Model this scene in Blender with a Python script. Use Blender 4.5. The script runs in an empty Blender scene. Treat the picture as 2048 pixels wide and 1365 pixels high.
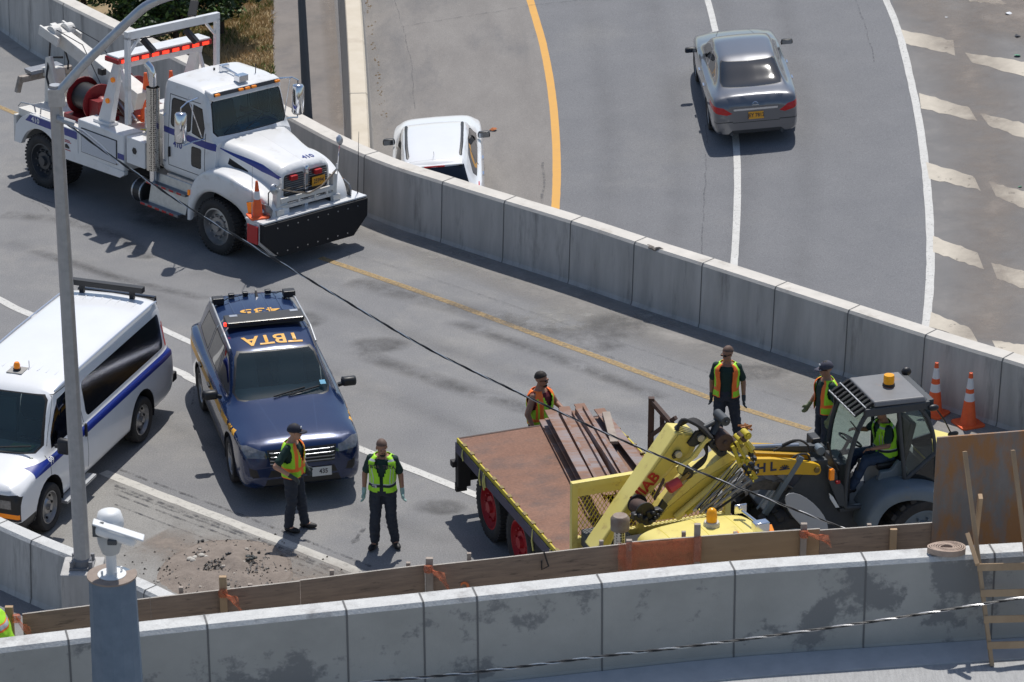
import bpy, bmesh, math, random
from mathutils import Vector as V, Matrix, noise
from mathutils.bvhtree import BVHTree
random.seed(7)
R = math.radians
sc = bpy.context.scene
COL = sc.collection
# ------------------------------------------------------------ camera, sky, sun
FPX = 6556.0; PIT = R(23); CH = 22.4
cam = bpy.data.cameras.new('camera'); camo = bpy.data.objects.new('camera', cam); COL.objects.link(camo)
camo.location = (0, 0, CH); camo.rotation_euler = (R(90) - PIT, 0, 0)
cam.sensor_width = 36; cam.lens = FPX / 2048 * 36; cam.clip_start = 1; cam.clip_end = 3000
cam.dof.use_dof = True; cam.dof.focus_distance = 54; cam.dof.aperture_fstop = 5.0
sc.camera = camo
SUN_EL, SUN_AZ = R(63), R(10)     # azimuth measured from +Y towards +X
w = bpy.data.worlds.new('World'); sc.world = w; w.use_nodes = True
nt = w.node_tree; bg = nt.nodes['Background']
sky = nt.nodes.new('ShaderNodeTexSky'); sky.sky_type = 'NISHITA'; sky.sun_disc = False
sky.sun_elevation = SUN_EL; sky.sun_rotation = SUN_AZ; sky.air_density = 1.0; sky.dust_density = 1.0
nt.links.new(sky.outputs[0], bg.inputs[0]); bg.inputs[1].default_value = 0.105
sl = bpy.data.lights.new('sun', 'SUN'); sl.energy = 3.9; sl.angle = R(0.53); sl.color = (1.0, 0.965, 0.91)
slo = bpy.data.objects.new('sun', sl); COL.objects.link(slo)
sd = V((math.cos(SUN_EL) * math.sin(SUN_AZ), math.cos(SUN_EL) * math.cos(SUN_AZ), math.sin(SUN_EL)))
slo.rotation_euler = sd.to_track_quat('Z', 'Y').to_euler(); slo.location = (0, 60, 60)
sc.view_settings.view_transform = 'Standard'; sc.view_settings.look = 'None'; sc.view_settings.exposure = 0.0
sc.cycles.max_bounces = 6; sc.cycles.transparent_max_bounces = 8
# ------------------------------------------------------------ measuring helpers (pixels of the photo -> metres)
cF = V((0, math.cos(PIT), -math.sin(PIT))); cU = V((0, math.sin(PIT), math.cos(PIT))); cR = V((1, 0, 0)); cC = V((0, 0, CH))
def ray(x, y): return cR * (x - 1024) / FPX + cU * (682.5 - y) / FPX + cF
def G(x, y, z=0.0):
    d = ray(x, y); return cC + d * ((z - CH) / d.z)
BK, BX, BZ, BY, BY0 = .08, 4.9, -.25, .045, 65.0      # super-elevated, rising far road
def farz(X, Y=65.0): return BK * (X - BX) + BZ + BY * (Y - BY0)
def GF(x, y, dz=0.0):
    d = ray(x, y); t = (-BK * BX + BZ - BY * BY0 + dz - CH) / (d.z - BK * d.x - BY * d.y); return cC + d * t
class Frame:
    def __init__(s, o, yaw, roll=0.0, pitch=0.0):
        s.o = V(o); a = R(yaw); s.h = V((math.cos(a), math.sin(a), pitch)).normalized(); l = V((-math.sin(a), math.cos(a), 0))
        s.l = l * math.cos(roll) + V((0, 0, 1)) * math.sin(roll); s.u = s.h.cross(s.l)
    def L(s, px, py, ax, val):
        d = ray(px, py); n = {'x': s.h, 'y': s.l, 'z': s.u}[ax]
        t = ((s.o + n * val - cC).dot(n)) / d.dot(n); q = cC + d * t - s.o
        return V((q.dot(s.h), q.dot(s.l), q.dot(s.u)))
    def mat(s):
        m = Matrix.Identity(4)
        for i, v in enumerate((s.h, s.l, s.u)):
            for j in range(3): m[j][i] = v[j]
        for j in range(3): m[j][3] = s.o[j]
        return m
# ------------------------------------------------------------ object helpers
def tag(o, label=None, cat=None, group=None, kind=None):
    if label: o['label'] = label
    if cat: o['category'] = cat
    if group: o['group'] = group
    if kind: o['kind'] = kind
    return o
def root(name, label, cat, frame=None, loc=None, rz=0, group=None):
    o = bpy.data.objects.new(name, None); COL.objects.link(o); o.empty_display_size = .3
    if frame: o.matrix_world = frame.mat()
    elif loc is not None: o.location = loc; o.rotation_euler = (0, 0, rz)
    return tag(o, label, cat, group)
def axes(d):
    d = d.normalized(); a = V((0, 0, 1)) if abs(d.z) < .9 else V((1, 0, 0))
    u = d.cross(a).normalized(); return u, d.cross(u).normalized()
class MB:
    def __init__(s): s.v = []; s.f = []; s.m = []
    def add(s, vs, fs, mi=0):
        b = len(s.v); s.v += [V(p) for p in vs]
        for f in fs: s.f.append([i + b for i in f]); s.m.append(mi)
        return s
    def hexa(s, p, mi=0):   # p: 4 bottom, 4 top
        return s.add(p, [(3, 2, 1, 0), (4, 5, 6, 7), (0, 1, 5, 4), (1, 2, 6, 5), (2, 3, 7, 6), (3, 0, 4, 7)], mi)
    def box(s, x0, x1, y0, y1, z0, z1, mi=0):
        return s.hexa([(x0, y0, z0), (x1, y0, z0), (x1, y1, z0), (x0, y1, z0), (x0, y0, z1), (x1, y0, z1), (x1, y1, z1), (x0, y1, z1)], mi)
    def bar(s, a, b, wd, th, up=None, mi=0):
        a = V(a); b = V(b); d = (b - a).normalized()
        u, v = axes(d)
        if up is not None:
            v = (V(up) - d * V(up).dot(d)).normalized(); u = d.cross(v).normalized()
        u = u * wd / 2; v = v * th / 2
        return s.hexa([a - u - v, a + u - v, a + u + v, a - u + v, b - u - v, b + u - v, b + u + v, b - u + v], mi)
    def cyl(s, a, b, r0, r1=None, n=16, mi=0, cap=True):
        a = V(a); b = V(b); r1 = r0 if r1 is None else r1; u, v = axes(b - a)
        vs = []
        for c, r in ((a, r0), (b, r1)):
            for i in range(n):
                t = 2 * math.pi * i / n; vs.append(c + u * math.cos(t) * r + v * math.sin(t) * r)
        fs = [(i, (i + 1) % n, n + (i + 1) % n, n + i) for i in range(n)]
        if cap: fs += [tuple(range(n))[::-1], tuple(range(n, 2 * n))]
        return s.add(vs, fs, mi)
    def tube(s, pts, r, n=8, mi=0):
        pts = [V(p) for p in pts]; rr = r if isinstance(r, (list, tuple)) else [r] * len(pts)
        vs = []; u = None
        for k, p in enumerate(pts):
            d = (pts[min(k + 1, len(pts) - 1)] - pts[max(k - 1, 0)]).normalized()
            if u is None: u, v = axes(d)
            else:
                u = (u - d * u.dot(d)).normalized(); v = d.cross(u)
            for i in range(n):
                t = 2 * math.pi * i / n; vs.append(p + u * math.cos(t) * rr[k] + v * math.sin(t) * rr[k])
        fs = []
        for k in range(len(pts) - 1):
            for i in range(n): fs.append((k * n + i, k * n + (i + 1) % n, (k + 1) * n + (i + 1) % n, (k + 1) * n + i))
        fs += [tuple(range(n))[::-1], tuple(range((len(pts) - 1) * n, len(pts) * n))]
        return s.add(vs, fs, mi)
    def lathe(s, prof, o=(0, 0, 0), ax=(0, 0, 1), n=24, mi=0, mis=None, a0=0, a1=360):
        o = V(o); ax = V(ax).normalized(); u, v = axes(ax); full = abs(a1 - a0 - 360) < 1e-6
        m = n if full else n + 1; vs = []
        for r, z in prof:
            for i in range(m):
                t = R(a0 + (a1 - a0) * i / n); vs.append(o + ax * z + u * math.cos(t) * r + v * math.sin(t) * r)
        for k in range(len(prof) - 1):
            fs = []
            for i in range(n):
                j = (i + 1) % m
                fs.append((k * m + i, k * m + j, (k + 1) * m + j, (k + 1) * m + i))
            b = len(s.v) if k == 0 else b
            if k == 0: s.v += vs
            for f in fs: s.f.append([q + b for q in f]); s.m.append(mis[k] if mis else mi)
        return s
    def prism(s, poly, depth, mi=0):    # poly: list of 3-D points, extruded by depth vector
        poly = [V(p) for p in poly]; d = V(depth); n = len(poly)
        fs = [tuple(range(n))[::-1], tuple(range(n, 2 * n))] + [(i, (i + 1) % n, n + (i + 1) % n, n + i) for i in range(n)]
        return s.add(poly + [p + d for p in poly], fs, mi)
    def ell(s, c, rx, ry, rz, n=16, m=10, mi=0, rot=None):
        vs = []; c = V(c)
        for j in range(m + 1):
            t = math.pi * j / m
            for i in range(n):
                p = 2 * math.pi * i / n
                q = V((rx * math.sin(t) * math.cos(p), ry * math.sin(t) * math.sin(p), rz * math.cos(t)))
                if rot is not None: q = rot @ q
                vs.append(c + q)
        fs = [(j * n + i, (j + 1) * n + i, (j + 1) * n + (i + 1) % n, j * n + (i + 1) % n) for j in range(m) for i in range(n)]
        return s.add(vs, fs, mi)
    def mesh(s, name):
        me = bpy.data.meshes.new(name); me.from_pydata([tuple(p) for p in s.v], [], s.f)
        for p, m in zip(me.polygons, s.m): p.material_index = m
        bm = bmesh.new(); bm.from_mesh(me); bmesh.ops.remove_doubles(bm, verts=bm.verts, dist=1e-5)
        bmesh.ops.recalc_face_normals(bm, faces=bm.faces); bm.to_mesh(me); bm.free(); return me
    def build(s, name, mats, parent=None, bevel=0, smooth=None, label=None, cat=None, group=None, kind=None, loc=None, sub=0):
        if loc is not None:
            loc = V(loc); s.v = [p - loc for p in s.v]
        return link(s.mesh(name), name, mats, parent, bevel, smooth, label, cat, group, kind, loc, sub)
def link(me, name, mats, parent=None, bevel=0, smooth=None, label=None, cat=None, group=None, kind=None, loc=None, sub=0):
    o = bpy.data.objects.new(name, me); COL.objects.link(o)
    for m in (mats if isinstance(mats, (list, tuple)) else [mats]): me.materials.append(m)
    if parent: o.parent = parent
    if loc is not None: o.location = loc
    if bevel:
        b = o.modifiers.new('bevel', 'BEVEL'); b.width = bevel; b.segments = 2; b.limit_method = 'ANGLE'; b.angle_limit = R(35); b.harden_normals = False
    if sub:
        b = o.modifiers.new('sub', 'SUBSURF'); b.levels = sub; b.render_levels = sub
    if smooth is not None:
        for p in me.polygons: p.use_smooth = True
        me.set_sharp_from_angle(angle=R(smooth))
    tag(o, label, cat, group, kind); return o
def evaluated(o, name):
    dg = bpy.context.evaluated_depsgraph_get(); me = bpy.data.meshes.new_from_object(o.evaluated_get(dg)); me.name = name; me.materials.clear()
    old = o.data; bpy.data.objects.remove(o); bpy.data.meshes.remove(old); return me
# ------------------------------------------------------------ materials
MT = {}
def mat(name, c, rough=.6, metal=0, c2=None, scale=3, amt=1.0, detail=6, bump=0, bscale=40, spec=.5, coat=0, stretch=(1, 1, 1), c3=None, s3=.6, t3=(.5, .62), alpha=None, emis=None, trans=0, grain=0, gs=42, soft=False):
    if name in MT: return MT[name]
    m = bpy.data.materials.new(name); m.use_nodes = True; n = m.node_tree; N = n.nodes; Lk = n.links; b = N['Principled BSDF']
    b.inputs['Roughness'].default_value = rough; b.inputs['Metallic'].default_value = metal
    b.inputs['Specular IOR Level'].default_value = spec; b.inputs['Coat Weight'].default_value = coat; b.inputs['Coat Roughness'].default_value = .04
    b.inputs['Transmission Weight'].default_value = trans
    b.inputs['Base Color'].default_value = (*c, 1)
    if c2 or bump or c3 or alpha or grain:
        tc = N.new('ShaderNodeTexCoord'); mp = N.new('ShaderNodeMapping'); mp.inputs['Scale'].default_value = stretch
        Lk.new(tc.outputs['Object'], mp.inputs[0])
    col = None
    if c2:
        nz = N.new('ShaderNodeTexNoise'); nz.inputs['Scale'].default_value = scale; nz.inputs['Detail'].default_value = detail; nz.inputs['Roughness'].default_value = .62
        Lk.new(mp.outputs[0], nz.inputs[0])
        rp = N.new('ShaderNodeValToRGB'); rp.color_ramp.elements[0].position = .5 - .22 * amt; rp.color_ramp.elements[1].position = .5 + .22 * amt
        rp.color_ramp.elements[0].color = (*c, 1); rp.color_ramp.elements[1].color = (*c2, 1)
        Lk.new(nz.outputs[0], rp.inputs[0]); col = rp.outputs[0]
    if c3:
        n3 = N.new('ShaderNodeTexNoise'); n3.inputs['Scale'].default_value = s3; n3.inputs['Detail'].default_value = 8; n3.inputs['Roughness'].default_value = .7
        Lk.new(mp.outputs[0], n3.inputs[0])
        r3 = N.new('ShaderNodeMapRange'); r3.inputs[1].default_value = t3[0]; r3.inputs[2].default_value = t3[1]; Lk.new(n3.outputs[0], r3.inputs[0])
        mx = N.new('ShaderNodeMix'); mx.data_type = 'RGBA'; Lk.new(r3.outputs[0], mx.inputs[0])
        if col: Lk.new(col, mx.inputs[6])
        else: mx.inputs[6].default_value = (*c, 1)
        mx.inputs[7].default_value = (*c3, 1); col = mx.outputs[2]
    if grain:
        ng = N.new('ShaderNodeTexNoise'); ng.inputs['Scale'].default_value = gs; ng.inputs['Detail'].default_value = 3; ng.inputs['Roughness'].default_value = .8; Lk.new(tc.outputs['Object'], ng.inputs[0])
        rg = N.new('ShaderNodeMapRange'); rg.inputs[1].default_value = .3; rg.inputs[2].default_value = .7; rg.inputs[3].default_value = 1 - grain; rg.inputs[4].default_value = 1 + grain; Lk.new(ng.outputs[0], rg.inputs[0])
        vm = N.new('ShaderNodeVectorMath'); vm.operation = 'SCALE'; Lk.new(rg.outputs[0], vm.inputs['Scale'])
        if col: Lk.new(col, vm.inputs[0])
        else: vm.inputs[0].default_value = c
        col = vm.outputs[0]
    if col: Lk.new(col, b.inputs['Base Color'])
    if alpha:
        na = N.new('ShaderNodeTexNoise'); na.inputs['Scale'].default_value = alpha[0]; na.inputs['Detail'].default_value = 8; na.inputs['Roughness'].default_value = .75
        Lk.new(mp.outputs[0], na.inputs[0]); ra = N.new('ShaderNodeMapRange'); ra.inputs[1].default_value = alpha[1]; ra.inputs[2].default_value = alpha[2]
        Lk.new(na.outputs[0], ra.inputs[0]); ao = ra.outputs[0]
        if soft:
            at_ = N.new('ShaderNodeAttribute'); at_.attribute_name = 'fade'; mm = N.new('ShaderNodeMath'); mm.operation = 'MULTIPLY'; Lk.new(ao, mm.inputs[0]); Lk.new(at_.outputs['Fac'], mm.inputs[1]); ao = mm.outputs[0]
        Lk.new(ao, b.inputs['Alpha'])
    if bump:
        nb = N.new('ShaderNodeTexNoise'); nb.inputs['Scale'].default_value = bscale; nb.inputs['Detail'].default_value = 4
        Lk.new(mp.outputs[0], nb.inputs[0]); bp = N.new('ShaderNodeBump'); bp.inputs['Strength'].default_value = bump; bp.inputs['Distance'].default_value = .02
        Lk.new(nb.outputs[0], bp.inputs['Height']); Lk.new(bp.outputs[0], b.inputs['Normal'])
    if emis: b.inputs['Emission Color'].default_value = (*emis[0], 1); b.inputs['Emission Strength'].default_value = emis[1]
    MT[name] = m; return m
def glassmat(name, tint, through, rough=.02, film=None):
    if name in MT: return MT[name]
    m = bpy.data.materials.new(name); m.use_nodes = True; n = m.node_tree; N = n.nodes; b = N['Principled BSDF']
    b.inputs['Base Color'].default_value = (*(film or [t * .06 for t in tint]), 1); b.inputs['Roughness'].default_value = rough; b.inputs['Specular IOR Level'].default_value = .5
    t = N.new('ShaderNodeBsdfTransparent'); t.inputs[0].default_value = (*tint, 1); mx = N.new('ShaderNodeMixShader'); mx.inputs[0].default_value = through
    n.links.new(b.outputs[0], mx.inputs[1]); n.links.new(t.outputs[0], mx.inputs[2])
    gl = N.new('ShaderNodeBsdfGlossy'); gl.inputs['Roughness'].default_value = .01; fr = N.new('ShaderNodeFresnel'); fr.inputs[0].default_value = 1.45
    m2 = N.new('ShaderNodeMixShader'); n.links.new(fr.outputs[0], m2.inputs[0]); n.links.new(mx.outputs[0], m2.inputs[1]); n.links.new(gl.outputs[0], m2.inputs[2])
    n.links.new(m2.outputs[0], N['Material Output'].inputs[0]); MT[name] = m; return m
asph = mat('asphalt', (.20, .20, .205), .9, c2=(.245, .242, .24), scale=1.1, bump=.35, bscale=90, c3=(.29, .28, .265), s3=.4, t3=(.5, .72), spec=.2, grain=.30)
asph_far = mat('asphalt_far', (.178, .18, .188), .9, c2=(.205, .206, .212), scale=.9, bump=.3, bscale=110, c3=(.235, .232, .228), s3=.22, t3=(.55, .8), spec=.2, grain=.26)
shoul = mat('shoulder_concrete', (.20, .185, .172), .92, c2=(.26, .243, .225), scale=1.3, bump=.3, bscale=80, c3=(.155, .15, .148), s3=.5, t3=(.5, .68), stretch=(1, .35, 1), grain=.22)
gutter = mat('gutter_concrete', (.27, .262, .25), .92, c2=(.33, .32, .3), scale=2.5, bump=.25, bscale=70, c3=(.21, .2, .19), s3=1.2, t3=(.52, .7))
dirtst = mat('road_dirt', (.25, .21, .18), .95, c2=(.31, .27, .235), scale=3, bump=.3, bscale=60, alpha=(.9, .25, .75), soft=True)
conc = mat('barrier_concrete', (.33, .32, .305), .9, c2=(.60, .58, .55), scale=1.9, amt=1.3, bump=.25, bscale=50, c3=(.13, .125, .12), s3=1.7, t3=(.55, .78), stretch=(1.5, 1.5, .22))
conc_new = mat('new_concrete', (.33, .325, .30), .85, c2=(.42, .41, .38), scale=1.3, bump=.15, bscale=60, c3=(.215, .215, .21), s3=1.0, t3=(.55, .6), stretch=(1, 1, 1.1))
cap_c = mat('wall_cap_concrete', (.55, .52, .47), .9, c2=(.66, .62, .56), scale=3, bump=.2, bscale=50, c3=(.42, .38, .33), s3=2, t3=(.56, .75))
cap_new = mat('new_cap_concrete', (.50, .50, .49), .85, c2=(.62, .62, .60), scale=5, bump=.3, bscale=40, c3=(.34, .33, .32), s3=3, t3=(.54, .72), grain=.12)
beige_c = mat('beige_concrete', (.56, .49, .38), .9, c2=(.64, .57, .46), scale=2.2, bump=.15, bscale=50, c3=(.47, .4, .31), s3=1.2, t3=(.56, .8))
groove = mat('joint_groove', (.15, .148, .145), .95)
broom = mat('broom_concrete', (.33, .33, .33), .9, c2=(.45, .45, .445), scale=9, bump=.6, bscale=40, stretch=(4, .5, 1))
white_pt = mat('white_road_paint', (.62, .61, .58), .8, c2=(.52, .51, .48), scale=6, alpha=(22, .30, .44))
white_old = mat('worn_white_paint', (.56, .54, .49), .85, c2=(.48, .46, .42), scale=6, alpha=(11, .12, .48))
yellow_pt = mat('yellow_road_paint', (.68, .36, .07), .75, c2=(.62, .33, .08), scale=5, alpha=(20, .25, .36))
yellow_old = mat('worn_yellow_paint', (.46, .31, .13), .85, c2=(.38, .28, .15), scale=8, alpha=(17, .22, .62))
gore_pt = mat('gore_cream_paint', (.58, .52, .43), .85, c2=(.5, .45, .37), scale=7, alpha=(3.2, .33, .40))
crack_m = mat('crack_tar', (.13, .13, .135), .95, alpha=(9, .42, .78))
stain_m = mat('tyre_mark', (.10, .10, .105), .9, alpha=(6, .44, .66))
stain_soft = mat('oil_stain', (.12, .118, .118), .9, alpha=(1.6, .38, .78), soft=True)
light_st = mat('pale_wear', (.34, .33, .31), .92, alpha=(1.6, .42, .72), soft=True)
wpaint = mat('white_vehicle_paint', (.80, .81, .82), .28, c2=(.76, .765, .77), scale=2, coat=.5)
wdirty = mat('dirty_white_paint', (.70, .69, .66), .5, c2=(.6, .57, .52), scale=5, c3=(.3, .24, .18), s3=4, t3=(.62, .78))
bluestr = mat('blue_stripe', (.012, .03, .24), .3, coat=.4)
navy = mat('navy_vehicle_paint', (.008, .024, .085), .22, metal=.25, coat=.7)
graypt = mat('grey_vehicle_paint', (.17, .175, .19), .28, metal=.65, coat=1)
goldstr = mat('gold_lettering', (.78, .40, .05), .45)
blackp = mat('black_plastic', (.018, .018, .02), .45)
blackm = mat('matt_black', (.012, .012, .014), .8)
rubber = mat('tyre_rubber', (.022, .022, .024), .85, c2=(.045, .042, .04), scale=8)
rim_s = mat('steel_rim', (.42, .42, .43), .4, metal=.8, c2=(.3, .29, .28), scale=10)
rim_d = mat('dark_rim', (.06, .063, .07), .4, metal=.3)
rim_r = mat('red_rim', (.42, .014, .02), .5, c2=(.33, .012, .018), scale=5)
chrome = mat('chrome', (.75, .76, .78), .12, metal=1)
alu = mat('brushed_aluminium', (.55, .56, .58), .35, metal=.9, c2=(.42, .43, .45), scale=12)
galv = mat('galvanised_steel', (.36, .37, .385), .42, metal=.5, c2=(.46, .47, .48), scale=9)
colblue = mat('painted_column_steel', (.10, .145, .20), .6, c2=(.14, .19, .25), scale=7, bump=.1, bscale=30)
redpt = mat('red_paint', (.45, .012, .015), .35)
redrum = mat('dark_red_winch', (.22, .007, .012), .45, c2=(.15, .006, .01), scale=6)
smoke = mat('smoked_headlamp', (.13, .135, .14), .1, metal=.5, c2=(.3, .3, .31), scale=14)
orange_lens = mat('amber_lens', (.85, .25, .01), .25, emis=((.9, .25, .01), .15))
red_lens = mat('red_lens', (.55, .01, .012), .2)
red_lit = mat('lit_red_lens', (.8, .02, .01), .3, emis=((1, .05, .02), 1.6))
clear_lens = mat('headlamp_lens', (.55, .57, .6), .12, metal=.5)
seatm = mat('seat_fabric', (.05, .052, .055), .9)
dashm = mat('dashboard', (.07, .09, .09), .7)
seat_g = mat('grey_cloth_seat', (.18, .2, .2), .9)
ws_glass = glassmat('windscreen_glass', (.64, .80, .80), .78, film=(.075, .125, .15))
dk_glass = glassmat('tinted_glass', (.06, .07, .08), .12)
cab_glass = glassmat('clear_cab_glass', (.80, .93, .87), .86)
rust = mat('rusty_deck_steel', (.17, .078, .047), .8, c2=(.27, .145, .098), scale=1.7, amt=1.4, bump=.2, bscale=60, c3=(.12, .08, .068), s3=1.9, t3=(.48, .70), stretch=(1, .6, 1), grain=.2, gs=25)
rustbeam = mat('rusty_beam_steel', (.17, .095, .068), .75, c2=(.30, .15, .085), scale=3.5, bump=.2, c3=(.26, .22, .22), s3=1.8, t3=(.5, .62), stretch=(.3, 1, 1))
rustdk = mat('dark_rusty_steel', (.06, .04, .035), .8, c2=(.11, .065, .05), scale=8)
ytruck = mat('pale_yellow_paint', (.80, .68, .20), .42, c2=(.72, .60, .17), scale=2.5, c3=(.5, .36, .12), s3=5, t3=(.58, .72), coat=.1)
ydark = mat('yellow_frame_paint', (.58, .47, .03), .5, c2=(.5, .4, .03), scale=4, c3=(.22, .14, .04), s3=7, t3=(.62, .74))
yload = mat('loader_yellow', (.72, .42, .01), .4, c2=(.66, .38, .01), scale=4, c3=(.35, .2, .03), s3=6, t3=(.66, .78))
dgray = mat('loader_dark_grey', (.045, .052, .06), .55, c2=(.06, .066, .072), scale=5)
lgray = mat('loader_blue_grey', (.13, .165, .195), .5, c2=(.17, .205, .235), scale=4, c3=(.2, .19, .17), s3=5, t3=(.62, .8))
roofgray = mat('loader_roof_grey', (.19, .19, .195), .5, c2=(.15, .15, .155), scale=4, c3=(.30, .19, .13), s3=2.5, t3=(.58, .74))
ply = mat('weathered_plywood', (.19, .14, .108), .85, c2=(.40, .29, .21), scale=3.4, amt=1.4, bump=.25, bscale=20, c3=(.08, .062, .05), s3=4.5, t3=(.57, .70), stretch=(.7, .7, 6.5))
ply_edge = mat('plywood_edge', (.5, .47, .42), .85, c2=(.35, .31, .27), scale=14)
lumber = mat('lumber', (.36, .24, .14), .8, c2=(.47, .33, .2), scale=5, c3=(.2, .14, .1), s3=4, t3=(.6, .75), stretch=(.8, .8, .25))
lumber_g = mat('grey_lumber', (.30, .25, .21), .85, c2=(.40, .335, .28), scale=6, c3=(.17, .13, .1), s3=5, t3=(.6, .75))
rustply = mat('rust_stained_board', (.19, .165, .15), .7, c2=(.245, .22, .205), scale=3, bump=.15, c3=(.34, .165, .065), s3=2.2, t3=(.42, .60), stretch=(1.5, 1.5, .6))
net_m = mat('orange_netting', (.85, .24, .10), .75, c2=(.6, .16, .07), scale=14, alpha=(7, .22, 1.25))
hose_m = mat('canvas_hose', (.36, .27, .22), .85, c2=(.45, .35, .28), scale=14)
cone_o = mat('cone_orange', (.95, .15, .03), .55, c2=(.8, .11, .03), scale=9, c3=(.3, .1, .06), s3=6, t3=(.6, .75))
wtruck = mat('truck_white', (.78, .78, .78), .32, c2=(.70, .70, .69), scale=1.6, c3=(.55, .52, .47), s3=3.2, t3=(.56, .80), coat=.4)
cone_w = mat('reflective_white', (.75, .75, .76), .4)
skinm = mat('skin', (.50, .28, .19), .55, c2=(.45, .245, .165), scale=20)
skin_t = mat('tanned_skin', (.36, .19, .125), .55, c2=(.31, .16, .105), scale=20)
hairm = mat('dark_hair', (.02, .015, .012), .7)
stub = mat('shaved_hair', (.13, .08, .06), .7)
shirtm = mat('dark_green_shirt', (.008, .03, .025), .85, c2=(.012, .04, .033), scale=15)
maroon = mat('maroon_shirt', (.12, .01, .02), .85)
navyp = mat('navy_trousers', (.018, .024, .038), .85, c2=(.028, .036, .052), scale=12)
jeans = mat('blue_jeans', (.022, .04, .085), .85, c2=(.035, .06, .11), scale=12)
lime = mat('hi_vis_lime', (.42, .85, .03), .65, c2=(.36, .74, .03), scale=12)
orangev = mat('hi_vis_orange', (1.0, .20, .03), .65)
refl = mat('reflective_silver', (.5, .52, .55), .35)
capm = mat('navy_cap', (.018, .02, .035), .8)
capg = mat('grey_cap', (.06, .06, .085), .8)
bootm = mat('black_boot', (.012, .012, .013), .6)
glove_d = mat('dark_glove', (.045, .055, .06), .8)
glove_t = mat('pale_green_glove', (.3, .45, .42), .8)
glove_y = mat('lime_grey_glove', (.16, .19, .1), .8)
leafm = mat('leaf_green', (.06, .12, .018), .6, c2=(.11, .18, .035), scale=2)
leafd = mat('leaf_deep_green', (.012, .03, .008), .6, c2=(.03, .06, .012), scale=2)
barkm = mat('bark', (.06, .045, .035), .9)
drygrass = mat('dry_grass', (.46, .33, .17), .9, c2=(.55, .42, .23), scale=1.5)
grgrass = mat('green_grass', (.10, .17, .035), .9, c2=(.17, .22, .06), scale=1.5)
soil = mat('dry_soil', (.17, .11, .065), .95, c2=(.22, .15, .09), scale=2, bump=.4)
rubble = mat('dirt_rubble', (.20, .165, .14), .95, c2=(.28, .235, .2), scale=9, bump=.8, bscale=60)
cablem = mat('cable_black', (.02, .02, .022), .5)
cablew = mat('cable_bare_wire', (.55, .55, .56), .3, metal=.8)
platey = mat('yellow_plate', (.80, .38, .03), .5)
plated = mat('plate_text', (.05, .04, .05), .6)
grillem = mat('grille_mesh', (.10, .10, .105), .4, metal=.6)
steplat = mat('tread_aluminium', (.32, .33, .35), .4, metal=.8, c2=(.2, .2, .21), scale=30)
silvwhite = mat('camera_white', (.72, .73, .73), .5)
tanplate = mat('rusty_cap_plate', (.30, .235, .19), .7, c2=(.22, .17, .14), scale=10)
# ------------------------------------------------------------ text
def textmesh(txt, size, spacing=1.0, bold=.0):
    cu = bpy.data.curves.new('t', 'FONT'); cu.body = txt; cu.size = size; cu.align_x = 'CENTER'; cu.align_y = 'CENTER'; cu.space_character = spacing; cu.offset = bold
    cu.resolution_u = 3
    o = bpy.data.objects.new('t', cu); COL.objects.link(o); bpy.context.view_layer.update()
    dg = bpy.context.evaluated_depsgraph_get(); me = bpy.data.meshes.new_from_object(o.evaluated_get(dg)); bpy.data.objects.remove(o); bpy.data.curves.remove(cu); return me
def lettering(name, txt, size, org, u, v, mt, parent, bvh=None, nrm=None, off=.006, spacing=1.0, bold=.004, sx=1.0, label=None):
    me = textmesh(txt, size, spacing, bold); org = V(org); u = V(u).normalized(); v = V(v).normalized(); n = V(nrm).normalized() if nrm else u.cross(v).normalized()
    if bvh:
        bm = bmesh.new(); bm.from_mesh(me); bmesh.ops.subdivide_edges(bm, edges=[e for e in bm.edges if e.calc_length() > .05], cuts=2); bm.to_mesh(me); bm.free()
    for p in me.vertices:
        q = org + u * p.co.x * sx + v * p.co.y
        if bvh:
            h = bvh.ray_cast(q + n * .4, -n, 1.2)
            if h[0]: q = h[0] + n * off
            else: q = q + n * off
        else: q = q + n * off
        p.co = q
    me.update(); return link(me, name, mt, parent, label=label)
# ------------------------------------------------------------ ground and roads
def sheet(name, pts, m, kind='structure', far=False, dz=0.0, label=None):
    me = bpy.data.meshes.new(name); q = [V(p) for p in pts]
    me.from_pydata([tuple(p) for p in q], [], [list(range(len(q)))]); 
    if me.polygons and me.polygons[0].normal.z < 0: me.flip_normals()
    return link(me, name, m, kind=kind, label=label)
def smooth_line(pts, n=6):
    out = []
    for i in range(len(pts) - 1):
        p0 = pts[max(i - 1, 0)]; p1 = pts[i]; p2 = pts[i + 1]; p3 = pts[min(i + 2, len(pts) - 1)]
        for k in range(n):
            t = k / n; out.append(.5 * ((2 * p1) + (p2 - p0) * t + (2 * p0 - 5 * p1 + 4 * p2 - p3) * t * t + (3 * p1 - p0 - 3 * p2 + p3) * t ** 3))
    return out + [pts[-1]]
SOFT = {'road_dirt', 'oil_stain', 'pale_wear', 'shoulder_worn', 'dirt_film', 'lane_polish', 'lane_dark'}
def setfade(me, vals):
    a = me.attributes.new('fade', 'FLOAT', 'POINT')
    for i, v in enumerate(vals): a.data[i].value = v
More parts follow.
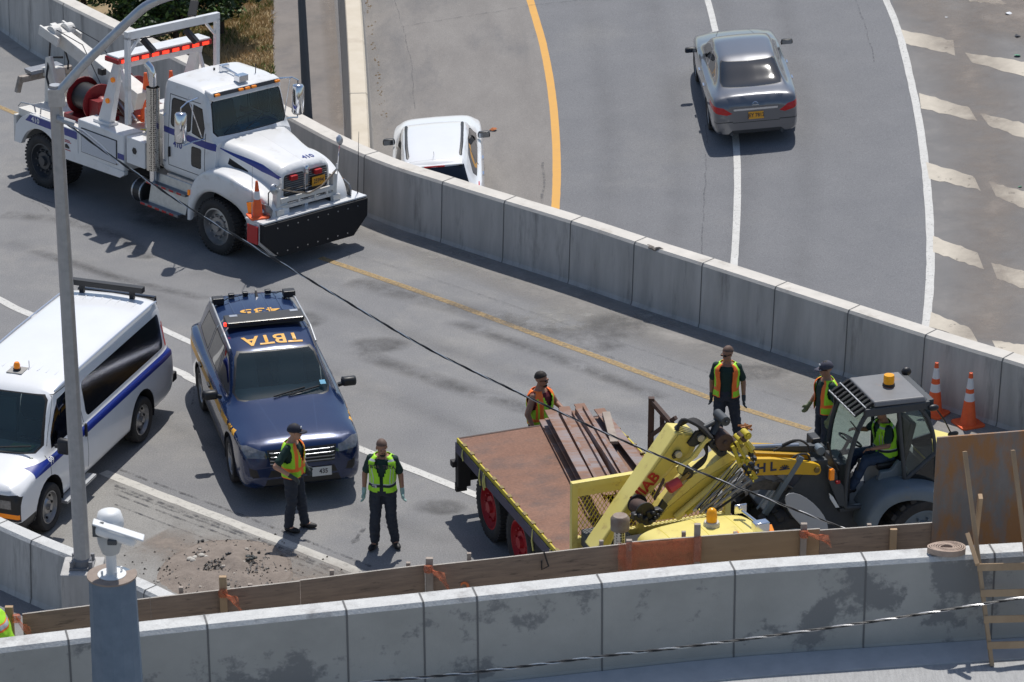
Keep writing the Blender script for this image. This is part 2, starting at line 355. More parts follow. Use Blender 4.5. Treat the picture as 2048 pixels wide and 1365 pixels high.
def ribbon(name, px, width, m, far=False, dz=.006, jag=0, n=6, kind='structure'):
    g = GF if far else G
    w0 = [g(x, y) for x, y in px]; P = smooth_line(w0, n) if n else w0
    vs = []; fs = []
    ws = width if isinstance(width, (list, tuple)) else None
    for i, p in enumerate(P):
        d = (P[min(i + 1, len(P) - 1)] - P[max(i - 1, 0)]); d = V((d.x, d.y, 0)).normalized(); s = V((d.y, -d.x, 0))
        W = width if ws is None else ws[0] + (ws[1] - ws[0]) * i / (len(P) - 1)
        a = W / 2 + random.uniform(-jag, jag); b = W / 2 + random.uniform(-jag, jag)
        soft = m.name in SOFT
        for q in ((p + s * a, p, p - s * b) if soft else (p + s * a, p - s * b)):
            z = farz(q.x, q.y) if far else 0.0
            vs.append((q.x, q.y, z + dz))
    c = 3 if soft else 2
    for i in range(len(P) - 1):
        for k in range(c - 1): fs.append((c * i + k, c * i + k + 1, c * i + c + k + 1, c * i + c + k))
    me = bpy.data.meshes.new(name); me.from_pydata(vs, [], fs)
    if soft: setfade(me, [(1 if j % 3 == 1 and 3 < j < len(vs) - 3 else 0) for j in range(len(vs))])
    return link(me, name, m, kind=kind)
# barrier footprint (near face base) of the long wall between the two roads
WB = [(-260, -110), (-80, 12), (0, 62), (91, 122), (300, 221), (500, 318), (725, 430), (890, 489), (1130, 566), (1270, 614), (1400, 657), (1545, 706), (1690, 755), (1860, 812), (2048, 872), (2400, 985)]
WBw = [G(x, y) for x, y in WB]
wl = smooth_line(WBw, 8)
# ground: one large sheet below everything, reaching the horizon
sheet('ground', [(-900, -300, -2.6), (900, -300, -2.6), (900, 1500, -2.6), (-900, 1500, -2.6)], soil)
near = [(p.x, p.y + .12, 0) for p in wl] + [(wl[-1].x + 4, 30, 0), (wl[-1].x + 4, -12, 0), (-30, -12, 0), (-30, wl[0].y, 0)]
sheet('near_road', near, asph)
farp = [(p.x, p.y + .05, farz(p.x, p.y)) for p in wl] + [(wl[-1].x + 6, wl[-1].y, farz(wl[-1].x + 6, wl[-1].y)), (wl[-1].x + 6, 105, farz(wl[-1].x + 6, 105)), (wl[0].x, 105, farz(wl[0].x, 105))]
sheet('far_road', farp, asph_far)
def patch(name, px, m, far=False, dz=.004, kind='structure'):
    g = GF if far else G; pts = [g(x, y) + V((0, 0, dz)) for x, y in px]
    if m.name not in SOFT: return sheet(name, pts, m, kind)
    c = sum(pts, V()) / len(pts); n = len(pts); me = bpy.data.meshes.new(name); md = [c.lerp(p, .55) for p in pts]
    me.from_pydata([tuple(p) for p in [c] + md + pts], [], [(0, 1 + i, 1 + (i + 1) % n) for i in range(n)] + [(1 + i, 1 + n + i, 1 + n + (i + 1) % n, 1 + (i + 1) % n) for i in range(n)])
    setfade(me, [1] * (n + 1) + [0] * n); return link(me, name, m, kind=kind)
# lighter concrete gutter along the long wall, shoulder by the kerb line, worn bands
ribbon('gutter', [(x + 6, y + 16) for x, y in WB[1:-1]], .55, gutter, dz=.004)
ribbon('shoulder', [(700, 452), (890, 512), (1130, 596), (1400, 690), (1690, 790), (1860, 850), (2100, 935)], [.9, 2.6], mat('shoulder_worn', (.26, .25, .235), .9, c2=(.33, .31, .29), scale=1.5, alpha=(.9, .2, .62), bump=.2, soft=True), dz=.0055)
patch('lower_shoulder', [(212, 952), (470, 1052), (745, 1160), (1180, 1330), (700, 1330), (300, 1180), (-60, 1040), (-60, 990), (120, 920)], mat('lower_shoulder_concrete', (.235, .228, .215), .92, c2=(.29, .28, .262), scale=1.5, bump=.3, bscale=70, c3=(.2, .19, .178), s3=.9, t3=(.5, .7), grain=.25))
# markings, near road
ribbon('yellow_lane_line', [(640, 516), (760, 557), (900, 606), (1050, 662), (1200, 716), (1330, 764), (1430, 800), (1530, 832), (1620, 860)], .15, yellow_old, jag=.006)
ribbon('faded_yellow_line', [(-30, 204), (0, 215), (50, 236), (90, 255)], .14, yellow_old)
ribbon('white_lane_line', [(-60, 572), (0, 600), (66, 632), (342, 738), (390, 762), (560, 832), (707, 893), (830, 942), (930, 982), (1100, 1050)], .17, white_pt, jag=.004)
ribbon('short_white_line', [(215, 606), (335, 664), (392, 690)], .15, white_pt, jag=.004)
ribbon('white_edge_line', [(206, 945), (345, 1000), (470, 1048), (600, 1098), (742, 1154), (1000, 1255)], .19, white_old, jag=.008)
for off, wd in ((-26, .05), (10, .06), (16, .05), (27, .04), (48, .03)):
    ribbon('tyre_track', [(230, 962 + off), (345, 1006 + off), (470, 1052 + off), (600, 1103 + off), (742, 1160 + off)], wd, stain_m, dz=.012)
for px, wd in (([(0, 430), (110, 440), (230, 470), (300, 520)], .5), ([(60, 500), (250, 560), (420, 600)], .35), ([(700, 560), (860, 600), (1010, 640), (1250, 700)], .8), ([(700, 700), (900, 770), (1100, 830)], .6), ([(900, 640), (1150, 730), (1330, 800)], .5)):
    ribbon('dark_wheel_band', px, wd, stain_soft, dz=.009)
for x, y, rx, ry in ((1230, 655, 85, 30), (330, 430, 90, 34), (760, 690, 70, 18), (600, 640, 60, 20), (1500, 745, 90, 18), (880, 1015, 60, 18)):
    patch('oil_stain', [(x + rx * math.cos(a * .393), y + ry * math.sin(a * .393)) for a in range(16)], stain_soft, dz=.0135 + random.random() * .002)
for x, y, rx, ry in ((1290, 640, 110, 20), (900, 520, 90, 26), (1640, 770, 80, 26), (1120, 640, 150, 30)):
    patch('pale_patch', [(x + rx * math.cos(a * .393), y + ry * math.sin(a * .393)) for a in range(16)], light_st, dz=.0075 + random.random() * .001)
for off in (-75, 60, 195, 320):
    ribbon('worn_lane_band', [(1235 + off, -40), (1262 + off, 80), (1285 + off, 200), (1295 + off, 330), (1290 + off, 450), (1275 + off, 580)], .75, mat('lane_dark', (.14, .14, .146), .85, alpha=(.5, .3, 2.6), soft=True), far=True, dz=.005)
for px in ([(0, 480), (200, 545), (420, 640), (700, 760), (980, 880)], [(380, 540), (650, 610), (950, 720), (1300, 850)], [(0, 700), (400, 880), (700, 1010), (900, 1090)]):
    ribbon('worn_lane_band', px, .7, mat('lane_polish', (.16, .16, .165), .85, alpha=(.6, .3, 1.8), soft=True), dz=.005)
# small oil spill beside the bald man
patch('spill_mark', [(733, 1058), (726, 1066), (718, 1074), (720, 1082), (704, 1088), (700, 1084), (712, 1076), (716, 1066), (724, 1058)], stain_m, dz=.017)
# markings, far road
ribbon('yellow_edge_line', [(1050, -40), (1060, 0), (1072, 40), (1086, 90), (1098, 150), (1105, 200), (1110, 250), (1113, 310), (1113, 370), (1110, 425), (1104, 480)], .17, yellow_pt, far=True, jag=.003)
ribbon('white_centre_line', [(1403, -40), (1415, 0), (1428, 50), (1450, 150), (1466, 240), (1473, 300), (1475, 380), (1472, 470), (1468, 530), (1462, 600)], .14, white_pt, far=True, jag=.003)
ribbon('white_edge_line', [(1752, -50), (1772, 0), (1796, 60), (1812, 120), (1832, 210), (1845, 290), (1854, 370), (1860, 460), (1860, 560), (1852, 655), (1845, 740)], .155, white_pt, far=True, jag=.006)
def gore(a, b, c, d, e):
    n = 10; vs = []; px = []
    px = [a, b, c, d]
    top = [V((a[0] + (b[0] - a[0]) * i / n, a[1] + (b[1] - a[1]) * i / n, 0)) for i in range(n + 1)]
    bot = [V((d[0] + (c[0] - d[0]) * i / n, d[1] + (c[1] - d[1]) * i / n, 0)) for i in range(n + 1)]
    for i in range(1, n + 1):
        top[i].y += random.uniform(-e, e); bot[i].y += random.uniform(-e, e)
    top[-1].x += random.uniform(-8, 4); bot[-1].x += random.uniform(-4, 10)
    vs = []
    for t, q in zip(top, bot):
        for s in (t, q):
            p = GF(s.x, s.y); vs.append((p.x, p.y, p.z + .007))
    me = bpy.data.meshes.new('gore_stripe'); me.from_pydata(vs, [], [(2 * i, 2 * i + 1, 2 * i + 3, 2 * i + 2) for i in range(n)])
    link(me, 'gore_stripe', gore_pt, kind='structure')
for s in ([(1802, 60), (1905, 82), (1912, 112), (1812, 88)], [(1838, 187), (1946, 218), (1958, 244), (1842, 218)], [(1852, 325), (1955, 356), (1965, 382), (1858, 358)],
          [(1866, 473), (1960, 508), (1970, 540), (1866, 505)], [(1862, 625), (1945, 660), (1955, 685), (1858, 655)],
          [(1930, 106), (2070, 128), (2070, 160), (1944, 126)], [(1960, 228), (2070, 252), (2070, 286), (1978, 252)], [(1978, 364), (2070, 390), (2070, 428), (1992, 394)],
          [(1982, 526), (2070, 548), (2070, 588), (1994, 558)], [(1984, 682), (2070, 694), (2070, 732), (1998, 710)], [(1925, -8), (2000, 0), (2010, 10), (1940, 4)]):
    gore(*s, 1.6)
ribbon('dirt_band', [(1800, -60), (1880, 20), (1930, 120), (1962, 220), (1980, 330), (1988, 440), (1990, 560), (1975, 690)], [2.2, 1.7], dirtst, far=True, dz=.011)
patch('dirt_corner', [(1880, -60), (2200, -60), (2200, 110), (2060, 100), (1985, 80), (1930, 60)], dirtst, far=True, dz=.0125)
patch('gore_pavement', [(1866, 560), (1862, 460), (1846, 300), (1815, 130), (1775, -40), (2300, -40), (2300, 800), (1850, 760)], mat('gore_asphalt', (.16, .155, .152), .9, c2=(.2, .192, .185), scale=1.4, c3=(.24, .225, .21), s3=.5, t3=(.5, .7), bump=.3), far=True, dz=.003)
patch('concrete_shoulder', [(735, -60), (1052, -60), (1062, 0), (1090, 100), (1106, 200), (1114, 310), (1110, 425), (1100, 560), (860, 480), (700, 380), (720, 300)], shoul, far=True, dz=.0035)
patch('service_strip', [(520, -60), (665, -60), (668, 0), (690, 290), (690, 420), (560, 330), (545, 240), (548, 150), (540, 0)], mat('brown_asphalt', (.185, .165, .15), .92, c2=(.235, .21, .19), scale=1.6, c3=(.15, .14, .135), s3=.7, t3=(.5, .7), bump=.3), far=True, dz=.004)
ribbon('service_dirt', [(655, -40), (662, 60), (672, 160), (680, 260)], .5, dirtst, far=True, dz=.012)
def crack(px, far=False, wd=.025):
    P = []
    for (x0, y0), (x1, y1) in zip(px[:-1], px[1:]):
        n = max(2, int(math.hypot(x1 - x0, y1 - y0) / 9))
        for k in range(n): P.append((x0 + (x1 - x0) * k / n + random.uniform(-2.2, 2.2), y0 + (y1 - y0) * k / n + random.uniform(-1, 1)))
    P.append(px[-1]); ribbon('crack', P, wd, crack_m, far=far, dz=.0165, n=0, jag=.004)
crack([(800, 55), (880, 42), (990, 25), (1060, 12), (1150, 2), (1230, 0)], True); crack([(790, 0), (805, 55), (822, 120), (826, 180), (830, 222)], True, .018)
crack([(1710, 0), (1728, 45), (1742, 90), (1748, 125)], True); crack([(1413, 310), (1410, 380), (1406, 450), (1404, 510)], True); crack([(1412, 250), (1414, 290)], True)
crack([(1086, 325), (1088, 360), (1084, 400), (1082, 420)], True, .05)
crack([(45, 390), (80, 402), (120, 410)], False, .03); crack([(60, 400), (95, 418), (100, 425)], False, .03); crack([(380, 790), (388, 770), (384, 812)], False, .03)
ribbon('saw_joint', [(1000, 640), (1150, 690), (1300, 742), (1480, 800)], .02, crack_m, dz=.0165)
ribbon('saw_joint', [(690, 505), (900, 570), (1150, 655), (1400, 740), (1640, 822)], .02, crack_m, dz=.0165)
for k in range(26):   # grooved wear lines across the shoulder beside the wall
    x = 800 + k * 10; y = 487 + k * 3.6
    ribbon('scrape_line', [(x, y - 4), (x + 34, y + 22 + random.uniform(-6, 6))], .03, light_st, dz=.017, n=0)
# ------------------------------------------------------------ long concrete wall between the roads
def wall(name, base, heights, wb, wt, m, capm, joints, label, cat, inward=1, capz=.045, extra=-1.6, kerb=None, gw=.02):
    """base: near-face foot points; wall body extends away (left normal)"""
    n = len(base); prof = []
    vs = []; fs = []; mi = []
    L = [0]
    for i in range(1, n): L.append(L[-1] + (base[i] - base[i - 1]).length)
    nr = []
    for i, p in enumerate(base):
        d = base[min(i + 1, n - 1)] - base[max(i - 1, 0)]; d.z = 0; d.normalize(); nr.append(V((-d.y, d.x, 0)) * inward)
    for i, p in enumerate(base):
        h = heights(L[i] / L[-1]); a = nr[i]; o = (wb - wt) / 2
        ring = [p + V((0, 0, extra)), p.copy(), p + a * .03 + V((0, 0, .08)), p + a * (o * .85) + V((0, 0, h - .05)), p + a * (o + .02) + V((0, 0, h)), p + a * (o + wt - .02) + V((0, 0, h)), p + a * (o + wt) + V((0, 0, h - .03)), p + a * wb + V((0, 0, .0)), p + a * wb + V((0, 0, extra))]
        vs += ring
    k = 9
    for i in range(n - 1):
        for j in range(k - 1):
            fs.append((i * k + j, (i + 1) * k + j, (i + 1) * k + j + 1, i * k + j + 1)); mi.append(1 if j in (3, 4, 5) else 0)
    fs.append(tuple(range(k))); mi.append(0); fs.append(tuple(range((n - 1) * k, n * k))[::-1]); mi.append(0)
    b = MB(); b.v = vs; b.f = [list(f) for f in fs]; b.m = mi
    c = base[n // 2]
    o = b.build(name, [m, capm, groove], None, label=label, cat=cat, loc=(c.x, c.y, c.z))
    for jp in joints:
        jb = MB()
        i = min(range(n), key=lambda q: (base[q] - jp).length); a = nr[i]; t = V((a.y, -a.x, 0)); h = heights(L[i] / L[-1]); o2 = (wb - wt) / 2
        p = jp + a * ((base[i] - jp).dot(a)); e = -.004
        pr = [p + a * e, p + a * (.03 + e) + V((0, 0, .08)), p + a * (o2 * .85 + e) + V((0, 0, h - .05)), p + a * (o2 + .015) + V((0, 0, h + .004)), p + a * (o2 + wt - .015) + V((0, 0, h + .004)), p + a * (o2 + wt + .004) + V((0, 0, h - .03)), p + a * (wb + .004)]
        for q in range(6):
            s0 = pr[q] - t * gw / 2; s1 = pr[q + 1] - t * gw / 2
            jb.add([s0, s0 + t * gw, s1 + t * gw, s1], [(0, 1, 2, 3)])
        jb.v = [p - V((c.x, c.y, c.z)) for p in jb.v]; jb.build('panel_joint', groove, o)
    return o
tot = sum((wl[i + 1] - wl[i]).length for i in range(len(wl) - 1))
hh = lambda t: 1.62 if t < .18 else 1.62 - .42 * min(1, (t - .18) / .34)
jx = [(12, 75), (130, 140), (380, 258), (725, 430), (880, 486), (1005, 525), (1135, 568), (1262, 611), (1396, 656), (1540, 705), (1685, 754), (1838, 805), (1990, 855)]
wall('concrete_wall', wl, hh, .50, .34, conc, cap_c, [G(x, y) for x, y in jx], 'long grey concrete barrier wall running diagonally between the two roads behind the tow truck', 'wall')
ch = wl[min(range(len(wl)), key=lambda i: (wl[i] - G(1300, 625)).length)] + V((.05, .12, 1.165)); b = MB(); r_ = random.Random(8)
b.v = []; b.ell(ch, .20, .05, .045, 14, 9, rot=Matrix.Rotation(-.75, 3, 'Z')); b.v = [p + V((noise.noise(p * 9), noise.noise(p * 9 + V((5, 5, 5))), noise.noise(p * 9 - V((5, 5, 5))))) * .05 for p in b.v]
b.build('broken_concrete', mat('chipped_concrete', (.3, .26, .22), .95, c2=(.12, .11, .1), scale=20, bump=.6), None, label='broken chipped spot on the top edge of the long grey wall', cat='chipped concrete', loc=ch)
# beige parapet beside the far shoulder
bp = [GF(x, y) for x, y in [(724, -70), (727, 0), (735, 100), (742, 200), (748, 300), (752, 380), (756, 470)]]
bp = [p + V((0, 0, 0)) for p in bp][::-1]
bp = smooth_line(bp, 5)
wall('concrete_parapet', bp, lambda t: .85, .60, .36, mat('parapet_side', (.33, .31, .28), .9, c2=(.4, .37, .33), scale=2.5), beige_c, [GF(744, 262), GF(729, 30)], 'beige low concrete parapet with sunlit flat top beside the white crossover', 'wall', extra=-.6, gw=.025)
# ------------------------------------------------------------ near ramp with new concrete parapet
DZ = 4.2
nb = [G(x, y, DZ) for x, y in [(-160, 1508), (300, 1450), (800, 1395), (1205, 1350), (1466, 1323), (1727, 1304), (2048, 1283), (2300, 1268)]]
nbl = smooth_line(nb, 6)
ramp = MB(); bk = [p + V((0.3, 1.75, 0)) for p in nbl]
poly = [V((p.x, p.y, DZ)) for p in bk] + [V((14, 12, DZ)), V((-14, 12, DZ))]
ramp.prism([p for p in poly], (0, 0, -DZ - .6))
ramp.build('ramp_deck', broom, kind='structure')
kerbp = [p - V((0, .02, 0)) for p in nbl]
kb = MB()
for i in range(len(nbl) - 1):
    a, c = nbl[i], nbl[i + 1]; e = V((.06, -.42, 0)); u = V((0, 0, .05)); kb.hexa([a, c, c + e, a + e, a + u, c + u, c + e + u * .3, a + e + u * .3])
kb.build('kerb', mat('kerb_concrete', (.40, .41, .42), .9, c2=(.5, .505, .51), scale=4), kind='structure')
pj = [(150, 1470), (425, 1440), (700, 1408), (852, 1390), (958, 1378), (1205, 1350), (1468, 1323), (1727, 1304), (1982, 1287)]
wall('concrete_parapet', nbl, lambda t: 1.13, .42, .27, conc_new, cap_new, [G(x, y, DZ + .0) for x, y in pj], 'pale new concrete parapet wall with bright cap across the bottom of the photo', 'wall', extra=-.3, gw=.022)
# ------------------------------------------------------------ left barrier beside the van, with the lamp pedestal
lb1 = smooth_line([G(x, y) for x, y in [(-150, 1115), (-60, 1152), (0, 1180), (70, 1212), (150, 1245)]], 5)
wall('concrete_barrier', lb1, lambda t: 1.0, .42, .24, conc, cap_new, [G(-10, 1176), G(60, 1208)], 'short grey concrete barrier with pale top in front of the white van', 'barrier', extra=-.3, gw=.02)
lb2 = smooth_line([G(x, y) for x, y in [(208, 1258), (270, 1285), (370, 1335), (460, 1375)]], 4)
wall('concrete_barrier', lb2, lambda t: .86, .42, .24, conc, cap_new, [G(285, 1292)], 'short concrete barrier between the lamp pole and the dirt pile', 'barrier', extra=-.3, gw=.02)
pd = G(165, 1132, 1.0)
b = MB(); b.box(-.29, .29, -.3, .3, -1.0, 0)
b.build('pedestal', conc, None, bevel=.02, label='grey concrete pedestal block under the tall lamp pole', cat='pedestal', loc=None).location = pd
# ------------------------------------------------------------ vehicle toolkit
def pchip(xs, ys):
    n = len(xs); h = [xs[i + 1] - xs[i] for i in range(n - 1)]; d = [(ys[i + 1] - ys[i]) / h[i] for i in range(n - 1)]; m = [0] * n
    m[0] = d[0]; m[-1] = d[-1]
    for i in range(1, n - 1):
        if d[i - 1] * d[i] > 0:
            w1 = 2 * h[i] + h[i - 1]; w2 = h[i] + 2 * h[i - 1]; m[i] = (w1 + w2) / (w1 / d[i - 1] + w2 / d[i])
    def f(x):
        i = 0
        while i < n - 2 and x > xs[i + 1]: i += 1
        t = (x - xs[i]) / h[i]; t2 = t * t; t3 = t2 * t
        return (2 * t3 - 3 * t2 + 1) * ys[i] + (t3 - 2 * t2 + t) * h[i] * m[i] + (-2 * t3 + 3 * t2) * ys[i + 1] + (t3 - t2) * h[i] * m[i + 1]
    return f
def carbody(keys, step=.07, sub=4, rows=None):
    """keys: (x,w,zb,belt,yg,yr,zr,zc) from tail to nose"""
    keys = sorted(keys)
    def row(k):
        x, w, zb, bl, yg, yr, zr, zc = k
        return [(0, zb), (w * .8, zb), (w * .97, zb + .1), (w, zb + (bl - zb) * .55), (w - .02, bl - .05), (yg, bl + .02), (yr, zr), (yr * .72, zr + (zc - zr) * .68), (0, zc)]
    rk = [row(k) for k in keys]; xs = [k[0] for k in keys]; nj = 9
    fy = [pchip(xs, [r[j][0] for r in rk]) for j in range(nj)]; fz = [pchip(xs, [r[j][1] for r in rk]) for j in range(nj)]
    X = []
    for i in range(len(xs) - 1):
        k = max(1, round((xs[i + 1] - xs[i]) / step)); X += [xs[i] + (xs[i + 1] - xs[i]) * q / k for q in range(k)]
    X.append(xs[-1]); T = list(range(nj)); bm = bmesh.new(); rings = []
    for x in X:
        gy = pchip(T, [f(x) for f in fy]); gz = pchip(T, [f(x) for f in fz]); half = [(gy(j / sub), gz(j / sub)) for j in range((nj - 1) * sub + 1)]
        ring = [bm.verts.new((x, y, z)) for y, z in half] + [bm.verts.new((x, -y, z)) for y, z in half[-2:0:-1]]
        rings.append(ring)
    m = len(rings[0])
    for a, c in zip(rings[:-1], rings[1:]):
        for j in range(m): bm.faces.new((a[j], a[(j + 1) % m], c[(j + 1) % m], c[j]))
    for ring, s in ((rings[0], 1), (rings[-1], -1)):   # flat end caps as rows joining left and right
        h = m // 2
        for j in range(h):
            if j == 0: fv = [ring[0], ring[1], ring[-1]]
            elif j == h - 1: fv = [ring[j], ring[h], ring[m - j]]
            else: fv = [ring[j], ring[j + 1], ring[m - j - 1], ring[m - j]]
            bm.faces.new(fv)
    bmesh.ops.recalc_face_normals(bm, faces=bm.faces); return bm
def cut(bm, ax, poly, cond, mi):
    """cut the surface along a convex outline seen along an axis; inside faces get material mi"""
    bm.normal_update(); fs = [f for f in bm.faces if cond(f.calc_center_median(), f.normal)]
    axv = V({'x': (1, 0, 0), 'y': (0, 1, 0), 'z': (0, 0, 1)}[ax])
    P3 = [V({'x': (0, p[0], p[1]), 'y': (p[0], 0, p[1]), 'z': (p[0], p[1], 0)}[ax]) for p in poly]
    c = sum(P3, V()) / len(P3)
    for i in range(len(P3)):
        if not fs: return
        a, b = P3[i], P3[(i + 1) % len(P3)]; n = (b - a).cross(axv)
        if n.length < 1e-9: continue
        n.normalize()
        if n.dot(c - a) > 0: n = -n
        es = {e for f in fs for e in f.edges}; vs = {v for f in fs for v in f.verts}
        r = bmesh.ops.bisect_plane(bm, geom=list(fs) + list(es) + list(vs), dist=1e-5, plane_co=a, plane_no=n)
        fs = [g for g in r['geom'] if isinstance(g, bmesh.types.BMFace) and n.dot(g.calc_center_median() - a) < 1e-6]
    for f in fs: f.material_index = mi
    return fs
def rrect(x0, x1, z0, z1, r=.05, k=3):
    out = []
    for cx, cz, a0 in ((x1 - r, z1 - r, 0), (x0 + r, z1 - r, 90), (x0 + r, z0 + r, 180), (x1 - r, z0 + r, 270)):
        for i in range(k + 1):
            a = R(a0 + 90 * i / k); out.append((cx + r * math.cos(a), cz + r * math.sin(a)))
    return out
def shrink(poly, d):
    cx = sum(p[0] for p in poly) / len(poly); cz = sum(p[1] for p in poly) / len(poly); out = []
    for x, z in poly:
        l = math.hypot(x - cx, z - cz); k = (l - d) / l; out.append((cx + (x - cx) * k, cz + (z - cz) * k))
    return out
def bvhof(bm): return BVHTree.FromBMesh(bm)
def splitbody(bm, parent, bodymats, parts, name='body', smooth=38):
    """bodymats: materials by index kept in the body; parts: {mi:(name, material)} become meshes of their own"""
    for mi, (nm, mt) in parts.items():
        sel = [f for f in bm.faces if f.material_index == mi]
        if not sel: continue
        b2 = bmesh.new(); mp = {}
        for f in sel:
            vs = []
            for v in f.verts:
                if v not in mp: mp[v] = b2.verts.new(v.co)
                vs.append(mp[v])
            b2.faces.new(vs).smooth = True
        me = bpy.data.meshes.new(nm); b2.to_mesh(me); b2.free(); link(me, nm, mt, parent, smooth=smooth)
        bmesh.ops.delete(bm, geom=sel, context='FACES')
    me = bpy.data.meshes.new(name); bm.to_mesh(me); bm.free()
    return link(me, name, bodymats, parent, smooth=smooth)
def wheel(parent, c, r, wd, side, rimm, style='car', rimr=.66, name='wheel', hub=False):
    """side=+1: outer face towards +y"""
    c = V(c); ax = V((0, side, 0)); b = MB(); h = wd / 2; ri = r * rimr
    b.lathe([(ri, -h * .9), (r * .93, -h), (r * .985, -h * .75), (r, -h * .4), (r, h * .4), (r * .985, h * .75), (r * .93, h), (r * .8, h * 1.04), (ri + .012, h * .92), (ri, h * .8), (ri, -h * .9)], c, ax, 40)
    if style in ('truck', 'lug'):
        n = 44 if style == 'truck' else 20
        for k in range(n):
            a = 2 * math.pi * k / n; u, v = axes(ax); d = u * math.cos(a) + v * math.sin(a); t = ax.cross(d); e = .012 if style == 'truck' else .035
            for s in (-1, 1):
                p = c + d * (r + e * .3) + ax * h * .5 * s; q = (t * .02 + ax * .0) * (1 if style == 'truck' else 2.2); w2 = ax * h * .42
                b.hexa([p - q - w2 - d * .03, p + q - w2 - d * .03, p + q + w2 - d * .03, p - q + w2 - d * .03, p - q - w2 + d * e, p + q - w2 + d * e, p + q + w2 + d * e, p - q + w2 + d * e])
    t = b.build(name, rubber, parent, smooth=50)
    if style == 'van':
        q = MB(); q.lathe([(ri + .004, h * .86), (ri - .012, h * .88), (ri - .03, h * .45), (ri * .62, h * .2), (ri * .42, h * .62), (ri * .2, h * .66), (ri * .18, h * 1.05), (.001, h * 1.05)], c, ax, 32); q.build('rim', rimm, t, smooth=35); q = MB()
        for k in range(8):
            a = 2 * math.pi * k / 8; u, v = axes(ax); d = u * math.cos(a) + v * math.sin(a); q.cyl(c + d * ri * .74 + ax * h * .1, c + d * ri * .74 + ax * h * .46, .021, n=8)
        q.build('rim_hole', blackm, t); return t
    q = MB(); dp = {'car': .15, 'truck': .42, 'lug': .3}[style] * wd
    if style == 'car':
        q.lathe([(ri + .004, h * .86), (ri - .012, h * .88), (ri - .03, h * .6), (ri - .04, -h * .3), (.05, -h * .35)], c, ax, 32)
        for k in range(hub or 10):
            a = 2 * math.pi * k / (hub or 10); u, v = axes(ax); d = u * math.cos(a) + v * math.sin(a)
            q.bar(c + ax * h * .62 + d * .04, c + ax * h * .66 + d * (ri - .02), .035 if not hub else .05, .03, up=ax)
        q.cyl(c + ax * h * .3, c + ax * h * .75, .07, .055, 16)
    else:
        q.lathe([(ri + .006, h * .86), (ri - .02, h * .9), (ri - .035, h * .5), (ri - .06, h - dp), (ri * .55, h - dp * .8), (ri * .5, h - dp * .5), (.001, h - dp * .45)], c, ax, 32)
        for k in range(10):
            a = 2 * math.pi * k / 10; u, v = axes(ax); d = u * math.cos(a) + v * math.sin(a)
            q.cyl(c + d * ri * .62 + ax * (h - dp), c + d * ri * .62 + ax * (h - dp * .3), .018, n=6)
        q.cyl(c + ax * (h - dp), c + ax * (h - dp * .0), ri * .32, ri * .26, 14)
    q.build('rim', rimm, t, smooth=35); return t
def archcut(bm, x, z, r, w, keep=.45):
    poly = [(x + r * math.cos(2 * math.pi * i / 22), z + r * math.sin(2 * math.pi * i / 22)) for i in range(22)]
    bm_f = []
    for s in (1, -1):
        f = cut(bm, 'y', poly, lambda c, n, s=s: c.y * s > w * keep and abs(c.x - x) < r + .15 and c.z < z + r + .15, 97) or []
        bmesh.ops.delete(bm, geom=[g for g in bm.faces if g.material_index == 97], context='FACES')
def arches(parent, xs, z, r, w, y0=.55):
    for x in xs:
        for s in (1, -1):
            b = MB(); n = 16
            pr = [(x + r * math.cos(math.pi * i / n * 1.24 - .38), z + r * math.sin(math.pi * i / n * 1.24 - .38)) for i in range(n + 1)]
            vs = [(px, s * (w - .012), pz) for px, pz in pr] + [(px, s * y0, pz) for px, pz in pr]
            b.add(vs, [(i, i + 1, n + 2 + i, n + 1 + i) for i in range(n)] + [tuple(range(n + 1, 2 * n + 2))]); b.build('wheel_arch', matm, parent)
matm = blackm
def mirror_(parent, c, sx, sy, sz, m, arm=None, name='mirror', rot=0, face=-1):
    x, y, z = c; k = .78; b = MB(); b.hexa([(x - sx * .7, y - sy, z - sz * k), (x + sx * .7, y - sy * .9, z - sz * k), (x + sx * .7, y + sy * .9, z - sz * k), (x - sx * .7, y + sy, z - sz * k), (x - sx * .7, y - sy, z + sz * k), (x + sx * .55, y - sy * .85, z + sz * k), (x + sx * .55, y + sy * .85, z + sz * k), (x - sx * .7, y + sy, z + sz * k)]); o = b.build(name, m, parent, smooth=60, bevel=min(sx, sz) * .45)
    if arm: q = MB(); q.bar(c, arm, .07, .05); q.build('mirror_arm', blackp, o)
    g = MB(); g.box(x + face * sx * .70 - .003, x + face * sx * .70 + .003, y - sy * .8, y + sy * .8, z - sz * .58, z + sz * .58); g.build('mirror_glass', mat('mirror_glass', (.25, .28, .32), .05, metal=1), o)
    return o
def seats(parent, rows, m=seatm):
    for x, y, z in rows:
        b = MB(); b.box(x - .25, x + .27, y - .24, y + .24, z - .12, z + .06); b.hexa([(x - .34, y - .23, z), (x - .2, y - .23, z), (x - .2, y + .23, z), (x - .34, y + .23, z), (x - .46, y - .2, z + .58), (x - .34, y - .2, z + .58), (x - .34, y + .2, z + .58), (x - .46, y + .2, z + .58)])
        b.box(x - .47, x - .37, y - .12, y + .12, z + .62, z + .8); b.build('seat', m, parent, bevel=.03)
def wheelring(parent, c, r, ax=(-.5, 0, 1)):
    b = MB(); u, v = axes(V(ax)); c = V(c); pts = [c + u * r * math.cos(2 * math.pi * i / 20) + v * r * math.sin(2 * math.pi * i / 20) for i in range(21)]
    b.tube(pts, .016, 6); b.bar(c - u * r, c + u * r, .04, .02); b.build('steering_wheel', blackp, parent)
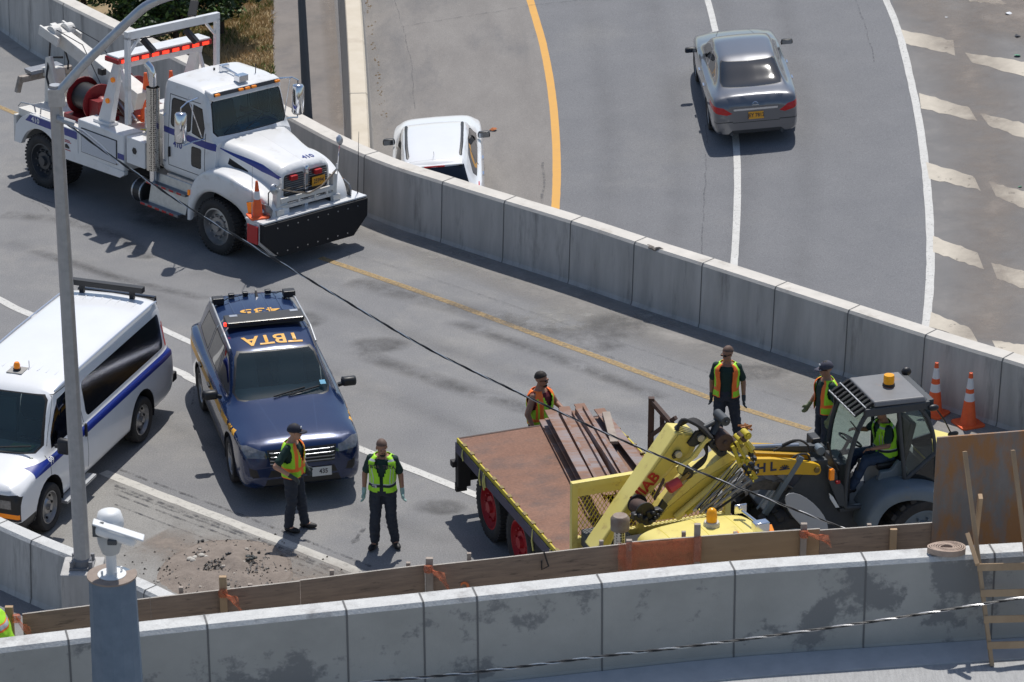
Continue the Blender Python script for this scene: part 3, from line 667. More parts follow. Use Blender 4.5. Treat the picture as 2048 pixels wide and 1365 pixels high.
def plate(parent, org, u, v, bg, txt, tm, wd=.31, ht=.155, size=.11, n=None, sub=None):
    org = V(org); u = V(u).normalized(); v = V(v).normalized(); nn = u.cross(v)
    b = MB(); b.prism([org - u * wd / 2 - v * ht / 2, org + u * wd / 2 - v * ht / 2, org + u * wd / 2 + v * ht / 2, org - u * wd / 2 + v * ht / 2], nn * .006)
    o = b.build('licence_plate', bg, parent); lettering('plate_lettering', txt, size, org + nn * .007, u, v, tm, o, off=.002, bold=.002, sx=.85)
    return o
bar3 = lambda c, n: True
# ============================================================ patrol SUV (dark blue)
fr = Frame((-3.878, 48.715, 0), -75.6)
ex = root('patrol_suv', 'dark blue patrol SUV with gold roof lettering and black lightbar, gold side stripe', 'car', frame=fr)
K = [(2.46, .80, .34, .70, .70, .60, .80, .82), (2.38, .90, .27, .85, .78, .66, .92, .94), (2.16, .96, .22, .97, .83, .68, 1.005, 1.03), (1.5, .985, .22, 1.0, .865, .70, 1.07, 1.11), (.98, 1.0, .22, 1.04, .875, .72, 1.12, 1.17),
     (.55, 1.0, .22, 1.06, .885, .70, 1.39, 1.43), (.12, 1.0, .22, 1.08, .885, .67, 1.64, 1.69), (-.5, 1.0, .22, 1.09, .885, .68, 1.705, 1.755), (-1.3, 1.0, .22, 1.1, .88, .67, 1.71, 1.765), (-2.05, 1.0, .22, 1.12, .86, .64, 1.68, 1.73),
     (-2.32, .98, .25, 1.12, .84, .62, 1.58, 1.62), (-2.5, .95, .3, 1.1, .80, .62, 1.2, 1.22), (-2.62, .88, .35, 1.0, .76, .6, 1.02, 1.04)]
bm = carbody(K)
for x in (1.43, -1.44): archcut(bm, x, .40, .43, 1.0)
bv = bvhof(bm)
ws = [(-.74, 1.14), (.74, 1.14), (.79, 1.2), (.66, 1.60), (.6, 1.66), (-.6, 1.66), (-.66, 1.60), (-.79, 1.2)]
fwd = lambda c, n: n.x > .25 and c.z > 1.08 and c.x > 0
cut(bm, 'x', ws, fwd, 1); cut(bm, 'x', shrink(ws, .035), fwd, 10)
rw = [(-.62, 1.18), (.62, 1.18), (.55, 1.6), (-.55, 1.6)]; cut(bm, 'x', rw, lambda c, n: n.x < -.3 and c.z > 1.1 and c.x < -1.5, 11)
for s, mi in ((1, 12), (-1, 13)):
    cs = lambda c, n, s=s: c.y * s > .5 and c.z > 1.05 and n.y * s > .3
    for a in ([(.64, 1.14), (.30, 1.42), (.06, 1.57), (-.16, 1.60), (-.2, 1.16)], [(-.28, 1.16), (-.26, 1.60), (-.98, 1.61), (-1.14, 1.17)], [(-1.24, 1.18), (-1.08, 1.61), (-1.85, 1.58), (-2.1, 1.22)]):
        cut(bm, 'y', shrink(a, -.03), cs, 1); cut(bm, 'y', shrink(a, .012), cs, mi)
    ln = lambda c, n, s=s: c.y * s > .6 and c.z < 1.12
    for x0 in (.72, -.24, -1.2): cut(bm, 'y', [(x0, .42), (x0 + .012, .42), (x0 + .012, 1.1), (x0, 1.1)], ln, 2)
    cut(bm, 'y', [(1.0, .30), (-1.0, .30), (-1.0, .42), (1.0, .42)], ln, 1)
    # gold stripe
    cut(bm, 'y', [(1.28, .90), (.78, .86), (.78, .99), (1.24, .985)], ln, 3); cut(bm, 'y', [(.70, .86), (-2.35, .86), (-2.35, .99), (.70, .99)], ln, 3)
    cut(bm, 'y', [(1.78, .93), (1.64, .90), (1.58, .92), (1.58, .985), (1.7, .995)], ln, 3)
hd = lambda c, n: c.x > 1.6 and c.z > .5
for s, mi in ((1, 14), (-1, 15)):
    cut(bm, 'x', [(s * .56, .80), (s * .86, .81), (s * .955, .94), (s * .84, .965), (s * .58, .90)], hd, mi)
gr = [(-.50, .66), (.50, .66), (.55, .91), (-.55, .91)]; cut(bm, 'x', gr, hd, 16); cut(bm, 'x', [(-.62, .30), (.62, .30), (.56, .44), (-.56, .44)], lambda c, n: c.x > 1.8 and n.x > .2, 1)
cut(bm, 'x', [(-.55, .47), (.55, .47), (.5, .585), (-.5, .585)], lambda c, n: c.x > 1.8 and n.x > .2, 1)
for s in (1, -1): cut(bm, 'x', [(s * .66, .40), (s * .82, .44), (s * .84, .66), (s * .72, .62)], hd, 1)
for y in (-.3, .3): cut(bm, 'z', [(1.02, y * 1.5), (1.02, y * 1.5 + .014), (2.15, y + .014), (2.15, y)], lambda c, n: n.z > .5 and c.x > .9, 4)
navyl = mat('navy_crease', (.02, .04, .11), .2, metal=.3, coat=1); navyd = mat('navy_seam', (.003, .006, .015), .5)
bo = splitbody(bm, ex, [navy, blackp, navyd, goldstr, navyl], {10: ('windscreen', ws_glass), 11: ('rear_window', dk_glass), 12: ('side_window', dk_glass), 13: ('side_window', dk_glass), 14: ('headlight', smoke), 15: ('headlight', smoke), 16: ('grille', blackp)})
arches(ex, (1.43, -1.44), .40, .43, 1.0)
for s in (1, -1):
    for x in (1.43, -1.44): wheel(ex, (x, s * .86, .38), .38, .25, s, rim_s, hub=5)
    mirror_(ex, (.62, s * 1.13, 1.16), .11, .13, .09, blackp, (.60, s * .95, 1.10), face=-1)
    b = MB(); b.tube([(.12, s * .70, 1.70), (-.4, s * .71, 1.77), (-1.6, s * .69, 1.78), (-2.1, s * .65, 1.70)], .018, 6); b.build('roof_rail', galv, ex)
    for x in (-.30, -1.15): q = MB(); q.bar((x - .1, s * 1.01, .93), (x + .08, s * 1.01, .93), .03, .03); q.build('door_handle', blackp, ex)
b = MB()
for z in (.70, .755, .81, .865): xx = 2.472 - max(0, z - .80) * .6; b.bar((xx, -.45, z), (xx, .45, z), .02, .022); b.bar((xx, .45, z), (xx - .03, .53, z), .02, .022); b.bar((xx, -.45, z), (xx - .03, -.53, z), .02, .022)
b.build('grille_bar', mat('grey_chrome', (.35, .36, .38), .3, metal=.8), ex, bevel=.004)
b = MB(); b.lathe([(.0, .012), (.05, .012), (.058, 0)], (2.475, 0, .79), (1, 0, .2), 20); e = b.build('badge', chrome, ex); e.scale = (1, 1.5, 1)
e.scale = (1, 1, 1)
plate(ex, (2.475, .30, .50), (0, 1, 0), (0, 0, 1), mat('white_plate', (.7, .7, .7), .5), '  435', plated)
b = MB(); b.hexa([(-.87, -.64, 1.79), (-.52, -.64, 1.79), (-.52, .64, 1.79), (-.87, .64, 1.79), (-.86, -.64, 1.89), (-.54, -.64, 1.88), (-.54, .64, 1.88), (-.86, .64, 1.89)])
lb = b.build('lightbar', blackp, ex, bevel=.012)
b = MB(); b.box(-.53, -.514, -.62, .62, 1.82, 1.88); b.build('lightbar_lens', mat('dark_lens', (.03, .03, .035), .12), lb, bevel=.01)
for y in (-.55, .45): q = MB(); q.box(-.84, -.76, y, y + .13, 1.905, 1.912); q.v = [p - V((0, 0, .02)) for p in q.v]; q.build('lightbar_label', alu, lb)
q = MB(); q.box(-.60, -.54, -.68, -.64, 1.82, 1.87); q.build('indicator_lamp', red_lit, lb)
for s in (1, -1):
    for x in (-.50, -.88): q = MB(); q.bar((x, s * .62, 1.82), (x, s * .74, 1.68), .05, .008, up=(0, 0, 1)); q.build('mounting_strap', galv, ex)
for x, y, sz in ((-1.75, -.58, .19), (-1.95, -.32, .10), (-1.98, -.08, .09), (-1.98, .30, .10), (-1.78, .62, .2)):
    q = MB(); q.box(x - sz * .4, x + sz * .4, y - sz / 2, y + sz / 2, 1.74, 1.74 + sz * .42 + .03); q.build('roof_antenna', blackp, ex, bevel=.012)
for c_ in ([(-1.75, -.5, 1.77), (-1.83, -.4, 1.78), (-1.93, -.12, 1.78)], [(-1.97, .3, 1.78), (-1.86, .42, 1.78), (-1.9, .5, 1.79), (-1.8, .6, 1.78)]): q = MB(); q.tube(c_, .009, 5); q.build('antenna_cable', blackp, ex)
q = MB(); q.hexa([(-2.0, .08, 1.74), (-1.86, .08, 1.74), (-1.86, .12, 1.74), (-2.0, .12, 1.74), (-2.0, .09, 1.84), (-1.96, .09, 1.82), (-1.96, .11, 1.82), (-2.0, .11, 1.84)]); q.build('shark_fin', blackp, ex)
q = MB()
for y in (-.4, -.2, .0, .2, .4): q.bar((-1.15, y, 1.765), (-2.05, y, 1.733), .012, .02)
q.build('roof_rib', navyl, ex)
lettering('roof_lettering', 'TBTA', .40, (-.10, .02, 1.9), (0, -1, 0), (1, 0, 0), goldstr, ex, bv, (0, 0, 1), sx=.98, bold=.008).location = (0, 0, 0)
lettering('roof_number', '435', .30, (-1.22, .02, 1.9), (0, -1, 0), (1, 0, 0), goldstr, ex, bv, (0, 0, 1), sx=1.5, bold=.006)
for s in (1, -1): lettering('side_number', '435', .14, (1.43, s * 1.0, .93), (-s, 0, 0), (0, 0, 1), goldstr, ex, bv, (0, s, 0), off=.004)
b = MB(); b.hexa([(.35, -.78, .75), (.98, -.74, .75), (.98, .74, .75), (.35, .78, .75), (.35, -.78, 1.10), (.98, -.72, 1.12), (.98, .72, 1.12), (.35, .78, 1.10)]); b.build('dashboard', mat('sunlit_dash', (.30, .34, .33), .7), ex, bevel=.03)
seats(ex, [(-.15, .4, .72), (-.15, -.4, .72), (-1.1, .4, .74), (-1.1, -.4, .74)], seat_g); wheelring(ex, (.28, .4, 1.06), .18)
for s in (1, -1): b = MB(); b.bar((1.0, s * .12 - .05, 1.19), (.86, s * .12 + .48, 1.235), .02, .02); b.build('wiper', blackm, ex)
q = MB(); q.add([(.86, .62, 1.262), (.86, .71, 1.262), (.79, .70, 1.305), (.79, .61, 1.305)], [(0, 1, 2, 3)]); q.build('sticker', mat('blue_sticker', (.1, .4, .6), .5), ex)
# ============================================================ white van
fr = Frame((-7.482, 47.284, 0), -108.4)
vn = root('passenger_van', 'white passenger van with blue side stripe and amber roof beacon at the left edge', 'van', frame=fr)
K = [(2.66, .92, .36, .88, .84, .72, 1.0, 1.02), (2.61, .96, .30, .96, .88, .74, 1.06, 1.09), (2.25, .985, .3, 1.06, .90, .75, 1.13, 1.18), (1.8, 1.0, .3, 1.12, .92, .76, 1.2, 1.27),
     (1.40, 1.0, .3, 1.15, .93, .78, 1.60, 1.66), (1.02, 1.0, .3, 1.15, .93, .79, 1.95, 2.02), (.7, 1.0, .3, 1.15, .93, .79, 2.02, 2.09), (-1, 1.0, .3, 1.15, .93, .79, 2.04, 2.12), (-2.6, 1.0, .3, 1.15, .93, .79, 2.02, 2.09),
     (-2.88, .985, .32, 1.15, .90, .75, 1.97, 2.03), (-3.0, .97, .38, 1.13, .87, .72, 1.86, 1.90), (-3.04, .95, .42, 1.1, .84, .69, 1.8, 1.83)]
bm = carbody(K)
for x in (1.715, -1.715): archcut(bm, x, .44, .46, 1.0)
bv = bvhof(bm); fwd = lambda c, n: n.x > .25 and c.z > 1.15 and c.x > .8
ws = [(-.78, 1.25), (.78, 1.25), (.85, 1.33), (.75, 1.90), (.68, 1.96), (-.68, 1.96), (-.75, 1.90), (-.85, 1.33)]
cut(bm, 'x', ws, fwd, 1); cut(bm, 'x', shrink(ws, .035), fwd, 10)
for s, mi in ((1, 12), (-1, 13)):
    cs = lambda c, n, s=s: c.y * s > .5 and c.z > 1.08 and n.y * s > .3
    ln = lambda c, n, s=s: c.y * s > .6
    a = [(1.42, 1.23), (1.36, 1.40), (1.12, 1.72), (.98, 1.86), (.5, 1.90), (.42, 1.86), (.42, 1.23)]
    cut(bm, 'y', a, cs, mi)
    w2 = rrect(-2.80, .18, 1.235, 1.82, .10); cut(bm, 'y', w2, cs, 2); cut(bm, 'y', shrink(w2, .012), cs, mi + 2)
    for x0 in (1.62, .33, -.62 if s < 0 else .33): cut(bm, 'y', [(x0, .45), (x0 + .013, .45), (x0 + .013, 1.2), (x0, 1.2)], ln, 2)
    cut(bm, 'y', [(1.5, 1.3), (1.512, 1.3), (1.06, 1.94), (1.05, 1.94)], ln, 2); cut(bm, 'y', [(.30, 1.2), (.315, 1.2), (.35, 1.95), (.335, 1.95)], ln, 2); cut(bm, 'y', [(.35, 1.945), (1.05, 1.945), (1.05, 1.957), (.35, 1.957)], ln, 2)
    cut(bm, 'y', [(-3.1, 1.03), (2.12, 1.03), (2.06, 1.155), (-3.1, 1.155)], lambda c, n, s=s: c.y * s > .6 and c.z < 1.19, 3)
fr_ = lambda c, n: c.x > 2.1 and n.x > .12
cut(bm, 'x', [(-.95, .54), (.95, .54), (.955, .93), (.90, .97), (-.90, .97), (-.955, .93)], fr_, 2)
for s, mi in ((1, 16), (-1, 17)):
    cut(bm, 'x', [(s * .62, .74), (s * .81, .74), (s * .81, .88), (s * .62, .88)], fr_, mi); cut(bm, 'x', [(s * .42, .585), (s * .94, .585), (s * .94, .66), (s * .42, .66)], fr_, mi + 2)
cut(bm, 'x', [(-1.1, .2), (1.1, .2), (1.1, .53), (-1.1, .53)], lambda c, n: c.x > 2.2, 2)
for s, mi in ((1, 20), (-1, 21)): cut(bm, 'x', [(s * .78, 1.2), (s * .99, 1.2), (s * .9, 1.62), (s * .74, 1.62)], lambda c, n: c.x < -2.86, mi)
splitbody(bm, vn, [wpaint, blackm, blackp, bluestr], {10: ('windscreen', ws_glass), 12: ('door_window', dk_glass), 13: ('door_window', dk_glass), 14: ('side_window', mat('black_van_glass', (.008, .009, .01), .16)), 15: ('side_window', mat('black_van_glass', (.008, .009, .01), .16)), 16: ('headlight', smoke), 17: ('headlight', smoke), 18: ('indicator', orange_lens), 19: ('indicator', orange_lens), 20: ('tail_light', red_lens), 21: ('tail_light', red_lens)})
arches(vn, (1.715, -1.715), .44, .46, 1.0)
for s in (1, -1):
    for x in (1.715, -1.715): wheel(vn, (x, s * .87, .38), .385, .25, s, rim_s, 'van')
    mirror_(vn, (1.42, s * 1.13, 1.30), .10, .12, .16, blackp, (1.36, s * .96, 1.26))
    q = MB(); q.box(.30, 1.35, s * .93 if s > 0 else -1.1, s * .93 + (.17 if s > 0 else 0), .28, .33); q.build('running_board', galv, vn, bevel=.01)
    q = MB(); q.box(.36, .41, s * 1.0 - .02, s * 1.0 + .02, 1.0, 1.22); q.build('door_handle', blackp, vn, bevel=.01)
    q = MB(); q.tube([(1.0, s * .80, 2.0), (.3, s * .815, 2.035), (-1, s * .82, 2.05), (-2.6, s * .815, 2.035), (-2.85, s * .78, 1.99)], .014, 5); q.build('roof_gutter', mat('bluegrey_gutter', (.35, .4, .5), .4), vn)
b = MB(); b.box(-3.2, -3.02, -.95, .95, .48, .64); b.build('rear_bumper', blackp, vn, bevel=.03)
b = MB()
for i in range(9): y = -.6 + i * .15; b.bar((.55, y, 2.085 - abs(y) ** 2 * .07), (-2.55, y, 2.087 - abs(y) ** 2 * .07), .02, .028)
b.build('roof_rib', wpaint, vn)
b = MB(); b.box(.50, .76, -.13, .13, 2.085, 2.10); pl_ = b.build('beacon_base', mat('tape_grey', (.33, .32, .3), .8), vn)
b = MB(); b.lathe([(.06, 0), (.062, .03), (.05, .035), (.052, .09), (.035, .13), (.001, .135)], (.64, 0, 2.10), n=18, mis=[1, 1, 0, 0, 0]); b.build('beacon', [orange_lens, blackp], vn, smooth=40)
q = MB(); q.cyl((.5, .14, 2.10), (.5, .14, 2.22), .006); q.build('antenna', galv, vn)
b = MB(); b.box(-2.72, -2.60, -.66, .66, 2.20, 2.30); l_ = b.build('rear_lightbar', blackp, vn, bevel=.012)
q = MB()
for y in (-.45, .45): q.box(-2.69, -2.63, y - .04, y + .04, 2.07, 2.21)
q.build('lightbar_bracket', blackp, l_)
b = MB(); b.box(-3.07, -2.98, -.70, .70, 1.72, 2.0); b.build('rear_window', dk_glass, vn, bevel=.02)
b = MB(); b.hexa([(1.25, -.82, .9), (1.85, -.8, .9), (1.85, .8, .9), (1.25, .82, .9), (1.25, -.82, 1.2), (1.82, -.78, 1.22), (1.82, .78, 1.22), (1.25, .82, 1.2)]); b.build('dashboard', mat('grey_dash', (.42, .44, .40), .7), vn, bevel=.03)
b = MB(); b.hexa([(1.42, .28, 1.235), (1.68, .25, 1.24), (1.68, .62, 1.24), (1.42, .66, 1.235), (1.42, .28, 1.245), (1.68, .25, 1.25), (1.68, .62, 1.25), (1.42, .66, 1.245)]); b.build('paper_sheet', mat('green_paper', (.5, .7, .3), .8), vn)
seats(vn, [(.6, .45, .85), (.6, -.45, .85)], seat_g); wheelring(vn, (1.1, .45, 1.2), .19)
q = MB(); q.bar((1.82, .1, 1.31), (1.72, .72, 1.37), .02, .02); q.bar((1.82, -.5, 1.31), (1.72, .05, 1.37), .02, .02); q.build('wiper', blackm, vn)
for s in (1, -1): lettering('side_number', '99', .14, (1.56, s * 1.0, 1.10), (-s, 0, 0), (0, 0, 1), wpaint, vn, bv, (0, s, 0), off=.004)
# ============================================================ grey sedan
a0 = V((4.95, 66.30, 0)); a0.z = farz(a0.x, a0.y)
fr = Frame(a0, 92.5, roll=-.08, pitch=.045)
sd_ = root('sedan', 'dark grey metallic sedan driving away on the far road, sun glint on its rear window', 'car', frame=fr)
K = [(2.38, .60, .28, .55, .54, .46, .58, .60), (2.30, .76, .22, .66, .70, .58, .70, .73), (2.05, .87, .2, .78, .79, .64, .83, .87), (1.4, .905, .2, .90, .82, .68, .95, .99), (.98, .915, .2, .94, .82, .69, 1.0, 1.045),
     (.35, .915, .2, .965, .79, .585, 1.35, 1.39), (-.2, .915, .2, .985, .78, .575, 1.42, 1.465), (-.9, .915, .2, .995, .775, .57, 1.40, 1.445), (-1.25, .915, .2, 1.0, .77, .575, 1.33, 1.375), (-2.02, .90, .2, 1.03, .76, .66, 1.085, 1.12),
     (-2.22, .88, .22, 1.03, .74, .63, 1.07, 1.10), (-2.38, .86, .25, 1.0, .72, .60, 1.04, 1.07), (-2.46, .83, .28, .9, .69, .56, .94, .96), (-2.5, .80, .30, .80, .66, .52, .86, .88)]
bm = carbody(K)
for x in (1.39, -1.39): archcut(bm, x, .34, .37, .92)
bv = bvhof(bm); rr = lambda c, n: n.x < -.12 and c.z > 1.0 and -2.2 < c.x < -.7
w_ = [(-.62, 1.115), (.62, 1.115), (.645, 1.16), (.575, 1.36), (.54, 1.385), (-.54, 1.385), (-.575, 1.36), (-.645, 1.16)]
cut(bm, 'x', w_, rr, 1); cut(bm, 'x', shrink(w_, .02), rr, 10)
cut(bm, 'x', [(-.66, 1.03), (.66, 1.03), (.56, 1.36), (-.56, 1.36)], lambda c, n: n.x > .2 and c.z > 1.0 and 0 < c.x < 1.1, 11)
for s, mi in ((1, 12), (-1, 13)):
    cs = lambda c, n, s=s: c.y * s > .5 and c.z > .95 and n.y * s > .25
    for a in ([(.80, 1.04), (.42, 1.24), (.15, 1.32), (-.28, 1.345), (-.30, 1.04)], [(-.37, 1.04), (-.35, 1.345), (-.85, 1.32), (-1.28, 1.14), (-1.2, 1.06)]):
        cut(bm, 'y', shrink(a, -.02), cs, 3); cut(bm, 'y', shrink(a, .01), cs, mi)
    ln = lambda c, n, s=s: c.y * s > .6 and c.z < 1.0
    for x0 in (.9, -.32, -1.25): cut(bm, 'y', [(x0, .38), (x0 + .011, .38), (x0 + .011, .97), (x0, .97)], ln, 2)
    cut(bm, 'x', [(s * .42, .76), (s * .60, .71), (s * .92, .80), (s * .92, 1.04), (s * .84, 1.0), (s * .66, .87), (s * .46, .83)], lambda c, n: c.x < -1.95 and n.z < .8, 14 if s > 0 else 15)
    cut(bm, 'x', [(s * .48, .55), (s * .48, .57), (s * 1.2, .57), (s * 1.2, .55)], lambda c, n: c.x < -2.3 and n.x < -.3, 2)
bk_ = lambda c, n: c.x < -2.2 and n.x < -.2
cut(bm, 'x', [(-.58, .30), (.58, .30), (.5, .37), (-.5, .37)], bk_, 2); cut(bm, 'x', [(-.80, .20), (.80, .20), (.74, .29), (-.74, .29)], bk_, 1)
cut(bm, 'x', [(-.45, .795), (.45, .795), (.46, .835), (-.46, .835)], bk_, 3)
cut(bm, 'x', [(-.48, .53), (.48, .53), (.49, .545), (-.49, .545)], bk_, 2)
for s in (1, -1): cut(bm, 'z', [(1.1, s * .46), (1.1, s * .475), (2.1, s * .30), (2.1, s * .285)], lambda c, n: n.z > .5 and c.x > 1, 2)
cut(bm, 'x', [(-.7, 1.0), (.7, 1.0), (.7, 1.012), (-.7, 1.012)], lambda c, n: c.x > .9 and n.z > .4 and c.x < 1.3, 2)
bodg = mat('grey_seam', (.03, .032, .035), .5)
splitbody(bm, sd_, [graypt, blackp, bodg, chrome], {10: ('rear_window', mat('dark_rear_glass', (.012, .02, .032), .05)), 11: ('windscreen', dk_glass), 12: ('side_window', dk_glass), 13: ('side_window', dk_glass), 14: ('tail_light', red_lens), 15: ('tail_light', red_lens)}, smooth=50)
arches(sd_, (1.39, -1.39), .34, .37, .915)
for s in (1, -1):
    for x in (1.39, -1.39): wheel(sd_, (x, s * .80, .335), .335, .22, s, rim_s, hub=5)
    mirror_(sd_, (.66, s * 1.03, 1.02), .09, .13, .075, blackp, (.66, s * .9, .98))
    for x in (-.12, -1.02): q = MB(); q.bar((x - .09, s * .93, .86), (x + .07, s * .93, .86), .03, .03); q.build('door_handle', chrome, sd_)
    q = MB(); q.ell((-2.44, s * .72, .83), .03, .07, .045, 10, 6); q.build('lamp_insert', clear_lens, sd_, smooth=60)
    q = MB(); q.cyl((-2.40, s * .52, .30), (-2.52, s * .52, .30), .035); q.build('exhaust_tip', dgray, sd_)
plate(sd_, (-2.51, 0, .68), (0, -1, 0), (.12, 0, 1), platey, 'JEY 7812', plated)
q = MB(); q.lathe([(.045, 0), (.055, .01), (.065, 0)], (-2.475, 0, .90), (-1, 0, .15), 20); q.bar((-2.485, -.07, .90), (-2.485, .07, .90), .02, .012); q.build('badge', chrome, sd_)
lettering('model_badge', 'ALTIMA', .045, (-2.465, .50, .885), (0, -1, 0), (.15, 0, 1), chrome, sd_, bold=.001, off=.005)
# ============================================================ white crossover behind the wall
g0 = GF(866, 258, 1.6); g0.z = farz(g0.x, g0.y)
fr = Frame(g0 + V((.15, .15, 0)), 91.0, roll=-.08, pitch=.045)
es = root('crossover', 'white crossover with black roof rails parked behind the concrete wall', 'car', frame=fr)
k = 1.0
K = [(2.36, .62, .32, .62, .56, .46, .72, .75), (2.24, .80, .26, .82, .70, .58, .90, .93), (1.95, .89, .22, .93, .78, .64, 1.02, 1.05), (1.35, .92, .22, 1.0, .83, .68, 1.10, 1.14), (1.0, .92, .22, 1.02, .83, .69, 1.16, 1.2),
     (.3, .92, .22, 1.04, .83, .63, 1.54, 1.59), (-.2, .92, .22, 1.06, .83, .62, 1.60, 1.665), (-1.0, .92, .22, 1.08, .82, .60, 1.59, 1.655), (-1.66, .92, .22, 1.1, .80, .57, 1.54, 1.60), (-1.78, .91, .24, 1.1, .79, .56, 1.49, 1.54),
     (-2.1, .89, .3, 1.08, .78, .6, 1.16, 1.19), (-2.18, .86, .35, .98, .76, .6, 1.02, 1.04)]
K = [(a * k, b_ * k, c_ * k, d_ * k, e_ * k, f_ * k, g_ * k, h_ * k) for a, b_, c_, d_, e_, f_, g_, h_ in K]
bm = carbody(K)
for x in (1.30, -1.28): archcut(bm, x, .36, .38, .89)
w_ = [(-.64, 1.10), (.64, 1.10), (.67, 1.15), (.575, 1.50), (-.575, 1.50), (-.67, 1.15)]; rr = lambda c, n: n.x < -.25 and c.z > 1.0 and c.x < -1.6
cut(bm, 'x', w_, rr, 10); cut(bm, 'x', [(-.60, 1.14), (.60, 1.14), (.53, 1.48), (-.53, 1.48)], lambda c, n: n.x > .25 and c.z > 1.05 and 0 < c.x < 1.1, 11)
for s, mi in ((1, 12), (-1, 13)):
    cs = lambda c, n, s=s: c.y * s > .45 and c.z > 1.0 and n.y * s > .25
    a = [(.80, 1.09), (.4, 1.36), (.15, 1.46), (-.5, 1.495), (-1.2, 1.46), (-1.62, 1.25), (-1.5, 1.13)]
    cut(bm, 'y', shrink(a, -.03), cs, 1); cut(bm, 'y', a, cs, mi)
    for x0 in (.0, -.85): cut(bm, 'y', [(x0, 1.08), (x0 + .04, 1.08), (x0 + .04, 1.5), (x0, 1.5)], cs, 1)
    ln = lambda c, n, s=s: c.y * s > .6 and c.z < 1.05
    for x0 in (.9, -.05, -.9): cut(bm, 'y', [(x0, .38), (x0 + .011, .38), (x0 + .011, 1.03), (x0, 1.03)], ln, 2)
    cut(bm, 'x', [(s * .62, .78), (s * .80, .80), (s * .87, .95), (s * .84, 1.16), (s * .74, 1.02), (s * .62, .92)], lambda c, n: c.x < -1.7, 14 if s > 0 else 15)
    cut(bm, 'y', [(-1.5, .24), (1.5, .24), (1.5, .34), (-1.5, .34)], ln, 1)
cut(bm, 'z', [(-1.66, -.6), (-1.655, -.6), (-1.655, .6), (-1.66, .6)], lambda c, n: n.z > .5, 2); cut(bm, 'z', [(.285, -.6), (.29, -.6), (.29, .6), (.285, .6)], lambda c, n: n.z > .5, 2)
splitbody(bm, es, [wpaint, blackp, bodg], {10: ('rear_window', mat('dark_rear_glass2', (.006, .009, .016), .05)), 11: ('windscreen', dk_glass), 12: ('side_window', dk_glass), 13: ('side_window', dk_glass), 14: ('tail_light', red_lens), 15: ('tail_light', red_lens)}, smooth=45)
arches(es, (1.30, -1.28), .36, .38, .885)
for s in (1, -1):
    for x in (1.30, -1.28): wheel(es, (x, s * .78, .34), .34, .22, s, rim_s, hub=5)
    mirror_(es, (.62, s * .965, 1.13), .10, .13, .085, blackp, (.62, s * .86, 1.08), face=-1)
    b = MB(); b.tube([(.22, s * .56, 1.55), (.1, s * .565, 1.62), (-.9, s * .55, 1.62), (-1.42, s * .52, 1.60), (-1.5, s * .515, 1.56)], .032, 6); b.build('roof_rail', blackp, es, smooth=40)
    for x in (-.18, -1.0): q = MB(); q.bar((x - .09, s * .92, .95), (x + .07, s * .92, .95), .035, .035); q.build('door_handle', chrome, es)
q = MB(); q.hexa([(-1.5, -.04, 1.55), (-1.38, -.04, 1.56), (-1.38, .04, 1.56), (-1.5, .04, 1.55), (-1.47, -.02, 1.62), (-1.42, -.02, 1.61), (-1.42, .02, 1.61), (-1.47, .02, 1.62)]); q.cyl((-1.46, 0, 1.6), (-1.6, 0, 1.74), .004); q.build('roof_antenna', blackp, es, bevel=.01)
b = MB(); b.hexa([(-1.80, -.55, 1.50), (-1.62, -.57, 1.53), (-1.62, .57, 1.53), (-1.80, .55, 1.50), (-1.82, -.55, 1.53), (-1.62, -.57, 1.575), (-1.62, .57, 1.575), (-1.82, .55, 1.53)]); b.build('rear_spoiler', wpaint, es, bevel=.012)
q = MB(); q.box(-1.83, -1.81, -.2, .2, 1.495, 1.525); q.build('brake_light', red_lens, es)
# ============================================================ white tow truck
fr = Frame((-6.569, 59.531, -.06), -44.5, roll=-.05); TF = fr
tw = root('tow_truck', 'big white heavy tow truck with blue stripe, red lightbar and black push board', 'tow truck', frame=fr)
b = MB(); b.box(-3.5, 3.8, -.42, -.3, .62, .92); b.box(-3.5, 3.8, .3, .42, .62, .92)
for x in (-3.4, -1.2, .6, 2.0, 3.7): b.box(x - .06, x + .06, -.3, .3, .65, .88)
b.box(2.3, 3.6, -.4, .4, .7, 1.3); b.cyl((-2.6, -.9, .53), (-2.6, .9, .53), .12); b.cyl((2.55, -.9, .53), (2.55, .9, .53), .07); b.build('chassis', blackm, tw)
K = [(.84, .97, 1.15, 2.05, .96, .86, 2.88, 2.95), (.92, 1.0, 1.15, 2.08, .985, .90, 2.96, 3.04), (1.6, 1.0, 1.15, 2.08, .985, .90, 2.96, 3.05), (1.98, 1.0, 1.15, 2.08, .98, .88, 2.90, 2.98), (2.06, 1.0, 1.15, 2.08, .98, .87, 2.82, 2.89),
     (2.16, .99, 1.15, 2.08, .96, .87, 2.48, 2.54), (2.26, .97, 1.2, 2.06, .94, .86, 2.12, 2.19), (2.34, .95, 1.2, 1.98, .92, .84, 2.05, 2.13)]
bm = carbody(K, step=.06)
bvc = bvhof(bm); fwd = lambda c, n: n.x > .35 and c.z > 2.05
ws = [(-.80, 2.16), (.80, 2.16), (.87, 2.24), (.82, 2.74), (.76, 2.80), (-.76, 2.80), (-.82, 2.74), (-.87, 2.24)]
cut(bm, 'x', shrink(ws, -.03), fwd, 1); cut(bm, 'x', ws, fwd, 10)
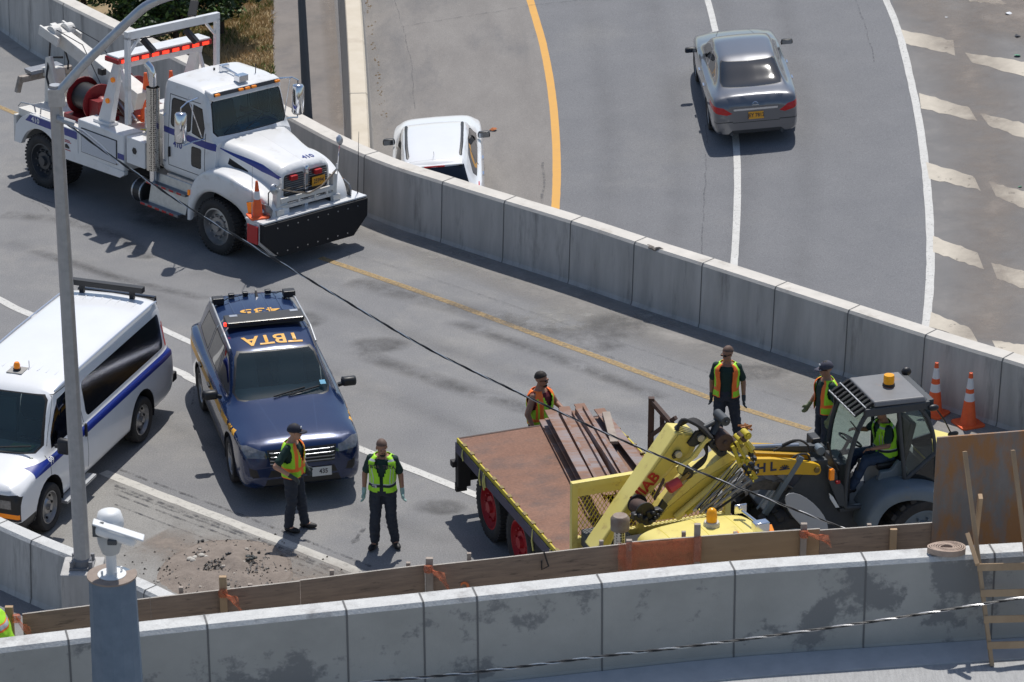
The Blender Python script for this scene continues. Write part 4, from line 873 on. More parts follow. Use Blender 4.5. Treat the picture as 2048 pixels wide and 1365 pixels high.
for s, mi in ((1, 12), (-1, 13)):
    cs = lambda c, n, s=s: c.y * s > .5 and n.y * s > .5
    for a in (rrect(1.12, 1.66, 2.14, 2.66, .07),): cut(bm, 'y', shrink(a, -.025), cs, 1); cut(bm, 'y', a, cs, mi)
    a = [(1.72, 2.14), (2.02, 2.08), (2.04, 2.3), (1.95, 2.62), (1.72, 2.66)]; cut(bm, 'y', shrink(a, -.02), cs, 1); cut(bm, 'y', a, cs, mi)
    cut(bm, 'y', shrink(rrect(1.72, 1.98, 1.5, 1.86, .04), -.02), cs, 1); cut(bm, 'y', rrect(1.72, 1.98, 1.5, 1.86, .04), cs, mi + 2)
    for q in ([(1.04, 1.35), (1.055, 1.35), (1.055, 2.72), (1.04, 2.72)], [(2.08, 1.35), (2.095, 1.35), (2.095, 2.2), (2.08, 2.2)], [(1.04, 1.34), (2.09, 1.34), (2.09, 1.355), (1.04, 1.355)], [(1.04, 2.72), (1.9, 2.72), (1.9, 2.735), (1.04, 2.735)]): cut(bm, 'y', q, cs, 2)
    cut(bm, 'y', [(.8, 1.97), (2.5, 1.90), (2.5, 2.04), (.8, 2.09)], cs, 3)
splitbody(bm, tw, [wtruck, blackm, bodg, bluestr], {10: ('windscreen', ws_glass), 12: ('door_window', dk_glass), 13: ('door_window', dk_glass), 14: ('lower_window', dk_glass), 15: ('lower_window', dk_glass)}, name='cab')
b = MB(); b.hexa([(2.0, -.86, 2.80), (2.16, -.84, 2.80), (2.16, .84, 2.80), (2.0, .86, 2.80), (1.9, -.87, 2.99), (2.10, -.85, 2.95), (2.10, .85, 2.95), (1.9, .87, 2.99)]); vz = b.build('visor', wtruck, tw, bevel=.03, smooth=40)
b = MB(); b.hexa([(2.10, -.80, 2.925), (2.135, -.80, 2.88), (2.135, .80, 2.88), (2.10, .80, 2.925), (2.115, -.80, 2.95), (2.155, -.80, 2.895), (2.155, .80, 2.895), (2.115, .80, 2.95)]); b.build('marker_strip', blackp, vz)
for y in (-.74, -.16, 0, .16, .74): b = MB(); b.box(2.12, 2.175, y - .055, y + .055, 2.895, 2.94); b.build('marker_light', orange_lens, vz, bevel=.012)
# hood: grid of half widths
K = [(2.20, .90, 1.2, 1.96, .86, .80, 2.07, 2.13), (2.6, .82, 1.15, 1.90, .78, .70, 2.02, 2.09), (3.1, .70, 1.1, 1.80, .67, .58, 1.93, 2.0), (3.5, .64, 1.02, 1.74, .615, .53, 1.865, 1.92), (3.68, .63, 1.0, 1.71, .605, .52, 1.83, 1.885), (3.75, .62, 1.0, 1.68, .59, .50, 1.79, 1.84), (3.78, .60, 1.0, 1.64, .57, .48, 1.75, 1.79)]
bm = carbody(K, step=.06)
for s in (1, -1):
    cs = lambda c, n, s=s: c.y * s > .35 and n.y * s > .3
    cut(bm, 'y', [(2.1, 1.86), (3.3, 1.70), (3.76, 1.58), (3.76, 1.70), (3.3, 1.83), (2.1, 2.0)], cs, 3)
    cut(bm, 'y', [(2.55, 1.70), (3.05, 1.56), (2.98, 1.66), (2.58, 1.82)], cs, 1)
cut(bm, 'y', [(2.2, 0), (2.2, 0)], lambda c, n: False, 1)
cut(bm, 'z', [(2.3, -.008), (2.3, .008), (3.7, .008), (3.7, -.008)], lambda c, n: n.z > .5, 4)
cut(bm, 'x', rrect(-.54, -.045, 1.04, 1.72, .06), lambda c, n: c.x > 3.6 and n.x > .4, 14); cut(bm, 'x', rrect(.045, .54, 1.04, 1.72, .06), lambda c, n: c.x > 3.6 and n.x > .4, 14)
hb = bvhof(bm)
splitbody(bm, tw, [wtruck, blackm, bodg, bluestr, mat('hood_rib', (.6, .6, .6), .4)], {14: ('grille', grillem)}, name='hood')
b = MB(); b.box(3.78, 3.82, -.045, .045, 1.02, 1.80); b.ell((3.82, 0, 1.74), .04, .055, .09); b.build('grille_emblem', chrome, tw, bevel=.01)
b = MB()
for i in range(15):
    for s in (-1, 1): b.bar((3.79, s * .05, 1.09 + i * .042), (3.79, s * .52, 1.09 + i * .042), .006, .012)
b.build('grille_bar', chrome, tw)
for y in (-.33, .27): b = MB(); b.box(3.79, 3.86, y - .08, y + .08, 1.61, 1.70); b.build('warning_lamp', red_lit if 0 else redpt, tw, bevel=.01)
plate(tw, (3.82, .29, 1.47), (0, 1, 0), (0, 0, 1), platey, '25994', plated, wd=.32, ht=.18, size=.12)
lettering('hood_number', '410', .17, (3.60, .22, 2.2), (0, 1, 0), (-1, 0, 0), bluestr, tw, hb, (0, 0, 1), sx=1.1)
# front fenders
for s in (-1, 1):
    top = [(1.80, .50), (1.80, .85), (1.88, 1.18), (2.05, 1.43), (2.32, 1.60), (2.62, 1.66), (2.95, 1.63), (3.25, 1.55), (3.55, 1.45), (3.80, 1.33), (3.94, 1.15), (3.97, .95), (3.90, .76)]
    arc = [(2.56 + .66 * math.cos(R(a)), .55 + .66 * math.sin(R(a))) for a in (184, 168, 152, 135, 118, 102, 86, 70, 54, 38, 24, 14, 6)]
    vs = []; n = len(top)
    for (tx, tz), (ax_, az) in zip(top, arc):
        k2 = max(0, (tx - 3.2)) * .32
        yo = 1.20 - k2 * .9
        vs += [(ax_, s * (yo - .10), az - .0), (ax_, s * yo, az), (tx * .94 + ax_ * .06, s * (yo - .005), tz * .94 + az * .06), (tx, s * (yo - .07), tz), (tx + (.02 if tx > 3.7 else 0), s * (yo - .25), tz + .01), (tx if tx < 3.4 else tx - .02, s * .52, tz + .02)]
    b = MB(); b.add(vs, [(i * 6 + j, (i + 1) * 6 + j, (i + 1) * 6 + j + 1, i * 6 + j + 1) for i in range(n - 1) for j in range(5)])
    f_ = b.build('fender', wtruck, tw, smooth=60, sub=2)
    b = MB(); b.box(2.0, 3.6, s * .50 - .02, s * .50 + .02, .6, 1.5); b.box(3.3, 3.9, min(s * .5, s * .92), max(s * .5, s * .92), .75, 1.1); b.build('inner_fender', blackm, tw)
    b = MB(); b.prism([(3.50, s * 1.12, 1.05), (3.94, s * .985, 1.03), (3.975, s * .96, 1.19), (3.90, s * .985, 1.27), (3.66, s * 1.06, 1.30), (3.44, s * 1.13, 1.26)], (.012, s * .03, 0)); h_ = b.build('headlight', smoke, tw, bevel=.008)
    b = MB(); b.prism([(3.49, s * 1.123, 1.055), (3.60, s * 1.09, 1.055), (3.60, s * 1.08, 1.29), (3.45, s * 1.13, 1.255)], (.016, s * .036, 0)); b.build('indicator', orange_lens, h_)
    b = MB(); b.ell((3.77, s * 1.06, 1.14), .06, .05, .06); b.build('projector', mat('lamp_glass', (.5, .52, .58), .05, metal=.6), h_, smooth=60)
    b = MB(); b.box(1.86, 1.90, s * 1.2 - .02, s * 1.2 + .02, 1.0, 1.1); b.build('side_marker', orange_lens, f_)
# push board
pb = [(-1.31, 1.0), (1.26, 1.0), (1.26, .66), (.92, .33), (-.93, .33), (-1.31, .66)]
b = MB(); b.prism([(4.0, y, z) for y, z in pb], (.14, 0, 0)); bd = b.build('push_board', blackm, tw, bevel=.01)
b = MB(); b.prism([(3.86, y * 1.01, z) for y, z in [(-1.31, 1.01), (1.26, 1.01), (1.26, .64), (.92, .30), (-.93, .30), (-1.31, .64)]], (.14, 0, 0)); b.box(3.60, 4.10, -1.32, 1.27, 1.01, 1.045); b.build('board_frame', wtruck, bd, bevel=.008)
b = MB()
for i in range(9):
    for z in (.42, .9): b.cyl((4.14, -1.0 + i * .25, z), (4.148, -1.0 + i * .25, z), .014, n=8)
b.build('bolt', alu, bd)
b = MB(); b.box(3.72, 4.0, -1.37, -1.345, .62, .96); b.build('reflector', redpt, bd)
for y in (-.78, .62):
    b = MB(); b.box(3.80, 3.92, y - .05, y + .05, 1.04, 1.55); b.box(3.72, 3.98, y - .09, y + .09, 1.045, 1.16); b.tube([(3.86, y, 1.55), (3.95, y + .02, 1.66), (3.90, y + .05, 1.74)], .025, 6); b.build('hoist_post', wdirty, tw, bevel=.01)
b = MB(); b.bar((3.90, -.72, 1.30), (3.90, .60, 1.30), .05, .09); b.bar((3.90, -.72, 1.17), (3.90, .60, 1.17), .05, .07)
for y in (-.3, .1, .4): b.box(3.87, 3.93, y, y + .05, 1.15, 1.32)
b.build('hoist_crossbar', wdirty, tw, bevel=.006)
b = MB(); b.tube([(3.92, -.7, 1.52), (3.95, -.4, 1.42), (3.95, -.05, 1.33), (3.95, .25, 1.40), (3.93, .6, 1.60)], .016, 6); b.build('hoist_chain', mat('rusty_chain', (.2, .16, .12), .7), tw)
b = MB(); b.tube([(3.86, -.80, 1.1), (3.86, -.98, 1.25), (3.86, -.98, 1.5), (3.88, -.82, 1.62)], .012, 6); b.build('hose', blackp, tw)
for y, z0 in ((-.85, 1.55), (.92, 2.1)):
    b = MB(); b.lathe([(.001, .03), (.08, .02), (.10, 0), (.09, -.01), (.001, -.03)], (3.88 if y < 0 else 3.7, y, z0), (.9, -.1 if y < 0 else .2, .35), 18); b.build('convex_mirror', alu, tw, smooth=50)
b = MB(); b.tube([(3.62, .9, 1.05), (3.66, .93, 1.6), (3.70, .93, 2.08)], .012, 6); b.build('mirror_stalk', chrome, tw)
b = MB(); b.tube([(3.9, 1.22, 1.04), (3.9, 1.22, 1.5), (3.9, 1.22, 2.25)], [.012, .008, .004], 6); b.build('whip_antenna', blackp, tw)
b = MB(); b.tube([(3.75, -1.28, 1.04), (3.75, -1.28, 2.05)], [.01, .004], 6); b.build('whip_antenna', galv, tw)
for x, y in ((3.8, -1.05), (3.75, 1.1), (3.75, -.2), (3.75, .2)): b = MB(); b.cyl((x, y, 1.045), (x, y, 1.10), .012); b.cyl((x, y - .06, 1.10), (x, y + .06, 1.10), .014); b.build('t_handle', wdirty if abs(y) < 1 else blackp, bd)
# steps, tank
b = MB(); b.box(.50, 1.60, -1.24, -.92, .48, .53); b.box(.55, 1.72, -1.16, -.86, .90, .95); b.build('step', steplat, tw, bevel=.006)
b = MB(); b.hexa([(.6, -1.12, .52), (1.68, -1.12, .52), (1.68, -.5, .52), (.6, -.5, .52), (.6, -1.0, 1.12), (1.72, -1.0, 1.12), (1.72, -.5, 1.12), (.6, -.5, 1.12)]); b.build('step_panel', alu, tw, bevel=.01)
b = MB()
for i in range(5): b.box(.52 + i * .21, .64 + i * .21, -1.246, -1.241, .485, .525); b.box(.6 + i * .22, .72 + i * .22, -1.166, -1.161, .905, .945)
b.build('reflective_tape', redpt, tw)
b = MB(); b.box(1.0, 2.0, -.99, .99, 1.10, 1.17); b.build('cab_sill', alu, tw)
for y in (-.82, -.55): b = MB(); b.cyl((.10, y - .1, .62), (.42, y - .1, .62), .24 if y < -.6 else .2, n=20); b.build('air_tank', blackp, tw, bevel=.02)
b = MB()
for x in (.14, .36): b.lathe([(.245, 0), (.25, .02), (.245, .04)], (x, -.92, .62), (1, 0, 0), 24)
b.build('tank_strap', alu, tw)
# mirrors
for s in (-1, 1):
    o2 = MB(); o2.lathe([(.001, -.30), (.09, -.29), (.118, -.25), (.12, 0), (.118, .25), (.09, .29), (.001, .30)], (1.95, s * 1.45, 2.38), (0, 0, 1), 16); m_ = o2.build('side_mirror', chrome, tw, smooth=50)
    q = MB(); q.tube([(1.90, s * .98, 2.86), (1.95, s * 1.3, 2.84), (1.95, s * 1.45, 2.76), (1.95, s * 1.45, 2.66)], .014, 6); q.tube([(1.95, s * 1.45, 2.10), (1.98, s * 1.42, 2.03), (2.02, s * 1.2, 2.08), (2.08, s * .98, 2.10)], .014, 6); q.tube([(1.95, s * 1.25, 2.84), (2.04, s * 1.02, 2.12)], .012, 6); q.tube([(1.6, s * .96, 2.8), (1.95, s * 1.3, 2.84)], .01, 6); q.build('mirror_bracket', chrome, m_)
    q = MB(); q.bar((1.10, s * 1.01, 1.72), (1.10, s * 1.01, 1.52), .07, .03); q.build('door_handle', blackp, tw, bevel=.008)
    q = MB(); q.tube([(.97, s * 1.0, 1.4), (.97, s * 1.05, 1.45), (.97, s * 1.05, 2.3), (.97, s * 1.0, 2.34)], .014, 6); q.build('grab_handle', chrome, tw)
# exhaust stack
b = MB(); b.lathe([(.128, 0), (.128, 1.62)], (.70, -1.08, 1.18), (0, 0, 1), 20)
pm = bpy.data.materials.new('perforated_guard'); pm.use_nodes = True; N = pm.node_tree.nodes; Lk = pm.node_tree.links; bs = N['Principled BSDF']; bs.inputs['Metallic'].default_value = 1; bs.inputs['Roughness'].default_value = .25
tc = N.new('ShaderNodeTexCoord'); vo = N.new('ShaderNodeTexVoronoi'); vo.inputs['Scale'].default_value = 26; vo.inputs['Randomness'].default_value = .25; cr = N.new('ShaderNodeValToRGB'); cr.color_ramp.elements[0].position = .34; cr.color_ramp.elements[1].position = .4; cr.color_ramp.elements[0].color = (.02, .02, .02, 1); cr.color_ramp.elements[1].color = (.62, .6, .56, 1)
Lk.new(tc.outputs['Object'], vo.inputs[0]); Lk.new(vo.outputs['Distance'], cr.inputs[0]); Lk.new(cr.outputs[0], bs.inputs['Base Color'])
st = b.build('exhaust_guard', pm, tw, smooth=60)
b = MB(); b.tube([(.70, -1.08, .95), (.70, -1.08, 2.95), (.70, -1.08, 3.05), (.66, -1.10, 3.17), (.58, -1.13, 3.25)], .068, 16); b.build('exhaust_pipe', chrome, tw, smooth=60)
# toolboxes and body
b = MB(); b.box(.06, .60, -1.2, -.5, 1.18, 1.70); b.build('toolbox', wtruck, tw, bevel=.012)
b = MB(); b.lathe([(.001, 0), (.07, 0), (.07, .004)], (.30, -1.203, 1.47), (0, -1, 0), 6); b.build('toolbox_emblem', blackp, tw)
b = MB(); b.box(.05, .68, -.75, .95, 1.70, 2.18); b.build('equipment_box', wdirty, tw, bevel=.012)
b = MB(); b.tube([(.0, -.8, 1.75), (.35, -.78, 1.80), (.6, -.9, 1.76)], .014, 5); b.tube([(.2, -.8, 1.86), (.6, -.86, 1.80)], .012, 5); b.build('air_hose', mat('yellow_hose', (.6, .45, .03), .5), tw)
for s in (-1, 1):
    b = MB(); b.box(-1.42, -.02, min(s * .72, s * 1.2), max(s * .72, s * 1.2), .97, 1.70); bx = b.build('body_box', wtruck, tw, bevel=.03)
    b = MB(); b.box(-1.30, -.22, s * 1.205 - .006, s * 1.205 + .006, 1.06, 1.55)
    b.build('shutter_frame', blackp, bx)
    b = MB()
    for i in range(14): b.box(-1.28, -.24, s * 1.214 - .008, s * 1.214 + .008, 1.075 + i * .033, 1.104 + i * .033)
    b.build('roller_shutter', mat('shutter_white', (.62, .63, .66), .4), bx)
    b = MB(); b.box(-.20, -.018, s * 1.203 - .004, s * 1.203 + .004, 1.20, 1.31); b.build('stripe', bluestr, bx)
    arc = [(-2.6 + .64 * math.cos(R(a)), .55 + .64 * math.sin(R(a))) for a in range(18, 172, 11)]
    sk = [(-3.42, .75)] + [(-3.36, 1.13), (-3.2, 1.30), (-2.92, 1.44), (-1.42, 1.44), (-1.42, 1.0), (-.02, .97), (-.02, .90), (-.15, .82), (-1.9, .78)] + arc
    b = MB(); b.prism([(x, s * 1.2, z) for x, z in sk], (0, -s * .10, 0)); sk_ = b.build('rear_fender', wtruck, tw, bevel=.008)
    b = MB(); b.prism([(-3.05, s * 1.203, 1.28), (-2.90, s * 1.203, 1.42), (-1.44, s * 1.203, 1.42), (-1.44, s * 1.203, 1.27)], (0, s * .003, 0)); b.build('stripe', bluestr, sk_)
    lettering('side_number', '410', .14, (-2.72, s * 1.208, 1.35), (-s, 0, 0), (0, 0, 1), cone_w, tw, sx=1.2)
    for x0_, x1_, z_ in ((-1.95, -1.62, 1.14), (-1.92, -1.66, 1.17), (-1.93, -1.64, .98)): b = MB(); b.box(x0_, x1_, s * 1.205 - .002, s * 1.205 + .002, z_, z_ + .015); b.build('decal_line', redpt, sk_)
    b = MB(); b.prism([(x, s * 1.206, z) for x, z in [(-1.90, 1.02), (-1.68, 1.02), (-1.68, 1.06), (-1.76, 1.11), (-1.82, 1.08), (-1.90, 1.10)]], (0, s * .002, 0)); b.build('decal', blackp, sk_)
    lettering('door_number', '410', .17, (1.32, s * 1.0, 1.80), (-s, 0, 0), (0, 0, 1), bluestr, tw, bvc, (0, s, 0))
    b = MB(); b.tube([(-3.4, s * 1.1, 1.46), (-3.3, s * 1.1, 1.56), (-2.9, s * 1.1, 1.60), (-2.85, s * 1.1, 1.46)], .016, 6); b.tube([(-2.7, s * 1.1, 1.46), (-2.68, s * 1.1, 1.58), (-2.0, s * 1.1, 1.60), (-1.98, s * 1.1, 1.46)], .016, 6); b.build('rail', galv, tw)
    for z, x in ((2.2, -.68), (2.65, -.52)): b = MB(); b.cyl((x, s * 1.03, z), (x, s * 1.07, z), .05, n=16); b.build('side_marker', orange_lens, tw)
    b = MB(); b.hexa([(-1.02, s * .9, 1.70), (-.66, s * .9, 1.70), (-.66, s * 1.04, 1.70), (-1.02, s * 1.04, 1.70), (-.52, s * .92, 3.02), (-.32, s * .92, 3.02), (-.32, s * 1.03, 3.02), (-.52, s * 1.03, 3.02)]); b.box(-1.08, -.60, s * .97 - .12, s * .97 + .12, 1.70, 1.76); b.bar((-.05, s * .97, 2.1), (-.38, s * .97, 2.9), .06, .06); b.build('pylon_leg', wtruck, tw, bevel=.01)
    b = MB(); b.box(-.06, .04, s * 1.10 - .045, s * 1.10 + .045, 1.9 if s < 0 else 1.7, 3.62); b.build('gantry_post', wtruck, tw, bevel=.008)
    for x in (-2.6,):
        wheel(tw, (x, s * 1.03, .53), .53, .28, s, rim_d, 'truck'); wheel(tw, (x, s * .70, .53), .53, .28, s, rim_d, 'truck', name='inner_wheel')
    wheel(tw, (2.55, s * .98, .53), .53, .29, s, rim_s, 'truck')
b = MB(); b.box(-.06, .04, -1.145, 1.145, 3.56, 3.72); b.bar((-.01, -1.05, 3.3), (-.01, -.8, 3.58), .05, .05); b.bar((-.01, 1.05, 3.3), (-.01, .8, 3.58), .05, .05); b.build('gantry_beam', wtruck, tw, bevel=.008)
b = MB(); b.box(-.50, -.32, -1.0, 1.0, 2.90, 3.02); b.build('pylon_beam', wtruck, tw, bevel=.008)
b = MB(); b.box(-.60, -.24, -1.14, 1.14, 3.13, 3.17); lbp = b.build('lightbar_top', wtruck, tw, bevel=.015)
b = MB(); b.box(-.62, -.22, -1.17, 1.17, 3.03, 3.13); b.build('lightbar', mat('red_bar', (.32, .008, .01), .2), lbp, bevel=.02)
for i in range(9):
    b = MB(); y = -1.0 + i * .25; b.box(-.218, -.206, y - .08, y + .08, 3.05, 3.11); b.build('red_lamp', red_lit, lbp)
for y in (-.7, .35): b = MB(); b.bar((-.05, y, 3.5), (.18, y + .09, 3.28), .12, .1); b.build('work_light', blackp, tw, bevel=.01)
b = MB(); b.tube([(-.03, -1.0, 3.54), (-.03, -.4, 3.50), (-.03, .4, 3.54), (-.03, 1.0, 3.54)], .014, 5); b.build('wiring', blackp, tw)
b = MB(); b.bar((-.1, .55, 3.72), (-.25, .75, 3.95), .16, .06); b.build('floodlight', blackp, tw, bevel=.01)
b = MB(); b.box(-.80, -.66, -1.20, -1.08, 2.72, 2.85); b.build('work_light', blackp, tw, bevel=.02)
# deck, winches, boom, underlift
b = MB(); b.box(-3.4, .05, -1.1, 1.1, 1.28, 1.43); b.build('deck', wdirty, tw)
for y in (-.45, .45):
    b = MB(); b.lathe([(.16, -.30), (.27, -.30), (.275, .28), (.16, .28)], (-1.95, y, 1.83), (-1, .12, 0), 26); b.build('cable_drum', blackp, tw, smooth=40)
    b = MB()
    for k in (-.32, .28): b.lathe([(.001, k - .015), (.37, k - .015), (.38, k), (.37, k + .015), (.001, k + .015)], (-1.95, y, 1.83), (-1, .12, 0), 26)
    b.lathe([(.14, .28), (.16, .42), (.12, .5), (.001, .52)], (-1.95, y, 1.83), (1, -.12, 0), 18); b.box(-2.35, -1.5, y - .35, y + .35, 1.43, 1.52); b.box(-1.62, -1.35, y - .3, y - .1, 1.5, 1.95); b.build('winch', redrum, tw, smooth=40)
bo0 = V((-.9, 0, 1.95)); bo1 = V((-3.2, 0, 2.62))
b = MB(); b.bar(bo0, bo0.lerp(bo1, .62), .36, .38, up=(0, 0, 1)); b.build('boom', wdirty, tw, bevel=.015)
b = MB(); b.bar(bo0.lerp(bo1, .55), bo1 + V((-.15, 0, .04)), .27, .28, up=(0, 0, 1)); b.build('boom_extension', wdirty, tw, bevel=.012)
b = MB(); b.bar((-3.15, -.28, 2.66), (-3.75, -.28, 2.80), .05, .2, up=(0, 0, 1)); b.bar((-3.15, .28, 2.66), (-3.75, .28, 2.80), .05, .2, up=(0, 0, 1)); b.bar((-3.3, 0, 2.76), (-3.7, 0, 2.86), .14, .08, up=(0, 0, 1))
for y in (-.17, .17): b.cyl((-3.42, y - .09, 2.78), (-3.42, y + .09, 2.78), .15, n=20); b.cyl((-3.66, y - .07, 2.76), (-3.66, y + .07, 2.76), .1, n=20)
b.build('boom_head', wdirty, tw, bevel=.01)
for y in (-.2, .2): b = MB(); b.tube([(-3.5, y, 2.7), (-3.55, y, 2.3), (-3.52, y + .05, 2.1), (-3.48, y, 1.95)], .02, 6); b.tube([(-3.5, y, 2.9), (-2.5, y, 2.75), (-1.8, y * 1.5, 2.1)], .01, 5); b.build('winch_rope', blackp, tw)
b = MB(); b.cyl((-1.2, -.0, 1.45), (-2.1, 0, 2.1), .09); b.cyl((-2.0, 0, 2.05), (-2.4, 0, 2.32), .055); b.build('boom_cylinder', alu, tw, smooth=40)
for y in (-.42, .42): b = MB(); b.hexa([(-3.4, y - .04, 1.43), (-2.9, y - .04, 1.43), (-2.9, y + .04, 1.43), (-3.4, y + .04, 1.43), (-3.35, y - .04, 2.35), (-3.2, y - .04, 2.4), (-3.2, y + .04, 2.4), (-3.35, y + .04, 2.35)]); b.build('mast_plate', wdirty, tw, bevel=.01)
b = MB(); b.bar((-3.45, 0, .8), (-3.62, 0, 2.0), .26, .26); b.bar((-3.6, 0, 1.92), (-4.2, 0, 1.80), .22, .18, up=(0, 0, 1)); b.build('underlift', wdirty, tw, bevel=.012)
b = MB(); b.hexa([(-4.05, -.42, 1.86), (-3.83, -.42, 1.86), (-3.83, .40, 1.86), (-4.05, .40, 1.86), (-4.1, -.42, 1.95), (-3.87, -.42, 1.93), (-3.87, .40, 1.93), (-4.1, .40, 1.95)]); b.build('crossbar_plate', steplat, tw, bevel=.01)
b = MB(); b.bar((-3.95, -.62, 1.79), (-3.95, .62, 1.79), .14, .12); b.bar((-3.95, -.60, 1.85), (-4.0, -.66, 1.52), .11, .08); b.bar((-3.95, .60, 1.85), (-4.0, .64, 1.52), .11, .08); b.build('crossbar', mat('rusty_white', (.4, .36, .32), .7, c2=(.2, .16, .13), scale=9), tw, bevel=.01)
b = MB(); b.tube([(-2.9, -.6, 1.5), (-3.2, -.55, 2.0), (-3.3, -.4, 2.35), (-3.0, -.3, 2.4)], .025, 6); b.build('hydraulic_hose', blackp, tw)
b = MB(); b.box(-3.46, -3.38, -1.18, 1.18, .75, 1.3); b.build('tailboard', wdirty, tw, bevel=.01)
for x in (1.45,): b = MB(); b.box(x, x + .08, -.28, .46, 3.04, 3.10); b.box(1.43, 1.55, -.28, -.16, 3.04, 3.16); b.box(1.9, 2.0, .02, .20, 3.0, 3.14)
b = MB(); b.bar((1.40, .10, 3.12), (1.92, .02, 3.08), .04, .04); b.box(1.33, 1.41, .0, .2, 3.04, 3.18); b.box(1.86, 2.02, -.09, .14, 3.0, 3.13); b.build('air_horn', chrome, tw, bevel=.012)
b = MB(); b.cyl((1.75, .55, 3.0), (1.75, .55, 3.2), .008); b.cyl((1.2, 0, 3.04), (1.2, 0, 3.09), .02); b.build('antenna', blackp, tw)
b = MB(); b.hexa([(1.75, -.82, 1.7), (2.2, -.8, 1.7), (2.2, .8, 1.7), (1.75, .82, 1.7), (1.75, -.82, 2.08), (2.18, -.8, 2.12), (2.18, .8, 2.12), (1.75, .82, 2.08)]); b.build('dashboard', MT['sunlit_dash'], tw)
seats(tw, [(1.35, .45, 1.75), (1.35, -.45, 1.75)]); wheelring(tw, (1.7, .42, 2.2), .22)
q = MB(); q.bar((2.24, -.1, 2.17), (2.17, .45, 2.4), .02, .02); q.bar((2.24, -.65, 2.17), (2.18, -.15, 2.4), .02, .02); q.build('wiper', blackm, tw)
b = MB(); b.box(1.95, 2.12, -.15, .35, 2.09, 2.17); b.build('blue_bag', mat('blue_cloth', (.05, .25, .4), .8), tw, bevel=.02)
# ============================================================ yellow flatbed crane truck
YF = Frame((-.8, 45.93, 0), -69.0)
yt = root('crane_truck', 'yellow flatbed truck with rusty steel deck and folded crane, red wheel rims', 'truck', frame=YF)
b = MB(); b.box(-.05, 4.6, -.02, 2.43, 1.19, 1.25); b.build('deck', rust, yt, bevel=.006)
b = MB(); b.box(-.06, 4.6, -.035, -.008, 1.17, 1.262); b.box(-.06, 4.6, 2.42, 2.45, 1.17, 1.262); b.build('deck_edge', ydark, yt, bevel=.004); b = MB(); b.box(-.075, -.03, -.03, 2.44, 1.02, 1.256); b.build('rear_edge', rustdk, yt, bevel=.004)
b = MB(); b.box(-.07, 4.6, -.055, -.035, 1.03, 1.19); b.box(-.085, -.07, -.02, 2.42, 1.0, 1.17); b.build('side_rail', mat('navy_rail', (.02, .025, .09), .5, c2=(.05, .04, .06), scale=9), yt)
b = MB()
for i in range(14): x = .2 + i * .32; b.box(x, x + .10, -.045, .012, 1.255, 1.275); b.box(x, x + .04, 2.38, 2.45, 1.255, 1.285)
b.build('stake_loop', mat('rusty_yellow', (.3, .22, .04), .6, c2=(.14, .09, .04), scale=9), yt)
mats_strap = mat('frayed_strap', (.65, .6, .2), .8)
b = MB()
for x in (.25, 1.0, 1.16, 1.22, 3.2, 3.9): 
    l_ = random.uniform(.16, .34); b.tube([(x, -.045, 1.2), (x + .02, -.07, 1.2 - l_ * .5), (x + .05, -.06, 1.2 - l_)], .014, 5)
b.build('strap', mats_strap, yt)
b = MB(); b.box(-.0, 8.0, .75, .87, .72, 1.0); b.box(0, 8.0, 1.55, 1.67, .72, 1.0)
for x in (.2, 1.6, 3.2, 4.8, 6.2): b.box(x, x + .1, .87, 1.55, .75, .97)
for i in range(9): b.box(.2 + i * .5, .26 + i * .5, .02, 2.4, 1.05, 1.19)
b.box(2.9, 4.3, .1, .7, .55, .98); b.cyl((.98, .3, .52), (.98, 2.1, .52), .1); b.cyl((2.27, .3, .52), (2.27, 2.1, .52), .1); b.build('chassis', blackm, yt)
b = MB(); b.box(-.1, .04, -.05, .16, .45, 1.1); b.box(-.12, -.05, .1, 2.3, .5, .7); b.box(-.14, -.02, -.12, .0, .78, .88); b.box(-.1, -.02, -.06, .12, .35, .5); b.build('rear_bumper', mat('grimy_black', (.025, .022, .022), .7), yt, bevel=.01)
for x in (.98, 2.27):
    for y, s in ((.22, -1), (2.21, 1)): wheel(yt, (x, y, .52), .52, .28, s, rim_r, 'truck'); wheel(yt, (x, y - s * .32, .52), .52, .28, s, rim_r, 'truck', name='inner_wheel')
for y, s in ((.25, -1), (2.18, 1)): wheel(yt, (6.9, y, .52), .52, .3, s, rim_r, 'truck')
# headboard
hx = 4.56
b = MB(); b.box(hx, hx + .09, -.02, 2.44, 2.48, 2.57); b.box(hx, hx + .09, -.02, .07, 1.2, 2.48); b.box(hx, hx + .09, 1.0, 1.09, 1.2, 2.48); b.box(hx, hx + .09, 2.35, 2.44, 1.2, 2.48)
b.box(hx + .005, hx + .085, .07, 2.35, 1.62, 1.70); b.box(hx + .01, hx + .05, .07, 2.35, 1.2, 1.62); b.box(hx + .01, hx + .05, .07, 2.35, 2.33, 2.48); hd_ = b.build('headboard', ytruck, yt, bevel=.006)
b = MB(); st_ = .065
for i in range(-12, 50):
    for dr in (1, -1):
        y0 = .07 + i * st_; z0 = 1.70; y1 = y0 + dr * .63 * .62; z1 = 2.33
        if dr < 0: y0 += 0
        pa = V((hx + .03, y0, z0)); pb_ = V((hx + .03, y1, z1)); dv = pb_ - pa
        t0, t1 = 0, 1
        lo, hi = .07, 2.35
        for (v0, d_) in ((pa.y, dv.y),):
            ta = (lo - v0) / d_; tb = (hi - v0) / d_; t0 = max(t0, min(ta, tb)); t1 = min(t1, max(ta, tb))
        if t1 - t0 > .05: b.bar(pa + dv * t0, pa + dv * t1, .008, .008)
b.build('expanded_mesh', ydark, hd_)
